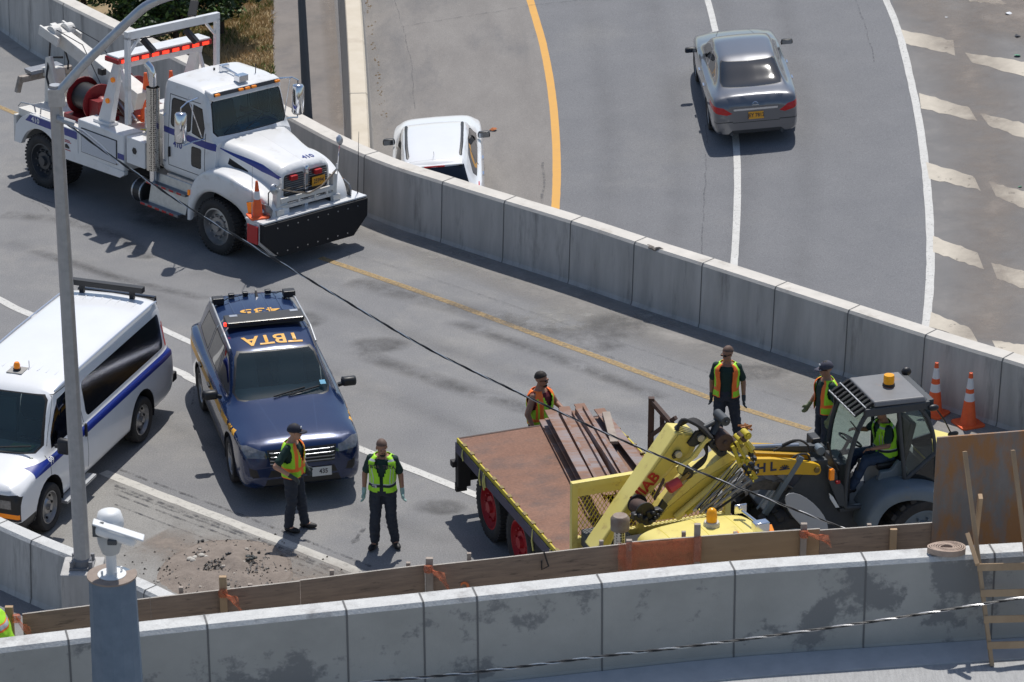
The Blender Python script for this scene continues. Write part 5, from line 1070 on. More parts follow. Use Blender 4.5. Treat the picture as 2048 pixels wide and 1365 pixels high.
# crane (drawn in the cross plane of the truck)
def K8(q, x): v = YF.L(1140 + q[0] / 4.55, 820 + q[1] / 4.55, 'x', x); return V((x, v.y, v.z))
XC = 5.30
A = [K8(q, XC) for q in [(215, 1300), (970, 205), (1150, 215), (1150, 330), (1110, 420), (950, 530), (760, 730), (600, 880), (420, 1130), (330, 1330)]]
b = MB(); b.prism(A, (-.36, 0, 0)); bA = b.build('first_boom', ytruck, yt, bevel=.018)
b = MB(); b.prism([K8(q, XC + .004) for q in [(240, 1290), (985, 225), (1120, 232), (1110, 330), (1060, 410), (930, 500), (740, 700), (580, 860), (400, 1110), (330, 1280)]], (.012, 0, 0)); b.build('boom_side_plate', ydark if 0 else mat('pale_yellow_side', (.66, .53, .10), .45, c2=(.6, .48, .1), scale=3), bA, bevel=.004)
lu = (K8((760, 650), XC) - K8((640, 790), XC)).normalized(); lv = V((-1, 0, 0)).cross(lu); 
lettering('boom_lettering', 'HIAB', .23, K8((685, 712), XC + .02), lu, (lu.cross(V((1, 0, 0))) * -1), redpt, bA, bold=.008, off=.004, nrm=(1, 0, 0))
def plate8(name, pts, x, th, m, par=None, bev=.008): 
    b = MB(); b.prism([K8(q, x) for q in pts], (-th, 0, 0)); return b.build(name, m, par or yt, bevel=bev)
B_ = plate8('second_boom', [(870, 870), (1110, 600), (1180, 560), (1290, 500), (1440, 395), (1520, 440), (1490, 500), (1180, 800), (980, 985), (780, 1010)], XC + .05, .30, ytruck)
plate8('boom_side_plate', [(880, 905), (1200, 640), (1500, 460), (1520, 500), (1190, 810), (990, 985), (800, 1005)], XC + .065, .02, MT['pale_yellow_side'], B_)
plate8('link_plate', [(1070, 310), (1150, 200), (1210, 190), (1245, 225), (1230, 290), (1130, 340), (1090, 335)], XC + .06, .05, blackp)
for q, r in (((1190, 255), .055), ((985, 405), .052)):
    c = K8(q, XC + .07)
    if r == .052: plate8('pivot_plate', [(930, 420), (960, 375), (1010, 370), (1020, 410), (990, 440), (940, 450)], XC + .045, .03, blackp)
    b = MB(); b.cyl(c - V((.02, 0, 0)), c + V((.03, 0, 0)), r, n=20); b.build('pivot_pin', mat('pin_steel', (.45, .42, .35), .4, metal=.5), yt, bevel=.008)
plate8('link_arm', [(1250, 250), (1300, 265), (1240, 310), (1160, 430), (1060, 510), (1020, 590), (985, 570), (1000, 500), (1100, 440), (1200, 310)], XC + .12, .05, ytruck)
for a, c, r, m in (((1300, 230), (1350, 70), .055, dgray), ((1180, 180), (1400, 70), .035, dgray)): b = MB(); b.cyl(K8(a, XC), K8(c, XC - .1), r, n=14); b.build('hydraulic_link', m, yt, smooth=40)
for q, r, l_, m in (((1370, 260), .13, .3, rustdk), ((1285, 290), .07, .2, blackp), ((1380, 70), .07, .3, dgray), ((1050, 555), .09, .2, blackp), ((1350, 350), .08, .25, blackp)):
    c = K8(q, XC); b = MB(); b.cyl(c - V((l_ / 2, 0, 0)), c + V((l_ / 2, 0, 0)), r, n=20); b.cyl(c + V((l_ / 2, 0, 0)), c + V((l_ / 2 + .03, 0, 0)), r * .25, n=10); b.build('pulley', m, yt, bevel=.01, smooth=40)
for i in range(7):
    b = MB(); pts = [K8((950 + i * 4, 165 + i * 4), XC - .25 + i * .05), K8((1020, 120 - i * 6 + 8), XC - .25 + i * .05), K8((1120, 85 + i * 6), XC - .2 + i * .05), K8((1200, 125 + i * 8), XC - .15 + i * .05), K8((1270, 200 + i * 8), XC - .1 + i * .04), K8((1300, 260), XC)]
    b.tube(smooth_line(pts, 4), .026, 7); b.build('hydraulic_hose', rubber, yt, smooth=60)
for i in range(5):
    b = MB(); b.tube(smooth_line([K8((1240 - i * 10, 300), XC + .02 * i), K8((1245, 400), XC + .03), K8((1215 - i * 12, 480), XC + .02), K8((1130 - i * 10, 545), XC), K8((1040, 545), XC)], 4), .022, 6); b.build('hydraulic_hose', rubber, yt, smooth=60)
# hydraulic tubes beside the second boom
for (a, c, r, dx, m) in (((960, 985), (1555, 480), .055, .13, ytruck), ((1120, 920), (1560, 560), .028, .22, alu), ((1180, 935), (1600, 600), .022, .26, mat('grey_tube', (.3, .29, .27), .45, metal=.4)), ((1230, 940), (1640, 640), .02, .3, MT['grey_tube']), ((1060, 950), (1500, 590), .03, .2, ydark), ((1290, 940), (1650, 690), .018, .3, blackp)):
    b = MB(); b.cyl(K8(a, XC + dx), K8(c, XC + dx), r, n=12); b.build('hydraulic_pipe', m, yt, smooth=40)
rnd = random.Random(3)
for i in range(6):
    q = (1440 + i * 32, 330 - i * 22); c = K8(q, XC + .05 + .03 * i); b = MB(); b.cyl(c - V((.08, 0, 0)), c + V((.08, 0, 0)), .055, n=14); b.cyl(c + V((.08, 0, 0)), c + V((.1, 0, 0)), .03, n=10); b.build('boom_end_ring', ydark if i % 2 else rustdk, yt, smooth=40)
plate8('boom_end_plate', [(1530, 385), (1630, 280), (1690, 350), (1590, 430)], XC + .2, .12, ytruck)
for q in ((1640, 400), (1670, 440), (1600, 455), (1650, 500), (1690, 540), (1620, 560), (1660, 610), (1590, 520), (1560, 450)):
    c = K8(q, XC + .2); b = MB(); b.box(c.x - .05, c.x + .05, c.y - .032, c.y + .032, c.z - .028, c.z + .028); b.cyl(c, c + V((.1, -.03, -.03)), .014, n=8); b.build('hose_fitting', ydark if q[1] % 20 else blackp, yt, bevel=.006)
for q, q2 in (((1480, 330), (1540, 480)), ((1510, 290), (1590, 440)), ((1560, 240), (1660, 400)), ((1600, 520), (1700, 620))): b = MB(); b.bar(K8(q, XC + .22), K8(q2, XC + .22), .05, .04); b.build('end_bracket', ydark, yt, bevel=.006)
b = MB(); c = K8((1590, 190), XC)
for i in range(5): b.tube([c + V((rnd.uniform(-.08, .08), rnd.uniform(-.1, .1), rnd.uniform(-.05, .1))) for _ in range(4)], .014, 5)
b.build('wire_bundle', mat('orange_brown_wire', (.4, .16, .05), .7), yt)
for i in range(7):
    a_ = K8((1500 + i * 14, 470 + i * 18), XC + .26); z_ = K8((1130 + i * 26, 900 + i * 8), XC + .26); b = MB(); b.tube([a_, a_.lerp(z_, .3) + V((0, 0, -.02 * (i % 3))), a_.lerp(z_, .7) + V((0, 0, -.015)), z_], .009, 5); b.build('hydraulic_line', rubber if i % 2 else MT['grey_tube'], yt)
# hook, chain and winch
b = MB(); b.cyl(K8((900, 715), XC + .1), K8((1000, 650), XC + .1), .085, .075, n=16); b.cyl(K8((885, 725), XC + .1), K8((900, 715), XC + .1), .05, .085, n=16); b.build('hook_block', mat('faded_red_paint', (.55, .06, .07), .5), yt, smooth=40)
b = MB(); b.tube([K8((1000, 650), XC + .1), K8((1050, 610), XC + .12), K8((1085, 575), XC + .1)], .03, 6); b.build('hook', mat('brass_brown', (.35, .22, .05), .6), yt)
b = MB()
for i in range(12): c = K8((850 - i * 7, 640 + i * 15), XC + .15); b.ell(c, .02, .022, .032, 8, 5)
b.build('chain', rustdk, yt)
c = K8((650, 895), XC + .18); b = MB(); b.cyl(c - V((.15, .04, 0)), c + V((.12, .04, 0)), .105, n=22); wn = b.build('winch_drum', rustdk, yt, smooth=40)
b = MB()
for d in (-.16, .12): b.cyl(c + V((d, 0, 0)), c + V((d + .025, 0, 0)), .145, n=22)
b.build('drum_flange', blackp, wn)
for q in ((720, 940), (650, 990), (760, 960), (600, 965), (700, 1010), (790, 920), (735, 985)): c = K8(q, XC + .3); b = MB(); b.box(c.x - .06, c.x + .06, c.y - .06, c.y + .06, c.z - .05, c.z + .05); b.cyl(c, c + V((.11, .04, .04)), .03, n=12); b.build('valve_block', blackp, yt, bevel=.02)
plate8('control_panel', [(760, 960), (850, 820), (895, 870), (800, 995)], XC + .25, .05, blackp)
b = MB(); b.box(4.75, 5.05, .25, 2.3, 1.1, 1.55); b.box(5.0, 5.5, .5, 2.0, .95, 1.8); b.build('crane_base', blackm, yt, bevel=.02)
b = MB(); b.hexa([(4.68, .10, 1.60), (5.0, .10, 1.60), (5.0, .75, 1.60), (4.68, .75, 1.60), (4.68, .10, 1.86), (5.0, .10, 1.78), (5.0, .75, 1.78), (4.68, .75, 1.86)]); b.build('hydraulic_tank', dgray, yt, bevel=.02)
# cab of the truck
K = [(-.95, .90, .9, 1.6, .88, .74, 2.36, 2.50), (-.88, .96, .9, 1.62, .92, .82, 2.43, 2.585), (-.3, 1.0, .9, 1.65, .94, .86, 2.46, 2.64), (.35, 1.0, .9, 1.65, .94, .85, 2.44, 2.62), (.62, 1.0, .9, 1.65, .93, .80, 2.36, 2.52), (.85, .98, .9, 1.63, .90, .78, 1.9, 2.0), (1.0, .95, .9, 1.5, .86, .74, 1.65, 1.72)]
bm = carbody(K, step=.08)
bmesh.ops.translate(bm, verts=bm.verts, vec=(7.18, 1.10, 0))
cut(bm, 'x', [(.36, 1.75), (1.84, 1.75), (1.78, 2.36), (.42, 2.36)], lambda c, n: n.x > .3 and c.x > 7.7 and c.z > 1.6, 10)
for s in (-1, 1): cut(bm, 'y', [(6.6, 1.7), (7.9, 1.7), (7.75, 2.3), (6.6, 2.3)], lambda c, n, s=s: (c.y - 1.1) * s > .5 and n.y * s > .4, 11 if s > 0 else 12)
for x0 in (6.62, 7.5): cut(bm, 'x', [(0, 0), (0, 0)], lambda c, n: False, 1)
for y0 in (.55, 1.05, 1.55): cut(bm, 'z', [(6.3, y0), (6.3, y0 + .012), (7.7, y0 + .012), (7.7, y0)], lambda c, n: n.z > .6, 1)
splitbody(bm, yt, [ytruck, ydark], {10: ('windscreen', dk_glass), 11: ('door_window', dk_glass), 12: ('door_window', dk_glass)}, name='cab')
b = MB(); b.box(8.05, 9.2, .35, 1.85, .95, 1.5); b.build('hood', ytruck, yt, bevel=.08)
for s in (0.02, 1.62): b = MB(); b.hexa([(6.3, s, .8), (7.6, s, .8), (7.6, s + .56, .8), (6.3, s + .56, .8), (6.5, s, 1.15), (7.4, s, 1.15), (7.4, s + .56, 1.15), (6.5, s + .56, 1.15)]); b.build('fender', ytruck, yt, bevel=.05)
def onroof(px, py, dz=0.0):
    v = YF.L(px, py, 'z', 2.60 + dz); return v
c = onroof(1423, 1055); b = MB(); b.lathe([(.11, 0), (.115, .03), (.10, .07), (.075, .075), (.075, .17), (.06, .24), (.035, .265), (.001, .27)], (c.x, c.y, 2.62), n=22, mis=[0, 0, 0, 1, 1, 1, 1]); b.build('beacon', [mat('beacon_base', (.6, .58, .5), .5), mat('amber_dome', (.80, .36, .01), .2, emis=((.8, .3, 0), .1))], yt, smooth=50)
c = onroof(1484, 1022, .1); d = onroof(1518, 1048, .1); b = MB(); b.cyl(c, d, .022, n=12); b.box(c.x - .07, c.x - .03, c.y - .09, c.y + .09, c.z - .06, c.z + .08); b.box(d.x - .02, d.x + .12, d.y - .11, d.y + .11, d.z - .08, d.z + .06); b.build('air_horn', chrome, yt, bevel=.015, smooth=40)
for px, py in ((1541, 1060), (1474, 1073), (1445, 1080), (1418, 1082), (1335, 1090)): c = onroof(px, py); b = MB(); b.hexa([(c.x - .05, c.y - .05, 2.55), (c.x + .09, c.y - .04, 2.52), (c.x + .09, c.y + .04, 2.52), (c.x - .05, c.y + .05, 2.55), (c.x - .05, c.y - .04, 2.66), (c.x + .07, c.y - .03, 2.60), (c.x + .07, c.y + .03, 2.60), (c.x - .05, c.y + .04, 2.66)]); b.build('marker_light', orange_lens, yt, bevel=.01)
# exhaust
c = YF.L(1240, 1060, 'x', 6.0); b = MB(); b.lathe([(.085, -1.6), (.085, .0)], c, n=18); b.build('exhaust_guard', pm, yt, smooth=60)
b = MB(); b.lathe([(.10, .0), (.13, .01), (.135, .17), (.10, .22), (.001, .22)], c, n=20); b.build('exhaust_cap', mat('rusty_exhaust', (.22, .14, .10), .7, c2=(.3, .26, .22), scale=9), yt, smooth=40)
# steel beams on the deck: each its own thing
beams = [((1092, 842), (1152, 960), 'flat', ''), ((1100, 838), (1162, 955), 'I', 'leftmost'), ((1128, 832), (1190, 952), 'I', 'second'), ((1112, 850), (1176, 960), 'flat', ''), ((1140, 838), (1212, 950), 'L', ''), ((1158, 826), (1236, 946), 'I', ''), ((1180, 842), (1250, 940), 'flat', ''), ((1198, 836), (1275, 938), 'I', ''), ((1146, 846), (1206, 955), 'thin', ''), ((1168, 836), (1232, 948), 'thin', ''), ((1120, 842), (1178, 955), 'thin', '')]
lab = ['flat rusty bar at the very edge of the steel pile, next to the empty deck', 'rusty steel I-beam lying on the truck deck, nearest to the empty part of the deck', 'rusty steel I-beam on the truck deck, second from the empty part of the deck', 'flat rusty steel bar lying low between the first two I-beams on the deck',
       'rusty steel angle in the middle of the pile on the truck deck', 'tall dark I-beam at the raised middle of the steel pile on the truck deck', 'flat rusty steel bar on the pale end of the steel pile', 'widest rusty I-beam along the far edge of the truck deck', 'thin rusty rail wedged beside the angle in the middle of the steel pile', 'thin rusty rail running beside the tall dark I-beam', 'thin rusty rail between the two I-beams nearest the empty deck']
for i, (a, c, t, _) in enumerate(beams):
    z = 1.27 + (.12 if i in (1, 4) else 0) + (.08 if i == 3 else 0); p = G(a[0], a[1], z); q = G(c[0], c[1], z); d = (q - p).normalized(); q = q + d * (1.35 + .35 * math.sin(i * 2.3)); s = V((d.y, -d.x, 0)); up = V((0, 0, 1)); b = MB()
    W, H_, t_ = (.17, .16, .018)
    if t == 'I':
        for zz in (0, H_ - t_): b.hexa([p - s * W / 2 + up * zz, p + s * W / 2 + up * zz, q + s * W / 2 + up * zz, q - s * W / 2 + up * zz, p - s * W / 2 + up * (zz + t_), p + s * W / 2 + up * (zz + t_), q + s * W / 2 + up * (zz + t_), q - s * W / 2 + up * (zz + t_)])
        b.hexa([p - s * t_ / 2 + up * t_, p + s * t_ / 2 + up * t_, q + s * t_ / 2 + up * t_, q - s * t_ / 2 + up * t_, p - s * t_ / 2 + up * (H_ - t_), p + s * t_ / 2 + up * (H_ - t_), q + s * t_ / 2 + up * (H_ - t_), q - s * t_ / 2 + up * (H_ - t_)])
    elif t == 'L':
        b.hexa([p - s * .1, p + s * .1, q + s * .1, q - s * .1, p - s * .1 + up * .02, p + s * .1 + up * .02, q + s * .1 + up * .02, q - s * .1 + up * .02]); b.hexa([p - s * .1 + up * .02, p - s * .08 + up * .02, q - s * .08 + up * .02, q - s * .1 + up * .02, p - s * .1 + up * .18, p - s * .08 + up * .18, q - s * .08 + up * .18, q - s * .1 + up * .18])
    elif t == 'thin': b.hexa([p - s * .025, p + s * .025, q + s * .025, q - s * .025, p - s * .025 + up * .21, p + s * .025 + up * .21, q + s * .025 + up * .21, q - s * .025 + up * .21])
    else: b.hexa([p - s * .11, p + s * .11, q + s * .11, q - s * .11, p - s * .11 + up * .03, p + s * .11 + up * .03, q + s * .11 + up * .03, q - s * .11 + up * .03])
    b.build('steel_beam', rustbeam, None, bevel=.003, label=lab[i], cat='beam', group='rusty steel beams on the flatbed', loc=p)
b = MB(); p = G(1212, 850, 1.27); q = G(1228, 905, 1.27); b.bar(p + V((0, 0, .2)), q + V((0, 0, .16)), .12, .05, up=(0, 0, 1)); b.build('timber', lumber_g, None, label='pale weathered timber lying on top of the steel beams', cat='timber', loc=p)
b = MB()
p = G(1302, 850, 1.9); b.bar((p.x, p.y, 1.25), (p.x, p.y, 2.35), .09, .09); b.bar((p.x + .18, p.y - .15, 1.25), (p.x + .16, p.y - .1, 2.1), .07, .07); b.bar((p.x, p.y, 2.3), (p.x + .4, p.y - .5, 2.0), .07, .07); b.bar((p.x - .02, p.y, 1.7), (p.x + .35, p.y - .4, 2.2), .06, .06)
b.build('steel_rack', rustdk, None, bevel=.005, label='dark rusty steel rack standing behind the yellow crane boom', cat='rack', loc=(p.x, p.y, 1.25))
# ============================================================ wheel loader
LF = Frame((6.07, 44.188, 0), 197.6)
ld = root('wheel_loader', 'grey wheel loader with yellow lift arm and open cab, orange beacon on its roof', 'loader', frame=LF)
def c4(q, y): v = LF.L(1480 + q[0] / 2.843, 660 + q[1] / 2.843, 'y', y); return V((v.x, y, v.z))
def plate4(name, pts, y, th, m, par=None, bev=.01): b = MB(); b.prism([c4(q, y) for q in pts], (0, -th, 0)); return b.build(name, m, par or ld, bevel=bev)
b = MB(); b.hexa([(-.05, -1.0, 2.68), (.80, -.98, 2.70), (.80, .04, 2.70), (-.05, .04, 2.68), (-.02, -.96, 2.755), (.79, -.93, 2.775), (.79, -.0, 2.775), (-.02, .0, 2.755)]); rf = b.build('roof', roofgray, ld, bevel=.02)
b = MB(); b.bar((-.1, .01, 2.62), (.95, .01, 2.62), .07, .13, up=(0, 0, 1)); b.bar((-.1, -.96, 2.62), (.95, -.96, 2.62), .07, .13, up=(0, 0, 1)); b.bar((-.12, .0, 2.63), (-.12, -.96, 2.63), .12, .12); b.build('roof_beam', dgray, ld, bevel=.02)
for i in range(8):
    y = -.02 - i * .125; b = MB(); b.bar((.80, y, 2.75), (1.10, y, 2.58), .055, .05, up=(0, 0, 1)); b.build('roof_slat', blackm, ld, bevel=.008)
b = MB()
for x, z in ((.93, 2.70), (1.10, 2.60)): b.bar((x, .02, z), (x, -.95, z), .018, .018)
b.build('slat_rod', galv, ld)
nA = [c4(q, 0) for q in [(740, 455), (690, 530), (648, 640), (615, 770), (600, 900), (598, 1010)]]
fA = [c4(q, -.95) for q in [(580, 360), (548, 430), (520, 530), (505, 640), (500, 720), (508, 800)]]
for P_, nm in ((nA, 'front_pillar'), (fA, 'front_pillar')): b = MB(); b.tube(smooth_line(P_, 4), .038, 8); b.build(nm, dgray, ld, smooth=60)
b = MB(); n = len(nA); b.add([p for pr in zip(smooth_line(nA, 3), smooth_line(fA, 3)) for p in pr], [(2 * i, 2 * i + 1, 2 * i + 3, 2 * i + 2) for i in range(len(smooth_line(nA, 3)) - 1)]); b.build('windscreen', cab_glass, ld, smooth=60)
b = MB(); b.tube(smooth_line([c4(q, 0) for q in [(735, 470), (790, 450), (905, 440), (1000, 438), (1060, 490), (1098, 590), (1112, 720), (1112, 830)]], 4), .03, 8); b.build('door_frame', dgray, ld, smooth=60)
b = MB(); b.tube([c4(q, 0) for q in [(900, 440), (915, 620), (935, 850)]], .034, 8); b.tube(smooth_line([c4(q, 0) for q in [(1110, 700), (1020, 780), (935, 855), (860, 925), (790, 985), (735, 1003), (598, 1010)]], 4), .036, 8); b.build('centre_pillar', dgray, ld, smooth=60)
for y in (-.95,):
    b = MB(); b.tube(smooth_line([V((p.x, y, p.z)) for p in [c4(q, 0) for q in [(740, 455), (905, 440), (1000, 438), (1060, 490), (1098, 590), (1112, 830)]]], 4), .03, 8); p0 = c4((905, 440), 0); b.tube([(p0.x, y, p0.z), (p0.x - .03, y, 1.5)], .03, 8); b.bar((-.25, y, 1.55), (1.2, y, 1.55), .05, .08); b.build('far_side_frame', dgray, ld, smooth=60)
    b = MB(); b.add([(.98, y, 2.5), (1.2, y, 1.6), (.4, y, 1.6), (.4, y, 2.55)], [(0, 1, 2, 3)]); b.add([(.34, y, 2.55), (.34, y, 1.6), (-.2, y, 1.6), (-.12, y, 2.45)], [(0, 1, 2, 3)]); b.build('far_side_glass', cab_glass, ld)
b = MB(); b.add([c4(q, .0) for q in [(925, 455), (1000, 452), (1050, 505), (1088, 600), (1098, 690), (1030, 760), (945, 838)]], [tuple(range(7))]); b.build('rear_door_glass', cab_glass, ld)
b = MB(); b.add([c4(q, .0) for q in [(1110, 720), (1030, 790), (950, 855), (990, 880), (1110, 890)]], [tuple(range(5))]); b.build('lower_glass', dk_glass, ld)
b = MB(); b.add([(-.22, -.95, 1.6), (-.22, 0, 1.6), (-.12, 0, 2.58), (-.12, -.95, 2.58)], [(0, 1, 2, 3)]); b.build('rear_glass', cab_glass, ld)
b = MB(); b.box(.12, 1.26, -.97, .0, 1.03, 1.10); b.box(-.3, .2, -.97, -.02, 1.0, 1.5); b.build('cab_floor', dgray, ld, bevel=.015)
b = MB(); b.hexa([(.80, -.06, 1.1), (1.15, -.06, 1.1), (1.15, .01, 1.1), (.8, .01, 1.1), (.80, -.06, 1.115), (1.15, -.06, 1.115), (1.15, .01, 1.115), (.8, .01, 1.115)]); b.build('step_plate', alu, ld)
b = MB(); b.prism([c4(q, -.1) for q in [(770, 990), (785, 850), (800, 810), (860, 800), (905, 745), (925, 760), (930, 850), (800, 960)]], (0, -.08, 0)); b.box(.1, .55, -.8, -.14, 1.1, 1.52); b.build('seat_console', lgray, ld, bevel=.02)
b = MB(); b.box(.12, .58, -.72, -.24, 1.52, 1.62); b.hexa([(.10, -.72, 1.6), (.22, -.72, 1.6), (.22, -.24, 1.6), (.10, -.24, 1.6), (-.05, -.70, 2.2), (.05, -.70, 2.22), (.05, -.26, 2.22), (-.05, -.26, 2.2)]); b.build('seat', blackp, ld, bevel=.03)
b = MB(); b.box(1.02, 1.22, -.75, -.2, 1.1, 1.72); b.tube([(1.1, -.48, 1.7), (1.0, -.48, 1.88), (.96, -.48, 1.95)], .03, 8); b.build('steering_console', blackp, ld, bevel=.03)
wheelring(ld, (.93, -.48, 1.97), .19, ax=(-.6, 0, 1))
b = MB(); b.tube([(.95, -.15, 1.62), (.93, -.13, 1.75)], .015, 6); b.ell((.93, -.13, 1.78), .03, .03, .04, 10, 6); b.build('joystick', blackp, ld)
c = V((.34, -.50, 2.775)); b = MB(); b.lathe([(.095, 0), (.09, .03), (.082, .035), (.082, .14), (.076, .165), (.001, .17)], c, n=22, mis=[0, 0, 1, 1, 1]); b.build('beacon', [blackp, MT['amber_dome']], ld, smooth=40)
b = MB(); b.ell((-.17, -1.0, 2.72), .08, .06, .07); b.build('work_light', blackp, ld, smooth=60); b = MB(); b.ell((-.14, .06, 2.58), .09, .05, .05); b.build('work_light', blackp, ld, smooth=60)
b = MB(); b.tube(smooth_line([c4(q, -.3) for q in [(1050, 350), (1110, 440), (1165, 520), (1200, 590)]], 4), .012, 6); b.ell(c4((1212, 592), -.3), .09, .03, .05); b.build('rear_mirror', blackp, ld, smooth=50)
b = MB(); b.tube([c4(q, -.95) for q in [(600, 370), (565, 362), (525, 372)]], .013, 6); b.prism([c4(q, -1.0) for q in [(530, 330), (552, 318), (556, 420), (532, 450)]], (.02, .06, 0)); b.build('side_mirror', blackp, ld, bevel=.006)
b = MB(); b.tube([c4(q, .02) for q in [(500, 640), (520, 720), (560, 800)]], .012, 5); b.tube([c4(q, .03) for q in [(628, 520), (680, 585)]], .01, 5); b.build('wiper', blackp, ld)
plate4('corner_panel', [(500, 775), (545, 800), (560, 860), (590, 890), (600, 1010), (560, 1000), (520, 900), (500, 850)], .03, .06, dgray)
b = MB(); c = c4((522, 822), .05); b.box(c.x - .03, c.x + .04, c.y - .04, c.y + .04, c.z - .085, c.z + .085); b.build('indicator', orange_lens, ld, bevel=.01)
b = MB(); c = c4((555, 868), .05); b.box(c.x - .04, c.x + .03, c.y - .02, c.y + .02, c.z - .02, c.z + .03); b.build('reflector', redpt, ld, bevel=.01)
b = MB(); b.prism([c4(q, .06) for q in [(508, 930), (530, 950), (565, 1010), (545, 1012), (512, 960)]], (0, -.02, 0)); b.build('marker_strip', MT['camera_white'], ld)
b = MB(); c = c4((418, 628), -.5); b.box(c.x - .07, c.x + .07, c.y - .12, c.y + .12, c.z - .09, c.z + .08); b.build('headlight', blackp, ld, bevel=.02)
plate4('front_frame', [(400, 745), (500, 738), (505, 780), (520, 900), (560, 1005), (720, 1010), (760, 1120), (480, 1160), (200, 1140), (150, 1050), (250, 950), (340, 850)], -.12, .75, dgray, bev=.02)
b = MB(); b.bar(c4((350, 720), -.05), c4((140, 1050), -.05), .09, .07, up=(0, 1, 0)); b.bar(c4((185, 915), -.03), c4((95, 1020), -.03), .03, .03); b.build('brace', lgray, ld, bevel=.01)
for y in (-.02, -.72):
    a_ = plate4('lift_arm', [(30, 735), (180, 735), (300, 742), (430, 762), (458, 775), (463, 798), (455, 820), (435, 828), (330, 824), (30, 832)], y, .09, yload)
    b = MB(); c = c4((436, 797), y + .002); b.cyl(c + V((0, -.1, 0)), c + V((0, .02, 0)), .045, n=18); b.build('pivot_pin', mat('dark_brass', (.2, .13, .03), .5), a_, bevel=.006)
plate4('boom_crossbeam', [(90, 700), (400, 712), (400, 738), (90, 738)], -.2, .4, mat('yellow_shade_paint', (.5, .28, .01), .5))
b = MB(); b.tube([c4((40, 672), -.35), c4((330, 662), -.35)], .05, 12); b.build('lift_cylinder', mat('cylinder_grey', (.16, .19, .24), .35, metal=.4), ld, smooth=60)
plate4('top_link', [(200, 664), (480, 658), (500, 680), (470, 700), (200, 690)], -.3, .12, dgray)
b = MB(); c = c4((452, 682), -.25); b.cyl(c - V((0, .1, 0)), c + V((0, .06, 0)), .07, n=18); b.build('pivot_boss', lgray, ld, bevel=.01)
for pts in ([(190, 690), (250, 660), (330, 628), (380, 650), (395, 690)], [(240, 655), (300, 630), (350, 632), (390, 660)], [(290, 735), (330, 710), (380, 708), (400, 740)]): b = MB(); b.tube(smooth_line([c4(q, -.15) for q in pts], 4), .016, 6); b.build('hydraulic_hose', rubber, ld, smooth=60)
u_ = (c4((230, 780), .075) - c4((100, 780), .075)).normalized(); L0 = c4((165, 783), -.015)
lettering('arm_lettering', 'A H L', .20, (L0.x + .14, -.02, L0.z), (-1, 0, 0), (0, 0, 1), mat('dark_blue_print', (.02, .03, .08), .5), ld, off=.006, bold=.006, sx=1.05, nrm=(0, 1, 0))
b = MB(); c = c4((253, 782), -.015)
for i in range(5): a = R(20 + i * 35); b.bar(c + V((0, .005, -.02)), c + V((-.07 * math.cos(a), .005, .05 * math.sin(a) - .01)), .012, .006, up=(0, 1, 0))
b.bar(c + V((-.08, .005, -.03)), c + V((.08, .005, -.03)), .016, .006, up=(0, 1, 0)); b.build('arm_emblem', MT['dark_blue_print'], ld)
b = MB(); b.prism([c4(q, -.1) for q in [(60, 880), (150, 850), (230, 870), (280, 890), (260, 920), (120, 910), (60, 920)]], (0, -.3, 0)); b.tube(smooth_line([c4(q, -.05) for q in [(180, 870), (230, 855), (260, 880), (300, 900)]], 3), .02, 6); b.build('axle_housing', mat('greasy_steel', (.04, .038, .035), .5, c2=(.12, .11, .1), scale=12), ld, bevel=.02)
for (x, yy, s) in ((2.12, .08, 1), (2.12, -1.05, -1), (.02, .12, 1), (.02, -1.1, -1)): wheel(ld, (x, yy, .62), .60, .40, s, lgray, 'lug')
el = []
for i in range(20): t = 2 * math.pi * i / 20; el.append((375 + 128 * math.cos(t) * .95 - 0 * math.sin(t), 1045 + 88 * math.sin(t) + 128 * .62 * math.cos(t)))
b = MB(); b.prism([c4(q, .30) for q in el], (.0, .03, .012)); b.build('front_fender', mat('pale_grey_fender', (.45, .46, .48), .5), ld, bevel=.006)
out = [(705, 1150), (712, 1100), (735, 1040), (780, 975), (835, 930), (900, 905), (1000, 893), (1110, 900), (1200, 930), (1260, 1000), (1290, 1080)]
inn = [(780, 1150), (790, 1100), (812, 1060), (845, 1020), (890, 993), (940, 978), (1010, 972), (1100, 985), (1160, 1020), (1200, 1070), (1225, 1130)]
vs = []; 
for o_, i_ in zip(out, inn): po = c4(o_, .30); pi = c4(i_, .34); vs += [pi + V((0, -.04, 0)), pi, po + V((0, .02, -.04)), po + V((0, -.05, 0)), V((po.x, -.25, po.z + .02))]
b = MB(); b.add(vs, [(i * 5 + j, i * 5 + j + 1, (i + 1) * 5 + j + 1, (i + 1) * 5 + j) for i in range(len(out) - 1) for j in range(4)]); b.build('rear_fender', lgray, ld, smooth=60, sub=2)
b = MB(); b.hexa([(-1.3, -.95, .7), (-.28, -.95, .7), (-.28, -.05, .7), (-1.3, -.05, .7), (-1.2, -.85, 1.55), (-.28, -.9, 1.90), (-.28, -.15, 1.90), (-1.2, -.15, 1.55)]); b.build('engine_cover', yload if 0 else ytruck, ld, bevel=.06)
b = MB(); b.box(-1.7, 1.2, -.75, -.2, .45, .75); b.build('chassis', blackm, ld)
b = MB(); b.hexa([(2.75, -1.2, .35), (3.35, -1.2, .15), (3.35, .25, .15), (2.75, .25, .35), (2.85, -1.2, 1.1), (3.0, -1.2, 1.1), (3.0, .25, 1.1), (2.85, .25, 1.1)]); b.build('bucket', rustdk, ld, bevel=.01)
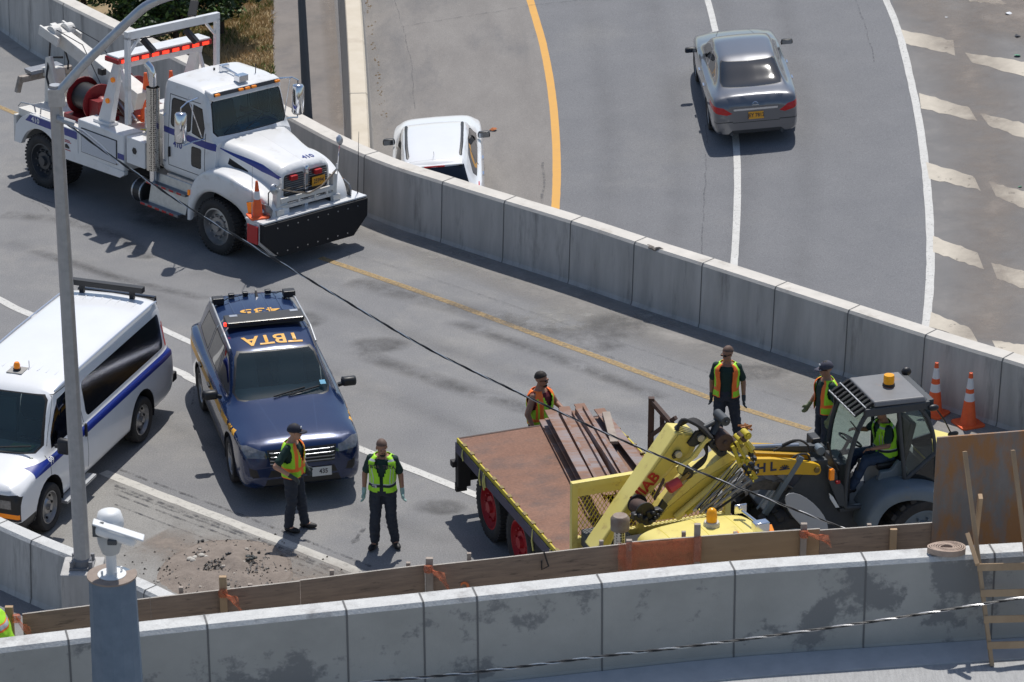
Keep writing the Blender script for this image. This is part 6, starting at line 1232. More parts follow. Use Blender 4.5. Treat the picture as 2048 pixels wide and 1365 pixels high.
# ============================================================ cones
def cone(loc, h, bands, label, base=.36, group=None, par=None, rz=0.4):
    t = root('traffic_cone', label, 'traffic cone', loc=loc, rz=rz, group=group); s = h / .91
    b = MB(); b.prism([(x * base / 2, y * base / 2, 0) for x, y in ((-1, -.8), (-.8, -1), (.8, -1), (1, -.8), (1, .8), (.8, 1), (-.8, 1), (-1, .8))], (0, 0, .035)); b.build('base', cone_o, t, bevel=.006)
    r = lambda z: .135 * s * (1 - z / h) + .028 * s * (z / h)
    zs = [.034, .08 * s] + [z * h for z in bands] + [h - .005, h]; prof = [(r(.03) + .02, zs[0])] + [(r(z), z) for z in zs[1:-1]] + [(.012, h)]
    mis = []
    for i in range(len(prof) - 1): mis.append(1 if (i >= 2 and (i - 2) % 2 == 0 and i - 2 < len(bands) - 1) else 0)
    b = MB(); b.lathe(prof, n=28, mis=mis); b.build('cone', [cone_o, cone_w], t, smooth=40); return t
cone(G(1936, 849), .93, (.47, .62, .70, .90), 'orange traffic cone with two white bands nearest the right edge, big square base', base=.44)
cone(G(1868, 828), .93, (.45, .60, .70, .90), 'orange traffic cone with two white bands just behind the loader cab', base=.42, rz=.9)
pc = TF.o + TF.h * 3.74 + TF.l * -1.13 + TF.u * 1.047
cone(pc, .70, (.50, .72), 'orange traffic cone with one white band sitting on the push board of the tow truck', base=.36)
for i, (x, y, z, l) in enumerate(((-.95, .15, 1.44, 'orange cone with red tip standing upright on the tow truck deck behind the lightbar leg'), (-.75, .62, 1.44, 'orange cone on the tow truck deck close to its far side'))):
    cone(TF.o + TF.h * x + TF.l * y + TF.u * (z + .1), .95, (.45, .6), l, base=.36)
# ============================================================ fence of plywood sheets on the ramp
PZ = 5.15
top = [(-60, 1241), (45, 1229), (300, 1197), (600, 1163), (800, 1138), (1000, 1116), (1250, 1088), (1450, 1072), (1640, 1060), (1862, 1045), (2070, 1030)]
tp = smooth_line([G(x, y, PZ) for x, y in top], 6)
def at(px):   # point on the fence line under pixel column px
    best = min(range(len(tp) - 1), key=lambda i: abs(((tp[i] + tp[i + 1]) / 2).x / (((tp[i] + tp[i + 1]) / 2) - cC).dot(cF) * FPX + 1024 - px))
    a, b_ = tp[best], tp[best + 1]; f = lambda p: (p - cC).x / (p - cC).dot(cF) * FPX + 1024
    t = (px - f(a)) / (f(b_) - f(a) + 1e-9); p = a.lerp(b_, t); return p, (b_ - a).normalized()
fn = root('plywood_fence', 'low weathered plywood fence with timber posts behind the new concrete parapet', 'fence', loc=(at(900)[0].x, at(900)[0].y, DZ)); fo = V(fn.location)
cuts = [-40, 44, 300, 600, 850, 1255, 1640, 1866]
for i, (a, c) in enumerate(zip(cuts[1:-1], cuts[2:])):
    b = MB(); n = 5; dz = (0, .0, .01, -.005, .012, -.008)[i % 6]
    pts = [at(a + .4 + (c - a - .8) * k / n)[0] for k in range(n + 1)]; vs = []
    for p in pts:
        for yy, zz in ((0, DZ - .35), (.022, DZ - .35), (.022, PZ + dz), (0, PZ + dz)): vs.append(V((p.x, p.y + yy, zz)) - fo)
    b.add(vs, [(4 * k + j, 4 * k + (j + 1) % 4, 4 * k + 4 + (j + 1) % 4, 4 * k + 4 + j) for k in range(n) for j in range(4)] + [(0, 1, 2, 3), (4 * n, 4 * n + 1, 4 * n + 2, 4 * n + 3)])
    for k in range(len(b.f)): b.m[k] = 1 if (k % 4 == 2 and k < 4 * n) else 0
    b.build('plywood_sheet', [ply if i != 4 else mat('newer_plywood', (.34, .22, .12), .8, c2=(.42, .28, .16), scale=3, c3=(.22, .14, .09), s3=2.5, t3=(.55, .75), stretch=(.5, .5, 3)), ply_edge], fn)
for px, ytop, front, wdt in ((20, 1213, 1, .09), (447, 1153, 1, .085), (859, 1116, 1, .085), (1258, 1080, 1, .07), (1394, 1048, 1, .075), (1607, 1047, 1, .075), (1787, 1058, 1, .085)):
    p, d = at(px); y = p.y - .03 if front else p.y + .05; 
    dd = ray(px, ytop); zt = CH + dd.z * (y / dd.y)
    b = MB(); b.box(p.x - wdt / 2 - fo.x, p.x + wdt / 2 - fo.x, y - .03 - fo.y, y + .026 - fo.y, -.3, zt - fo.z); b.build('post', lumber if px in (447, 1787, 20) else lumber_g, fn, bevel=.005)
for px, ytop in ((361, 1176), (499, 1170), (663, 1142), (816, 1127), (938, 1108), (1203, 1083), (1368, 1065), (1472, 1066), (1740, 1050)):
    p, d = at(px); y = p.y + .06; dd = ray(px, ytop); zt = CH + dd.z * (y / dd.y)
    b = MB(); b.box(p.x - .025 - fo.x, p.x + .025 - fo.x, y - fo.y, y + .045 - fo.y, -.3, zt - fo.z); b.build('stake', lumber_g, fn, bevel=.004)
p, d = at(925); lettering('spray_marking', 'J2', .26, (p.x - fo.x, p.y - .004 - fo.y, PZ - .36 - fo.z), (1, 0, 0), (0, 0, 1), mat('orange_spray', (.75, .22, .08), .8, alpha=(9, .3, .45)), fn, bold=.003, nrm=(0, -1, 0), off=.004)
b = MB(); p, d = at(1087); b.tube([V((p.x, p.y - .05, PZ + .05)) - fo, V((p.x + .06, p.y - .05, PZ - .15)) - fo, V((p.x - .02, p.y - .04, PZ - .2)) - fo, V((p.x - .02, p.y - .04, PZ - .08)) - fo], .01, 5); b.build('wire_tie', blackp, fn)
def rag(px, tail, label, w=.2, h=.24):
    p, d = at(px); r = random.Random(px); o = V((p.x, p.y - .075, PZ)); bm = bmesh.new(); n = 9; grid = []
    for i in range(n + 1):
        for s in range(7):
            t = i / n; x = (t * tail) * w + (s / 6 - .5) * h * t * .8 * .3; z = .03 - t * h * (.35 + s / 6 * .9) + r.uniform(-.008, .008); y = -.02 - .03 * math.sin(t * 5 + s * 1.3) + r.uniform(-.008, .008)
            grid.append(bm.verts.new((x, y, z)))
    for i in range(n):
        for s in range(6): bm.faces.new((grid[i * 7 + s], grid[i * 7 + s + 1], grid[(i + 1) * 7 + s + 1], grid[(i + 1) * 7 + s]))
    me = bpy.data.meshes.new('netting_scrap'); bm.to_mesh(me); bm.free()
    b = MB(); b.v = [v.co.copy() for v in me.vertices]; b.f = [list(f.vertices) for f in me.polygons]; b.m = [0] * len(b.f); bpy.data.meshes.remove(me)
    b.lathe([(.001, -.06), (.05, -.045), (.058, 0), (.05, .04), (.001, .055)], (0, -.005, .0), (0, .2, 1), 9)
    o_ = b.build('netting_scrap', net_m, None, label=label, cat='netting', group='scraps of orange netting tied to the fence posts', smooth=60); o_.location = o
    sm = o_.modifiers.new('solid', 'SOLIDIFY'); sm.thickness = .004
rag(34, 1.1, 'orange netting scrap beside the worker in the bottom left corner', .18, .42); rag(447, .9, 'orange netting scrap on the post between the dirt pile and the camera column', .22, .26)
rag(857, 1.0, 'orange netting scrap on the post near the flatbed rear wheels', .22, .27); rag(1607, 1.2, 'orange netting scrap on the post below the loader', .26, .16)
b = MB(); n = 14; r = random.Random(5); vs = []
for i in range(n + 1):
    px = 1236 + (1402 - 1236) * i / n; p, d = at(px); 
    for s in range(8):
        t = s / 7; hz = .06 - .03 * math.sin(i / n * 3.1) - t * (.46 - .1 * abs(math.sin(i * .9)) * (i < 4) - .12 * (i > 12)); vs.append(V((p.x + r.uniform(-.006, .006), p.y - .085 - .02 * math.sin(i * 1.7 + s) + r.uniform(-.01, .01), PZ + hz)))
b.add(vs, [(i * 8 + s, i * 8 + s + 1, (i + 1) * 8 + s + 1, (i + 1) * 8 + s) for i in range(n) for s in range(7)])
o_ = b.build('orange_netting', net_m, None, smooth=60, label='wide sheet of orange netting hung over the plywood between two posts below the yellow cab', cat='netting', loc=at(1320)[0]); sm = o_.modifiers.new('solid', 'SOLIDIFY'); sm.thickness = .004
# tall rust-stained board
p, d = at(1864); q0 = V((p.x, p.y - .03, 0)); dd = ray(1867, 876); zt = CH + dd.z * (q0.y / dd.y); d2 = V((d.x, d.y, 0)).normalized()
b = MB(); e = q0 + d2 * 2.44; b.hexa([V((q0.x, q0.y, DZ)), V((e.x, e.y, DZ)), V((e.x, e.y + .03, DZ)), V((q0.x, q0.y + .03, DZ)), V((q0.x, q0.y, zt)), V((e.x, e.y, zt + .03)), V((e.x, e.y + .03, zt + .03)), V((q0.x, q0.y + .03, zt))])
b.build('form_board', rustply, None, bevel=.003, label='tall rust stained board standing upright on the ramp at the right edge', cat='board', loc=q0 + V((0, 0, DZ)))
b = MB(); p, d = at(1875); b.box(p.x - .05, p.x + .12, p.y + .02, p.y + .06, zt - .02, zt + .04)
# ladder
F0 = G(1984, 1332, DZ); W0 = G(1956, 1112, 5.36); dl = (W0 - F0); 
t_ = 1.0
for k in range(60):
    t_ = 1.0 + k * .05; pp = F0 + dl * t_; rel = pp - cC
    if 682.5 - FPX * rel.dot(cU) / rel.dot(cF) < 912: break
la = root('wooden_ladder', 'site built wooden ladder leaning on the concrete parapet by the right edge', 'ladder', loc=F0); sx = V((.56, .035, 0)); T0 = dl * t_; up_ = V((0, -1, .35)).normalized()
for s in (V(), sx): b = MB(); b.bar(s, s + T0, .045, .09, up=(0, -1, .3)); b.build('rail', lumber if s.length else lumber, la, bevel=.004)
for ypx in (1287, 1235, 1183, 1131):
    t = (1332 - ypx) / (1332 - 1112); c = dl * t + V((0, -.055, .0)); b = MB(); b.bar(c + V((-.03, 0, 0)), c + sx + V((.03, 0, 0)), .085, .022, up=(0, -1, .25)); b.build('rung', lumber, la, bevel=.003)
a = G(1961, 993, 6.0); c = G(1952, 1072, 5.4); b = MB(); b.bar(a, c, .05, .09, up=(0, -1, 0)); b.build('timber', lumber, None, bevel=.004, label='short timber stake leaning upright behind the left ladder rail', cat='timber', loc=c)
a = G(1935, 1068, 5.62); c = G(1955, 1130, 5.36); b = MB(); b.bar(a, c, .05, .07, up=(0, -1, 0)); b.build('timber', lumber, None, bevel=.004, label='short pale timber slanting over the parapet cap beside the ladder', cat='timber', loc=c)
c = G(1889, 1104, 5.345); b = MB(); r = random.Random(2)
for i in range(6):
    rr_ = .21 - i * .026; pts = []
    for k in range(25): a = 2 * math.pi * k / 24; pts.append(V((rr_ * math.cos(a) * 1.02 + .02, rr_ * math.sin(a) * .62, .035 + .006 * math.sin(a * 2 + i))))
    vs = []
    for p in pts: n_ = V((p.x, p.y, 0)).normalized() * .009; vs += [p - n_ - V((0, 0, .035)), p + n_ - V((0, 0, .035)), p + n_ + V((0, 0, .035)), p - n_ + V((0, 0, .035))]
    b.add(vs, [(4 * k + j, 4 * k + (j + 1) % 4, 4 * k + 4 + (j + 1) % 4, 4 * k + 4 + j) for k in range(24) for j in range(4)])
b.bar((.21, .02, .03), (.16, .12, .035), .012, .07, up=(0, 0, 1)); ho = b.build('hose_coil', hose_m, None, label='flat coil of tan canvas hose lying on the concrete parapet cap', cat='hose'); ho.location = c
# ============================================================ lamp post, camera column, cables
def GY(px, py, Y): d = ray(px, py); return cC + d * (Y / d.y)
lp = root('lamp_post', 'tall grey steel lamp post with curved arm standing on a concrete pedestal', 'lamp post', loc=pd); PY = pd.y
Ht = (GY(111, 170, PY) - pd).z
b = MB(); b.lathe([(.118, .05), (.086, Ht)], n=10); b.lathe([(.08, Ht), (.001, Ht)], n=10); b.build('shaft', galv, lp)
b = MB(); b.prism([(.24 * math.cos(R(a)), .24 * math.sin(R(a)), .0) for a in (45, 135, 225, 315)], (0, 0, .035)); b.lathe([(.15, .03), (.14, .12), (.12, .14)], n=10); 
for a in (45, 135, 225, 315): b.cyl((.19 * math.cos(R(a)), .19 * math.sin(R(a)), .03), (.19 * math.cos(R(a)), .19 * math.sin(R(a)), .13), .03, n=8)
b.build('base_plate', mat('dark_galvanised', (.2, .2, .21), .6), lp)
pts = [GY(x, y, PY - .05) - pd for x, y in [(112, 192), (165, 132), (220, 78), (262, 38), (290, 14), (318, 0), (350, -10), (420, -26)]]
b = MB(); b.tube(smooth_line(pts, 3), .064, 12); b.box(pts[0].x - .1, pts[0].x + .12, -.11, -.02, pts[0].z - .14, pts[0].z + .1); b.build('arm', alu, lp, smooth=60)
b = MB(); b.ell(pts[-1] + V((.25, 0, 0)), .4, .16, .08); b.build('lamp_head', galv, lp, smooth=60)
c0 = G(224, 1152, 6.78); cc = root('camera_column', 'thick blue grey steel column carrying a white surveillance camera in the foreground', 'column', loc=(c0.x, c0.y, DZ)); hz = 6.78 - DZ
b = MB(); b.lathe([(.29, 0), (.245, hz - .01), (.001, hz - .01)], n=14); b.build('shaft', colblue, cc, smooth=20)
b = MB(); b.lathe([(.14, hz), (.262, hz), (.262, hz + .018), (.14, hz + .018)], n=36, a0=0, a1=300); b.build('cap_plate', tanplate, cc)
b = MB(); b.lathe([(.15, hz + .0), (.15, hz + .025), (.06, hz + .03), (.055, hz + .05), (.055, hz + .36)], n=24)
for a in (30, 120, 210, 300): b.cyl((.11 * math.cos(R(a)), .11 * math.sin(R(a)), hz + .02), (.11 * math.cos(R(a)), .11 * math.sin(R(a)), hz + .08), .012, n=8)
b.build('mounting_flange', silvwhite, cc, smooth=35)
b = MB(); b.lathe([(.001, hz + .27), (.09, hz + .275), (.125, hz + .38), (.14, hz + .50), (.12, hz + .53), (.001, hz + .53)], n=22); b.build('pan_head', mat('camera_grey', (.42, .43, .43), .5), cc, smooth=45)
b = MB(); b.lathe([(.001, 0), (.13, .0), (.145, .04), (.145, .10), (.12, .19), (.07, .215), (.001, .22)], (-.0, .05, hz + .52), (.0, .0, 1), 22); b.build('dome', silvwhite, cc, smooth=60)
b = MB(); b.bar((-.12, -.13, hz + .62), (.30, -.20, hz + .50), .13, .13, up=(0, 0, 1)); h_ = b.build('camera_housing', silvwhite, cc, bevel=.045, smooth=60)
b = MB(); b.hexa([(-.15, -.20, hz + .68), (.38, -.28, hz + .53), (.38, -.13, hz + .53), (-.15, -.05, hz + .68), (-.15, -.19, hz + .70), (.38, -.27, hz + .55), (.38, -.14, hz + .55), (-.15, -.06, hz + .70)]); b.build('sun_shield', silvwhite, h_, bevel=.008)
b = MB(); b.bar((-.10, -.13, hz + .52), (-.1, -.12, hz + .68), .05, .12); b.box(.0, .1, -.24, -.2, hz + .47, hz + .53); b.build('camera_bracket', dgray, cc, bevel=.01)
def strand(name, px, Ys, label, r=.011, turns=.35):
    P0 = [GY(x, y, Ys[0] + (Ys[1] - Ys[0]) * (x - px[0][0]) / (px[-1][0] - px[0][0])) for x, y in px]; P = smooth_line(P0, 26); t = root(name, label, 'cable', loc=P[len(P) // 2]); o = V(t.location)
    for k, m in ((0, cablem), (1, cablem), (2, cablew)):
        pts = []; L_ = 0
        for i, p in enumerate(P):
            if i: L_ += (p - P[i - 1]).length
            a = 2 * math.pi * (L_ / turns + k / 3); d = (P[min(i + 1, len(P) - 1)] - P[max(i - 1, 0)]).normalized(); u, v = axes(d); pts.append(p + (u * math.cos(a) + v * math.sin(a)) * r * 1.05 - o)
        b = MB(); b.tube(pts, r if k < 2 else r * .75, 5); b.build('strand' if k < 2 else 'bare_wire', m, t, smooth=60)
    return t
strand('overhead_cable', [(123, 240), (200, 297), (300, 365), (400, 430), (510, 495), (690, 602), (860, 700), (1050, 792), (1230, 875), (1400, 945), (1560, 1008), (1700, 1062), (1760, 1085)], (PY - .1, 39.5), 'black twisted overhead cable running from the lamp post down across the whole photo', r=.0085, turns=.6)
strand('overhead_cable', [(640, 1374), (741, 1364), (860, 1354), (1000, 1339), (1205, 1313), (1430, 1287), (1742, 1244), (2048, 1195), (2200, 1170)], (30, 30), 'black and silver twisted cable crossing low in front of the new concrete parapet', r=.0085, turns=.45)
b = MB(); b.tube([GY(x, y, PY - .15) for x, y in [(123, 243), (165, 262), (200, 290), (238, 330)]], .014, 6); b.build('cable_tail', cablew, None, label='short loose wire end hanging beside the lamp post clamp', cat='wire', loc=GY(165, 262, PY - .15), smooth=60)
b = MB(); c = GY(128, 240, PY - .12); b.cyl(c - V((.1, 0, -.02)), c + V((.14, 0, -.06)), .045, n=10); b.build('cable_clamp', galv, lp).location = -V(lp.location)
# dark slanted pole at the top
p0 = GF(621, 330); p1 = GY(600, -60, p0.y + .1); b = MB(); d = p1 - p0; b.tube([p0 - V((0, 0, .3)), p0 + d], [.115, .075], 14)
b.build('light_pole', mat('dark_pole_steel', (.045, .055, .07), .6), None, smooth=60, label='dark slender pole rising behind the wall beside the beige parapet', cat='pole', loc=p0)
# ============================================================ plants and ground stuff behind the wall
def leaves(name, c, rx, ry, rz, n, par, m2, seed, size=.08):
    r = random.Random(seed); bm_v = []; bm_f = []; mi = []
    cl = [(V((r.gauss(0, .45), r.gauss(0, .45), r.gauss(0, .4))), r.uniform(.18, .42)) for _ in range(46)]
    for i in range(n):
        q, s = r.choice(cl); d = V((r.gauss(0, 1), r.gauss(0, 1), r.gauss(0, 1))).normalized() * s * r.random() ** .4
        p = q + d
        if p.length > 1.15: continue
        p = V((p.x * rx, p.y * ry, p.z * rz)) + c
        u = V((r.gauss(0, 1), r.gauss(0, 1), r.gauss(0, .6))).normalized(); v = u.cross(V((r.gauss(0, 1), r.gauss(0, 1), r.gauss(0, 1)))).normalized(); a = size * r.uniform(.5, 1.3)
        k = len(bm_v); bm_v += [p - u * a, p + v * a * .45, p + u * a, p - v * a * .45]; bm_f.append((k, k + 1, k + 2, k + 3)); mi.append(r.random() < .4)
    me = bpy.data.meshes.new(name); me.from_pydata([tuple(v) for v in bm_v], [], bm_f)
    for pl, m in zip(me.polygons, mi): pl.material_index = int(m)
    return link(me, name, m2, par)
for i, (px, py, rx, rz, lb) in enumerate(((262, -10, 1.1, 1.1, 'dark green bushy tree behind the wall beside the lamp post arm'), (350, 5, 1.25, 1.2, 'dark leafy tree behind the wall right above the gantry'), (440, -32, 1.0, .9, 'small green tree at the top edge above the dry grass'), (165, -60, 1.4, 1.2, 'green tree at the top edge behind the left end of the wall'))):
    g = GF(px, py + 105); t = root('tree', lb, 'tree', loc=g, group='trees behind the wall'); leaves('crown', V((0, 0, 1.35)), rx, rx * .9, rz, 7000, t, [leafd, leafm], 20 + i)
    b = MB(); b.tube([(0, 0, -.2), (.05, .02, .6), (.0, .05, 1.4)], [.09, .07, .04], 8)
    for k in range(5): a = k * 1.3; b.tube([(.03, .02, .6 + k * .1), (.35 * math.cos(a), .35 * math.sin(a), 1.2 + k * .08), (.65 * math.cos(a), .65 * math.sin(a), 1.6)], [.04, .025, .01], 6)
    b.build('trunk', barkm, t)
patch('grass_ground', [(-200, -200), (540, -60), (540, 0), (549, 150), (545, 250), (350, 160), (200, 60), (60, 0), (-120, -60)], mat('grass_soil', (.30, .215, .12), .95, c2=(.17, .15, .06), scale=1.2, c3=(.38, .28, .17), s3=.8, t3=(.5, .65), bump=.5), far=True, dz=.006)
for nm, m, cnt, seed, lab in (('dry_grass', drygrass, 16000, 3, 'dry straw coloured grass on the slope behind the wall'), ('green_grass', grgrass, 6500, 4, 'green weeds growing through the dry grass')):
    r = random.Random(seed); vs = []; fs = []
    for i in range(cnt):
        px = r.uniform(330, 547); py = r.uniform(-40, 190)
        if py > 60 + (px - 330) * .62: continue
        gp = GF(px, py)
        if nm == 'green_grass':
            if noise.noise(gp * 1.4) < -.02 + .0012 * (px - 400): continue
        h = r.uniform(.05, .16) * (1 if nm == 'dry_grass' else .9); a = r.uniform(0, 6.28); u = V((math.cos(a), math.sin(a), 0)) * .012 * (1 if nm == 'dry_grass' else 2.4); l = V((r.gauss(0, .05), r.gauss(0, .05), h)); k = len(vs)
        vs += [gp - u, gp + u, gp + l]; fs.append((k, k + 1, k + 2))
    me = bpy.data.meshes.new(nm); me.from_pydata([tuple(v) for v in vs], [], fs); link(me, nm, m, kind='stuff', label=lab)
# dirt pile and debris
r = random.Random(11); n = 26; c = G(452, 1140); vs = []; fs = []
for i in range(n):
    for j in range(n):
        u = (i / (n - 1) - .5) * 2; v = (j / (n - 1) - .5) * 2; x = u * 1.05; y = v * 1.05; e = 1 - min(1, math.hypot(u, v)) ** 1.2
        h = e * .15 * (1 + 1.0 * noise.noise(V((x * 3, y * 3, 0)))) + max(0, e) * .03 * noise.noise(V((x * 12, y * 12, 3)))
        vs.append((c.x + x * (1 + .15 * noise.noise(V((y, x, 2)))), c.y + y, max(h, -.004) if e > 0 else -.01))
fs = [(i * n + j, i * n + j + 1, (i + 1) * n + j + 1, (i + 1) * n + j) for i in range(n - 1) for j in range(n - 1)]
me = bpy.data.meshes.new('dirt_pile'); me.from_pydata(vs, [], fs); link(me, 'dirt_pile', rubble, smooth=40, kind='stuff', label='low pile of swept dirt and grit beside the barrier')
ribbon('dirt_spread', [(290, 1080), (400, 1110), (560, 1160), (680, 1215)], [1.2, 2.8], mat('dirt_film', (.24, .20, .17), .95, c2=(.3, .25, .21), scale=4, alpha=(1.6, .3, .62), soft=True), dz=.0145)
for nm, m, cnt, sp, sz in (('gravel', mat('dark_grit', (.06, .055, .05), .9), 420, 1.05, .014), ('gravel', mat('pale_grit', (.42, .38, .33), .9), 360, 1.1, .015)):
    b = MB()
    for i in range(cnt):
        x = c.x + r.gauss(0, .5) * sp; y = c.y + r.gauss(0, .42) * sp; s = sz * r.uniform(.5, 1.9); d = math.hypot(x - c.x, y - c.y); z = max(0, 1 - d / 1.05) * .13
        b.add([(x - s, y, z), (x, y - s, z), (x + s, y, z), (x, y + s, z), (x + s * .2, y, z + s * 1.3)], [(0, 1, 4), (1, 2, 4), (2, 3, 4), (3, 0, 4)])
    for k_ in range(16): x = c.x + r.gauss(0, .45); y = c.y + r.gauss(0, .4); s_ = r.uniform(.02, .05); b.ell(V((x, y, max(0, 1 - math.hypot(x - c.x, y - c.y) / 1.05) * .14)), s_, s_ * .8, s_ * .7, 6, 4)
    b.build(nm, m, None, kind='stuff', label='scattered grit and small stones around the dirt pile')
def chunk(name, px, s, m, label, cat, z=.11, seed=1, flat=.6):
    r = random.Random(seed); b = MB(); p = G(*px) + V((0, 0, z)); 
    for i in range(5): b.ell(p + V((r.uniform(-s, s), r.uniform(-s, s) * .6, r.uniform(0, s * .3))), s * r.uniform(.3, .6), s * r.uniform(.3, .5), s * flat * r.uniform(.3, .5), 7, 5, rot=Matrix.Rotation(r.uniform(0, 3), 3, 'Z'))
    b.build(name, m, None, label=label, cat=cat, loc=p)
chunk('rubbish', (396, 1132), .12, mat('dirty_white_cloth', (.5, .47, .42), .9), 'crumpled dirty white rag on the left side of the dirt pile', 'rag', seed=2)
chunk('rubbish', (476, 1147), .06, mat('white_scrap', (.6, .6, .6), .8), 'small white scrap in the middle of the dirt pile', 'scrap', seed=3)
chunk('rubbish', (503, 1131), .09, mat('black_scrap', (.03, .035, .035), .6), 'black plastic scrap on the right side of the dirt pile', 'scrap', seed=4)
chunk('rubbish', (458, 1122), .05, blackp, 'small dark scrap at the top of the dirt pile', 'scrap', seed=5)
chunk('stone', (403, 1085), .05, mat('dark_stone', (.05, .05, .05), .8), 'single dark stone on the pavement above the dirt pile', 'stone', z=.02, seed=6)
b = MB(); p = G(382, 1150, .05); b.tube([p, p + V((-.22, -.1, .0)), p + V((.12, .22, .03))], .012, 5); b.build('stick', lumber_g, None, label='thin stick poking out of the left side of the dirt pile', cat='stick', loc=p)
def litter(px, s, m, label, cat, seed):
    r = random.Random(seed); p = GF(*px); b = MB(); v = [(math.cos(a) * s * r.uniform(.6, 1.2), math.sin(a) * s * r.uniform(.5, 1), r.uniform(.005, s * .6)) for a in [k * .9 for k in range(7)]]
    b.add([(0, 0, s * .5)] + v, [(0, i + 1, (i + 1) % 7 + 1) for i in range(7)]); o = b.build('litter', m, None, label=label, cat=cat, group='litter on the far road'); o.location = p
lw = mat('white_litter', (.75, .76, .78), .5); 
litter((722, 46), .07, lw, 'white scrap of litter beside the beige parapet', 'litter', 1); litter((2017, 29), .09, lw, 'pale plastic litter near the top right corner', 'litter', 2); litter((2035, 113), .09, mat('green_plastic', (.1, .35, .18), .3), 'green plastic litter on the gore stripes', 'litter', 3)
litter((2035, 74), .09, mat('dark_litter', (.05, .05, .06), .7), 'dark litter below the top right corner', 'litter', 4); litter((986, 262), .09, mat('orange_leaf', (.4, .12, .03), .8), 'brown leaf litter to the right of the white crossover', 'litter', 5); litter((1893, 36), .04, lw, 'tiny white litter speck among the gore stripes', 'litter', 6)
litter((2040, 375), .05, MT['green_plastic'], 'small green glass litter by the right edge', 'litter', 7)
b = MB()
rr2 = random.Random(9)
for i in range(70):
    k = rr2.random(); px = 733 + k * 40 + rr2.gauss(0, 4); py = k * 260; p = GF(px, py); s = rr2.uniform(.01, .035); b.add([(p.x - s, p.y, p.z + .004), (p.x, p.y - s, p.z + .004), (p.x + s, p.y, p.z + .004), (p.x, p.y + s, p.z + .004), (p.x, p.y, p.z + s)], [(0, 1, 4), (1, 2, 4), (2, 3, 4), (3, 0, 4)])
b.build('gutter_debris', mat('tan_debris', (.3, .22, .14), .9), None, kind='stuff', label='leaf and grit debris along the foot of the beige parapet')
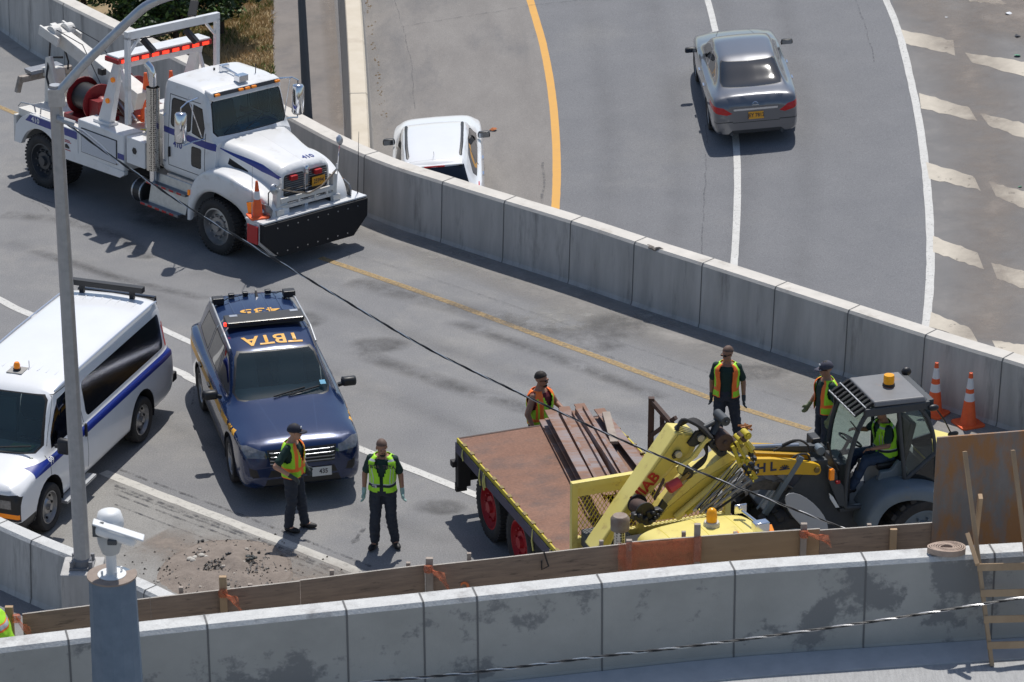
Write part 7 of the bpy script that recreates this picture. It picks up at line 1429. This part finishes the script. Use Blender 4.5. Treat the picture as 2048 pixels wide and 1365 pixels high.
# ============================================================ people
def person(label, loc, yaw, h=1.78, P=None, skin=skinm, shirt=shirtm, sleeves=True, pants=navyp, vest='orange', hair='short', head_yaw=0, head_pitch=0, gloves=None, hat=None, glasses=False, beard=False, open_=.0, sit=False, bulk=1.0, roll=0):
    P = P or {}
    t = root('person', label, 'person', loc=loc, rz=R(yaw)); s = h / 1.78
    J = dict(hipL=(0, .095, .93), hipR=(0, -.095, .93), kneeL=(.03, .11, .50), kneeR=(.03, -.11, .50), ankL=(-.02, .12, .09), ankR=(-.02, -.12, .09), shL=(0, .175, 1.43), shR=(0, -.175, 1.43), elL=(-.02, .24, 1.16), elR=(-.02, -.24, 1.16), wrL=(.06, .25, .91), wrR=(.06, -.25, .91), toeL=(1, .2, 0), toeR=(1, -.2, 0), head=(.02, 0, 1.66))
    J.update(P); J = {k: V(v) for k, v in J.items()}
    if sit: dz = V((0, 0, 0))
    tor = [(.88, .0, .165, .115), (.96, 0, .17, .12), (1.06, 0, .158, .118), (1.18, .0, .16, .12), (1.30, .0, .178, .125), (1.40, -.005, .185, .115), (1.47, -.01, .15, .09), (1.515, -.01, .07, .065), (1.56, 0, .055, .06)]
    off = J['hipL'].lerp(J['hipR'], .5) - V((0, 0, .93)); so = J['shL'].lerp(J['shR'], .5) - V((0, 0, 1.44))
    def tp_(z, x, y):
        k = max(0, min(1.15, (z - .93) / .51)); return V((x, y, z)) + off.lerp(so, k)
    def torso(b, g, z0=.80, z1=1.6, n=28, gy=None):
        rs = [r for r in tor if z0 <= r[0] <= z1]
        vs = []
        for z, cx, hw, hd in rs:
            for i in range(n): a = 2 * math.pi * i / n; vs.append(tp_(z, cx + (hd * bulk + g) * math.copysign(abs(math.cos(a)) ** .85, math.cos(a)), (hw * (.4 + .6 * bulk) + g) * math.copysign(abs(math.sin(a)) ** .85, math.sin(a))))
        m = len(rs); b.add(vs, [(k * n + i, k * n + (i + 1) % n, (k + 1) * n + (i + 1) % n, (k + 1) * n + i) for k in range(m - 1) for i in range(n)] + [tuple(range(n))[::-1], tuple(range((m - 1) * n, m * n))])
    def cap(b, p, q, r0, r1, n=14):
        b.ell(p, r0, r0, r0, n, 8); b.ell(q, r1, r1, r1, n, 8); b.cyl(p, q, r0, r1, n)
    def remesh(b, vox, sm=3):
        o = b.build('tmp', skin, None)
        m = o.modifiers.new('r', 'REMESH'); m.mode = 'VOXEL'; m.voxel_size = vox; m.use_smooth_shade = True
        m = o.modifiers.new('s', 'SMOOTH'); m.factor = .5; m.iterations = sm
        return evaluated(o, 'tmp')
    HR = Matrix.Rotation(R(head_yaw), 3, 'Z') @ Matrix.Rotation(R(head_pitch), 3, 'Y'); hc = J['head']
    hp = lambda x, y, z: hc + HR @ V((x, y, z))
    def hand(b, w, e, side, g=0.0):
        d = (w - e).normalized(); u = V((1, 0, 0)) - d * d.x
        if u.length < .1: u = V((0, 0, 1))
        u.normalize(); v = d.cross(u)
        pc_ = w + d * .05
        for k in range(-1, 2): cap(b, w + u * k * .014, w + d * .085 + u * k * .022, .020 + g, .018 + g, 10)
        inn = v * (-side)
        for k in range(4):
            st = w + d * .085 + u * (k - 1.5) * .019; L_ = (.060, .072, .068, .052)[k]
            m1 = st + d * L_ * .55 + inn * .012; m2 = m1 + (d * .6 + inn * .75).normalized() * L_ * .5; cap(b, st, m1, .0095 + g, .009 + g, 8); cap(b, m1, m2, .009 + g, .008 + g, 8)
        st = w + d * .025 + u * .03; m1 = st + (d * .6 + u * .75 + inn * .3).normalized() * .045; cap(b, st, m1, .012 + g, .011 + g, 8); cap(b, m1, m1 + (d + inn * .3).normalized() * .032, .011 + g, .009 + g, 8)
    b = MB(); torso(b, 0)
    cap(b, tp_(1.50, -.01, 0), hc + V((-.01, 0, -.06)), .06, .056)
    for S, sd2 in (('L', 1), ('R', -1)):
        cap(b, J['hip' + S], J['knee' + S], .088 * bulk, .058); cap(b, J['knee' + S], J['ank' + S], .058, .04); cap(b, J['sh' + S], J['el' + S], .054 * bulk, .042 * bulk); cap(b, J['el' + S], J['wr' + S], .043 * bulk, .028); hand(b, J['wr' + S], J['el' + S], sd2)
        cap(b, J['ank' + S], J['ank' + S] + J['toe' + S].normalized() * .12 - V((0, 0, .05)), .04, .035)
    b.ell(hp(-.012, 0, .035), .098, .078, .098, 20, 14, rot=HR); b.ell(hp(.022, 0, -.035), .072, .062, .085, 18, 12, rot=HR); b.ell(hp(.06, 0, -.085), .03, .032, .026, 12, 8)
    b.ell(hp(.096, 0, -.008), .022, .014, .026, 10, 8); b.ell(hp(.088, 0, .028), .02, .05, .012, 12, 6); b.ell(hp(.082, 0, -.05), .016, .026, .009, 10, 6)
    for q in (1, -1): b.ell(hp(-.005, q * .08, -.005), .018, .009, .03, 10, 8)
    me = remesh(b, .0075, 2); link(me, 'body', skin, t)
    # trousers
    b = MB()
    for S in 'LR':
        cap(b, J['hip' + S], J['knee' + S], .112 * bulk, .082); cap(b, J['knee' + S], J['ank' + S] + V((0, 0, .03)), .082, .074)
    torso(b, .014, .88, 1.06)
    me = remesh(b, .013, 3)
    for v in me.vertices:
        n_ = noise.noise(v.co * 9) * .6 + noise.noise(V((v.co.x * 14, v.co.y * 14, v.co.z * 26))) * .5; v.co += v.normal * n_ * .024
    link(me, 'trousers', pants, t)
    for S in 'LR':
        a = J['ank' + S]; d = J['toe' + S].normalized(); b = MB(); b.ell(a + V((0, 0, .0)), .055, .05, .07); rz = Matrix.Rotation(math.atan2(d.y, d.x), 3, 'Z')
        b.ell(a + d * .085 - V((0, 0, .045)), .12, .052, .045, 16, 10, rot=rz); b.ell(a - d * .02 - V((0, 0, .05)), .06, .045, .04, 12, 8, rot=rz); b.cyl(a - V((0, 0, .05)), a + V((0, 0, .08)), .05, .055)
        link(remesh(b, .011, 2), 'boot', bootm, t)
    # shirt
    b = MB(); torso(b, .013, .93 if not sit else .96, 1.47)
    if sleeves:
        for S in 'LR': cap(b, J['sh' + S], J['sh' + S].lerp(J['el' + S], .72), .066 * bulk, .064 * bulk)
    else:
        for S in 'LR': b.ell(J['sh' + S], .06, .05, .06)
    me = remesh(b, .012, 3)
    for v in me.vertices: v.co += v.normal * (noise.noise(v.co * 11) * .01)
    link(me, 'shirt', shirt, t)
    # vest
    if vest:
        vr = [(.93, 0, .178, .13), (1.0, 0, .176, .132), (1.08, 0, .17, .13), (1.18, 0, .172, .132), (1.28, 0, .186, .136), (1.36, 0, .196, .134), (1.42, -.005, .19, .122), (1.465, -.01, .165, .10), (1.495, -.012, .125, .085), (1.515, -.012, .09, .075)]
        fz = [pchip([r[0] for r in vr], [r[k] for r in vr]) for k in (1, 2, 3)]; nz = 40; na = 80; vs = []; g = .027
        for j in range(nz + 1):
            z = .95 + (1.515 - .95) * j / nz
            cx, hw, hd = (f(z) for f in fz)
            for i in range(na):
                a = 2 * math.pi * i / na; wr_ = noise.noise(V((math.cos(a) * 2, math.sin(a) * 2, z * 7))) * .022
                vs.append(tp_(z, cx + (hd * bulk + g + wr_) * math.copysign(abs(math.cos(a)) ** .8, math.cos(a)), (hw * (.4 + .6 * bulk) + g + wr_) * math.copysign(abs(math.sin(a)) ** .8, math.sin(a))))
        fs = []; mi = []
        for j in range(nz):
            z = .95 + (1.515 - .95) * (j + .5) / nz
            for i in range(na):
                a = 360 * (i + .5) / na; a = a if a <= 180 else a - 360; af = abs(a)
                vh = open_ * 26 + max(0, z - (1.20 if open_ < .5 else 1.33)) * (78 if open_ < .5 else 30)
                if af < 2 + vh: continue
                k = max(0, 1 - ((z - 1.36) / .15) ** 2)
                if abs(af - 90) < 27 * math.sqrt(k) and z < 1.50: continue
                if j < 2 and af < 12: continue
                m = 0
                if vest == 'orange':
                    if 1.06 < z < 1.115: m = 1
                    elif z >= 1.11 and (28 < af < 48 or 140 < af < 158): m = 1
                    elif af < 5 + vh + 2: m = 1
                    elif j < 1: m = 1
                elif vest == 'orange2':
                    if 1.02 < z < 1.07 or (z > 1.07 and (26 < af < 50)): m = 1
                    elif z > 1.43 or (z > 1.07 and af > 60 and af < 74) or (106 < af < 120): m = 1
                elif vest == 'limeT':
                    if 1.03 < z < 1.085: m = 3 if 1.04 < z < 1.075 else 2
                    elif z > 1.09 and z < 1.34 and (33 < af < 38 or 48 < af < 53): m = 2
                    elif z > 1.44 and 1.47 > z: m = 2
                elif vest == 'orangegrey':
                    if 1.34 < z < 1.40 or (60 < af < 76): m = 2
                    elif 1.32 < z < 1.42 or 54 < af < 82: m = 1
                fs.append((j * na + i, j * na + (i + 1) % na, (j + 1) * na + (i + 1) % na, (j + 1) * na + i)); mi.append(m)
        me = bpy.data.meshes.new('vest'); me.from_pydata([tuple(v) for v in vs], [], fs)
        for p_, m in zip(me.polygons, mi): p_.material_index = m; p_.use_smooth = True
        bmx = bmesh.new(); bmx.from_mesh(me); bmesh.ops.delete(bmx, geom=[v for v in bmx.verts if not v.link_faces], context='VERTS'); bmx.to_mesh(me); bmx.free()
        vo_ = link(me, 'vest', [lime, orangev, refl, navyp], t); sm_ = vo_.modifiers.new('solid', 'SOLIDIFY'); sm_.thickness = .007
        if vest == 'limeT':
            for y in (.115, -.115): lettering('vest_lettering', 'TBTA', .075, (.17, y, 1.375), (0, 1, 0), (0, 0, 1), plated, t, nrm=(1, 0, 0), off=.0, bold=.003)
            lettering('vest_lettering', 'TB', .06, (.178, -.10, 1.057), (0, 1, 0), (0, 0, 1), refl, t, nrm=(1, 0, 0), off=.0, bold=.003)
    if gloves:
        for S, sd2 in (('L', 1), ('R', -1)):
            b = MB(); hand(b, J['wr' + S], J['el' + S], sd2, .004); d = (J['wr' + S] - J['el' + S]).normalized(); cap(b, J['wr' + S] - d * .05, J['wr' + S] + d * .02, .036, .032); link(remesh(b, .008, 1), 'glove', gloves, t)
    if hair:
        b = MB(); k = .003 if hair == 'shaved' else .011
        n, m_ = 24, 12; vs = []
        for j in range(m_ + 1):
            for i in range(n):
                ph = 2 * math.pi * i / n; th = math.pi * (.34 + .24 * (1 - math.cos(ph)) / 2) * j / m_; q = V(((.098 + k) * math.sin(th) * math.cos(ph), (.078 + k) * math.sin(th) * math.sin(ph), (.098 + k) * math.cos(th)))
                vs.append(hp(-.012 + q.x, q.y, .035 + q.z + (0 if hair == 'shaved' else noise.noise(q * 40) * .006)))
        b.add(vs, [(j * n + i, (j + 1) * n + i, (j + 1) * n + (i + 1) % n, j * n + (i + 1) % n) for j in range(m_) for i in range(n)]); b.build('hair', stub if hair == 'shaved' else hairm, t, smooth=60)
    for q in (1, -1):
        b = MB(); b.ell(hp(.084, q * .03, .008), .009, .012, .008, 10, 6); b.build('eye', mat('eye_dark', (.02, .015, .012), .3), t, smooth=60)
    if glasses:
        b = MB()
        for q in (1, -1): b.ell(hp(.094, q * .032, .01), .009, .027, .018, 12, 6); b.bar(hp(.088, q * .058, .015), hp(0, q * .084, .01), .006, .008)
        b.bar(hp(.1, -.01, .016), hp(.1, .01, .016), .008, .008); b.build('sunglasses', mat('sunglass_black', (.005, .005, .006), .08), t, smooth=60)
    if beard: b = MB(); b.ell(hp(.07, 0, -.088), .034, .042, .032, 14, 8); b.ell(hp(.092, 0, -.036), .012, .032, .008, 12, 6); b.build('beard', hairm, t, smooth=60)
    if hat in ('cap', 'gcap', 'capr'):
        m = capg if hat == 'gcap' else capm; b = MB(); n = 24; vs = []
        for j in range(9):
            th = math.pi * .52 * j / 8
            for i in range(n): ph = 2 * math.pi * i / n; vs.append(hp(-.012 + .116 * math.sin(th) * math.cos(ph), .094 * math.sin(th) * math.sin(ph), .035 + .108 * math.cos(th)))
        b.add(vs, [(j * n + i, (j + 1) * n + i, (j + 1) * n + (i + 1) % n, j * n + (i + 1) % n) for j in range(8) for i in range(n)])
        vb = []
        for a in range(-60, 61, 15):
            ca, sa = math.cos(R(a)), math.sin(R(a)); vb += [hp(-.012 + .112 * ca, .092 * sa, .034), hp(-.0 + .19 * ca ** .6 if ca > 0 else 0, .085 * sa, .026 - .012 * abs(sa))]
        b.add(vb, [(2 * i, 2 * i + 1, 2 * i + 3, 2 * i + 2) for i in range(len(vb) // 2 - 1)]); ho_ = b.build('cap', m, t, smooth=50); sm_ = ho_.modifiers.new('solid', 'SOLIDIFY'); sm_.thickness = .006
        b = MB(); p = hp(.094, 0, .09); b.ell(p, .008, .028, .02, 10, 6); b.build('cap_emblem', cone_w, ho_, smooth=60)
    if hat == 'hard': b = MB(); b.ell(hp(-.01, 0, .05), .135, .115, .12, 22, 12); b.build('hard_hat', cone_w, t, smooth=60)
    t.scale = (s, s, s); return t
person('worker in navy cap with hand on hip standing in front of the dark blue SUV', G(590, 1060), -22, 1.79, dict(elR=(-.12, -.36, 1.20), wrR=(.10, -.25, 1.02), elL=(-.04, .30, 1.18), wrL=(.12, .20, 1.0), kneeL=(.06, .11, .50), ankL=(.10, .13, .09), kneeR=(.0, -.09, .5), ankR=(-.06, -.09, .09), toeR=(1, -.1, 0), toeL=(1, .2, 0), head=(.05, 0, 1.65)), vest='orange', hat='cap', gloves=glove_d, head_yaw=12, hair='short')
person('bald bearded worker in lime vest walking towards the camera with gloved hands hanging', G(768, 1093), -96, 1.83, dict(elL=(-.03, .26, 1.17), wrL=(.02, .29, .92), elR=(-.03, -.27, 1.17), wrR=(.08, -.27, .92), kneeR=(.10, -.11, .52), ankR=(.04, -.13, .09), kneeL=(.03, .12, .5), ankL=(-.04, .16, .09), toeL=(1, .5, 0), toeR=(1, -.3, 0), head=(.06, .0, 1.64)), vest='limeT', hair='shaved', gloves=glove_t, beard=True, head_yaw=22, head_pitch=16, skin=skin_t, open_=.12)
person('bearded worker in sunglasses and sleeveless shirt behind the flatbed, orange and lime vest', G(1080, 952), -38, 1.80, dict(elR=(-.02, -.30, 1.16), wrR=(.10, -.28, .92), elL=(.10, .27, 1.2), wrL=(.34, .22, 1.12)), shirt=maroon, sleeves=False, vest='orange2', hair='short', glasses=True, beard=True, head_yaw=14, bulk=1.14, skin=skin_t, head_pitch=4)
person('worker in open orange and lime vest and dark gloves standing beyond the crane', G(1450, 897), -98, 1.80, dict(kneeL=(.0, .16, .50), ankL=(-.06, .22, .09), elL=(-.03, .26, 1.17), wrL=(.05, .28, .91), elR=(-.02, -.24, 1.17), wrR=(.0, -.24, .91), toeL=(1, .4, 0)), vest='orange', hair='shaved', gloves=glove_d, glasses=True, head_yaw=-38, head_pitch=10, open_=.8, bulk=1.02, skin=skin_t)
person('worker in grey cap facing left beside the loader cab, open orange and lime vest', G(1646, 930), 202, 1.80, dict(elL=(-.04, .28, 1.16), wrL=(.06, .26, .92), elR=(.0, -.26, 1.18), wrR=(.16, -.26, .96)), vest='orange', hat='gcap', gloves=glove_y, glasses=True, head_yaw=-10, head_pitch=6, open_=.9, skin=skin_t)
# seated loader driver
sp_ = LF.o + LF.h * .34 + LF.l * -.48 + V((0, 0, 1.64 - .88))
person('seated driver in lime vest and dark cap steering the wheel loader', sp_, 197.6, 1.72, dict(hipL=(0, .09, .93), hipR=(0, -.09, .93), kneeL=(.42, .15, .93), kneeR=(.42, -.14, .93), ankL=(.62, .17, .52), ankR=(.66, -.14, .55), elL=(.10, .28, 1.20), wrL=(.34, .22, 1.16), elR=(.22, -.28, 1.26), wrR=(.46, -.18, 1.34), shL=(.06, .175, 1.43), shR=(.06, -.175, 1.43), head=(.10, 0, 1.66)), pants=jeans, vest='limeT', hat='cap', head_yaw=8, head_pitch=14, sit=True, skin=skin_t)
hp0 = GY(-10, 1236, 32.38); person('worker in white hard hat and lime vest at the bottom left corner', (hp0.x, hp0.y, DZ), 175, 1.66, dict(hipL=(-.10, .09, .72), hipR=(-.10, -.09, .72), kneeL=(.18, .12, .44), kneeR=(.18, -.12, .44), shL=(.04, .17, 1.20), shR=(.04, -.17, 1.20), elL=(.06, .24, .93), elR=(.06, -.24, .93), wrL=(.26, .2, .80), wrR=(.26, -.2, .80), head=(.12, 0, 1.41)), vest='orangegrey', hat='hard', hair=None)
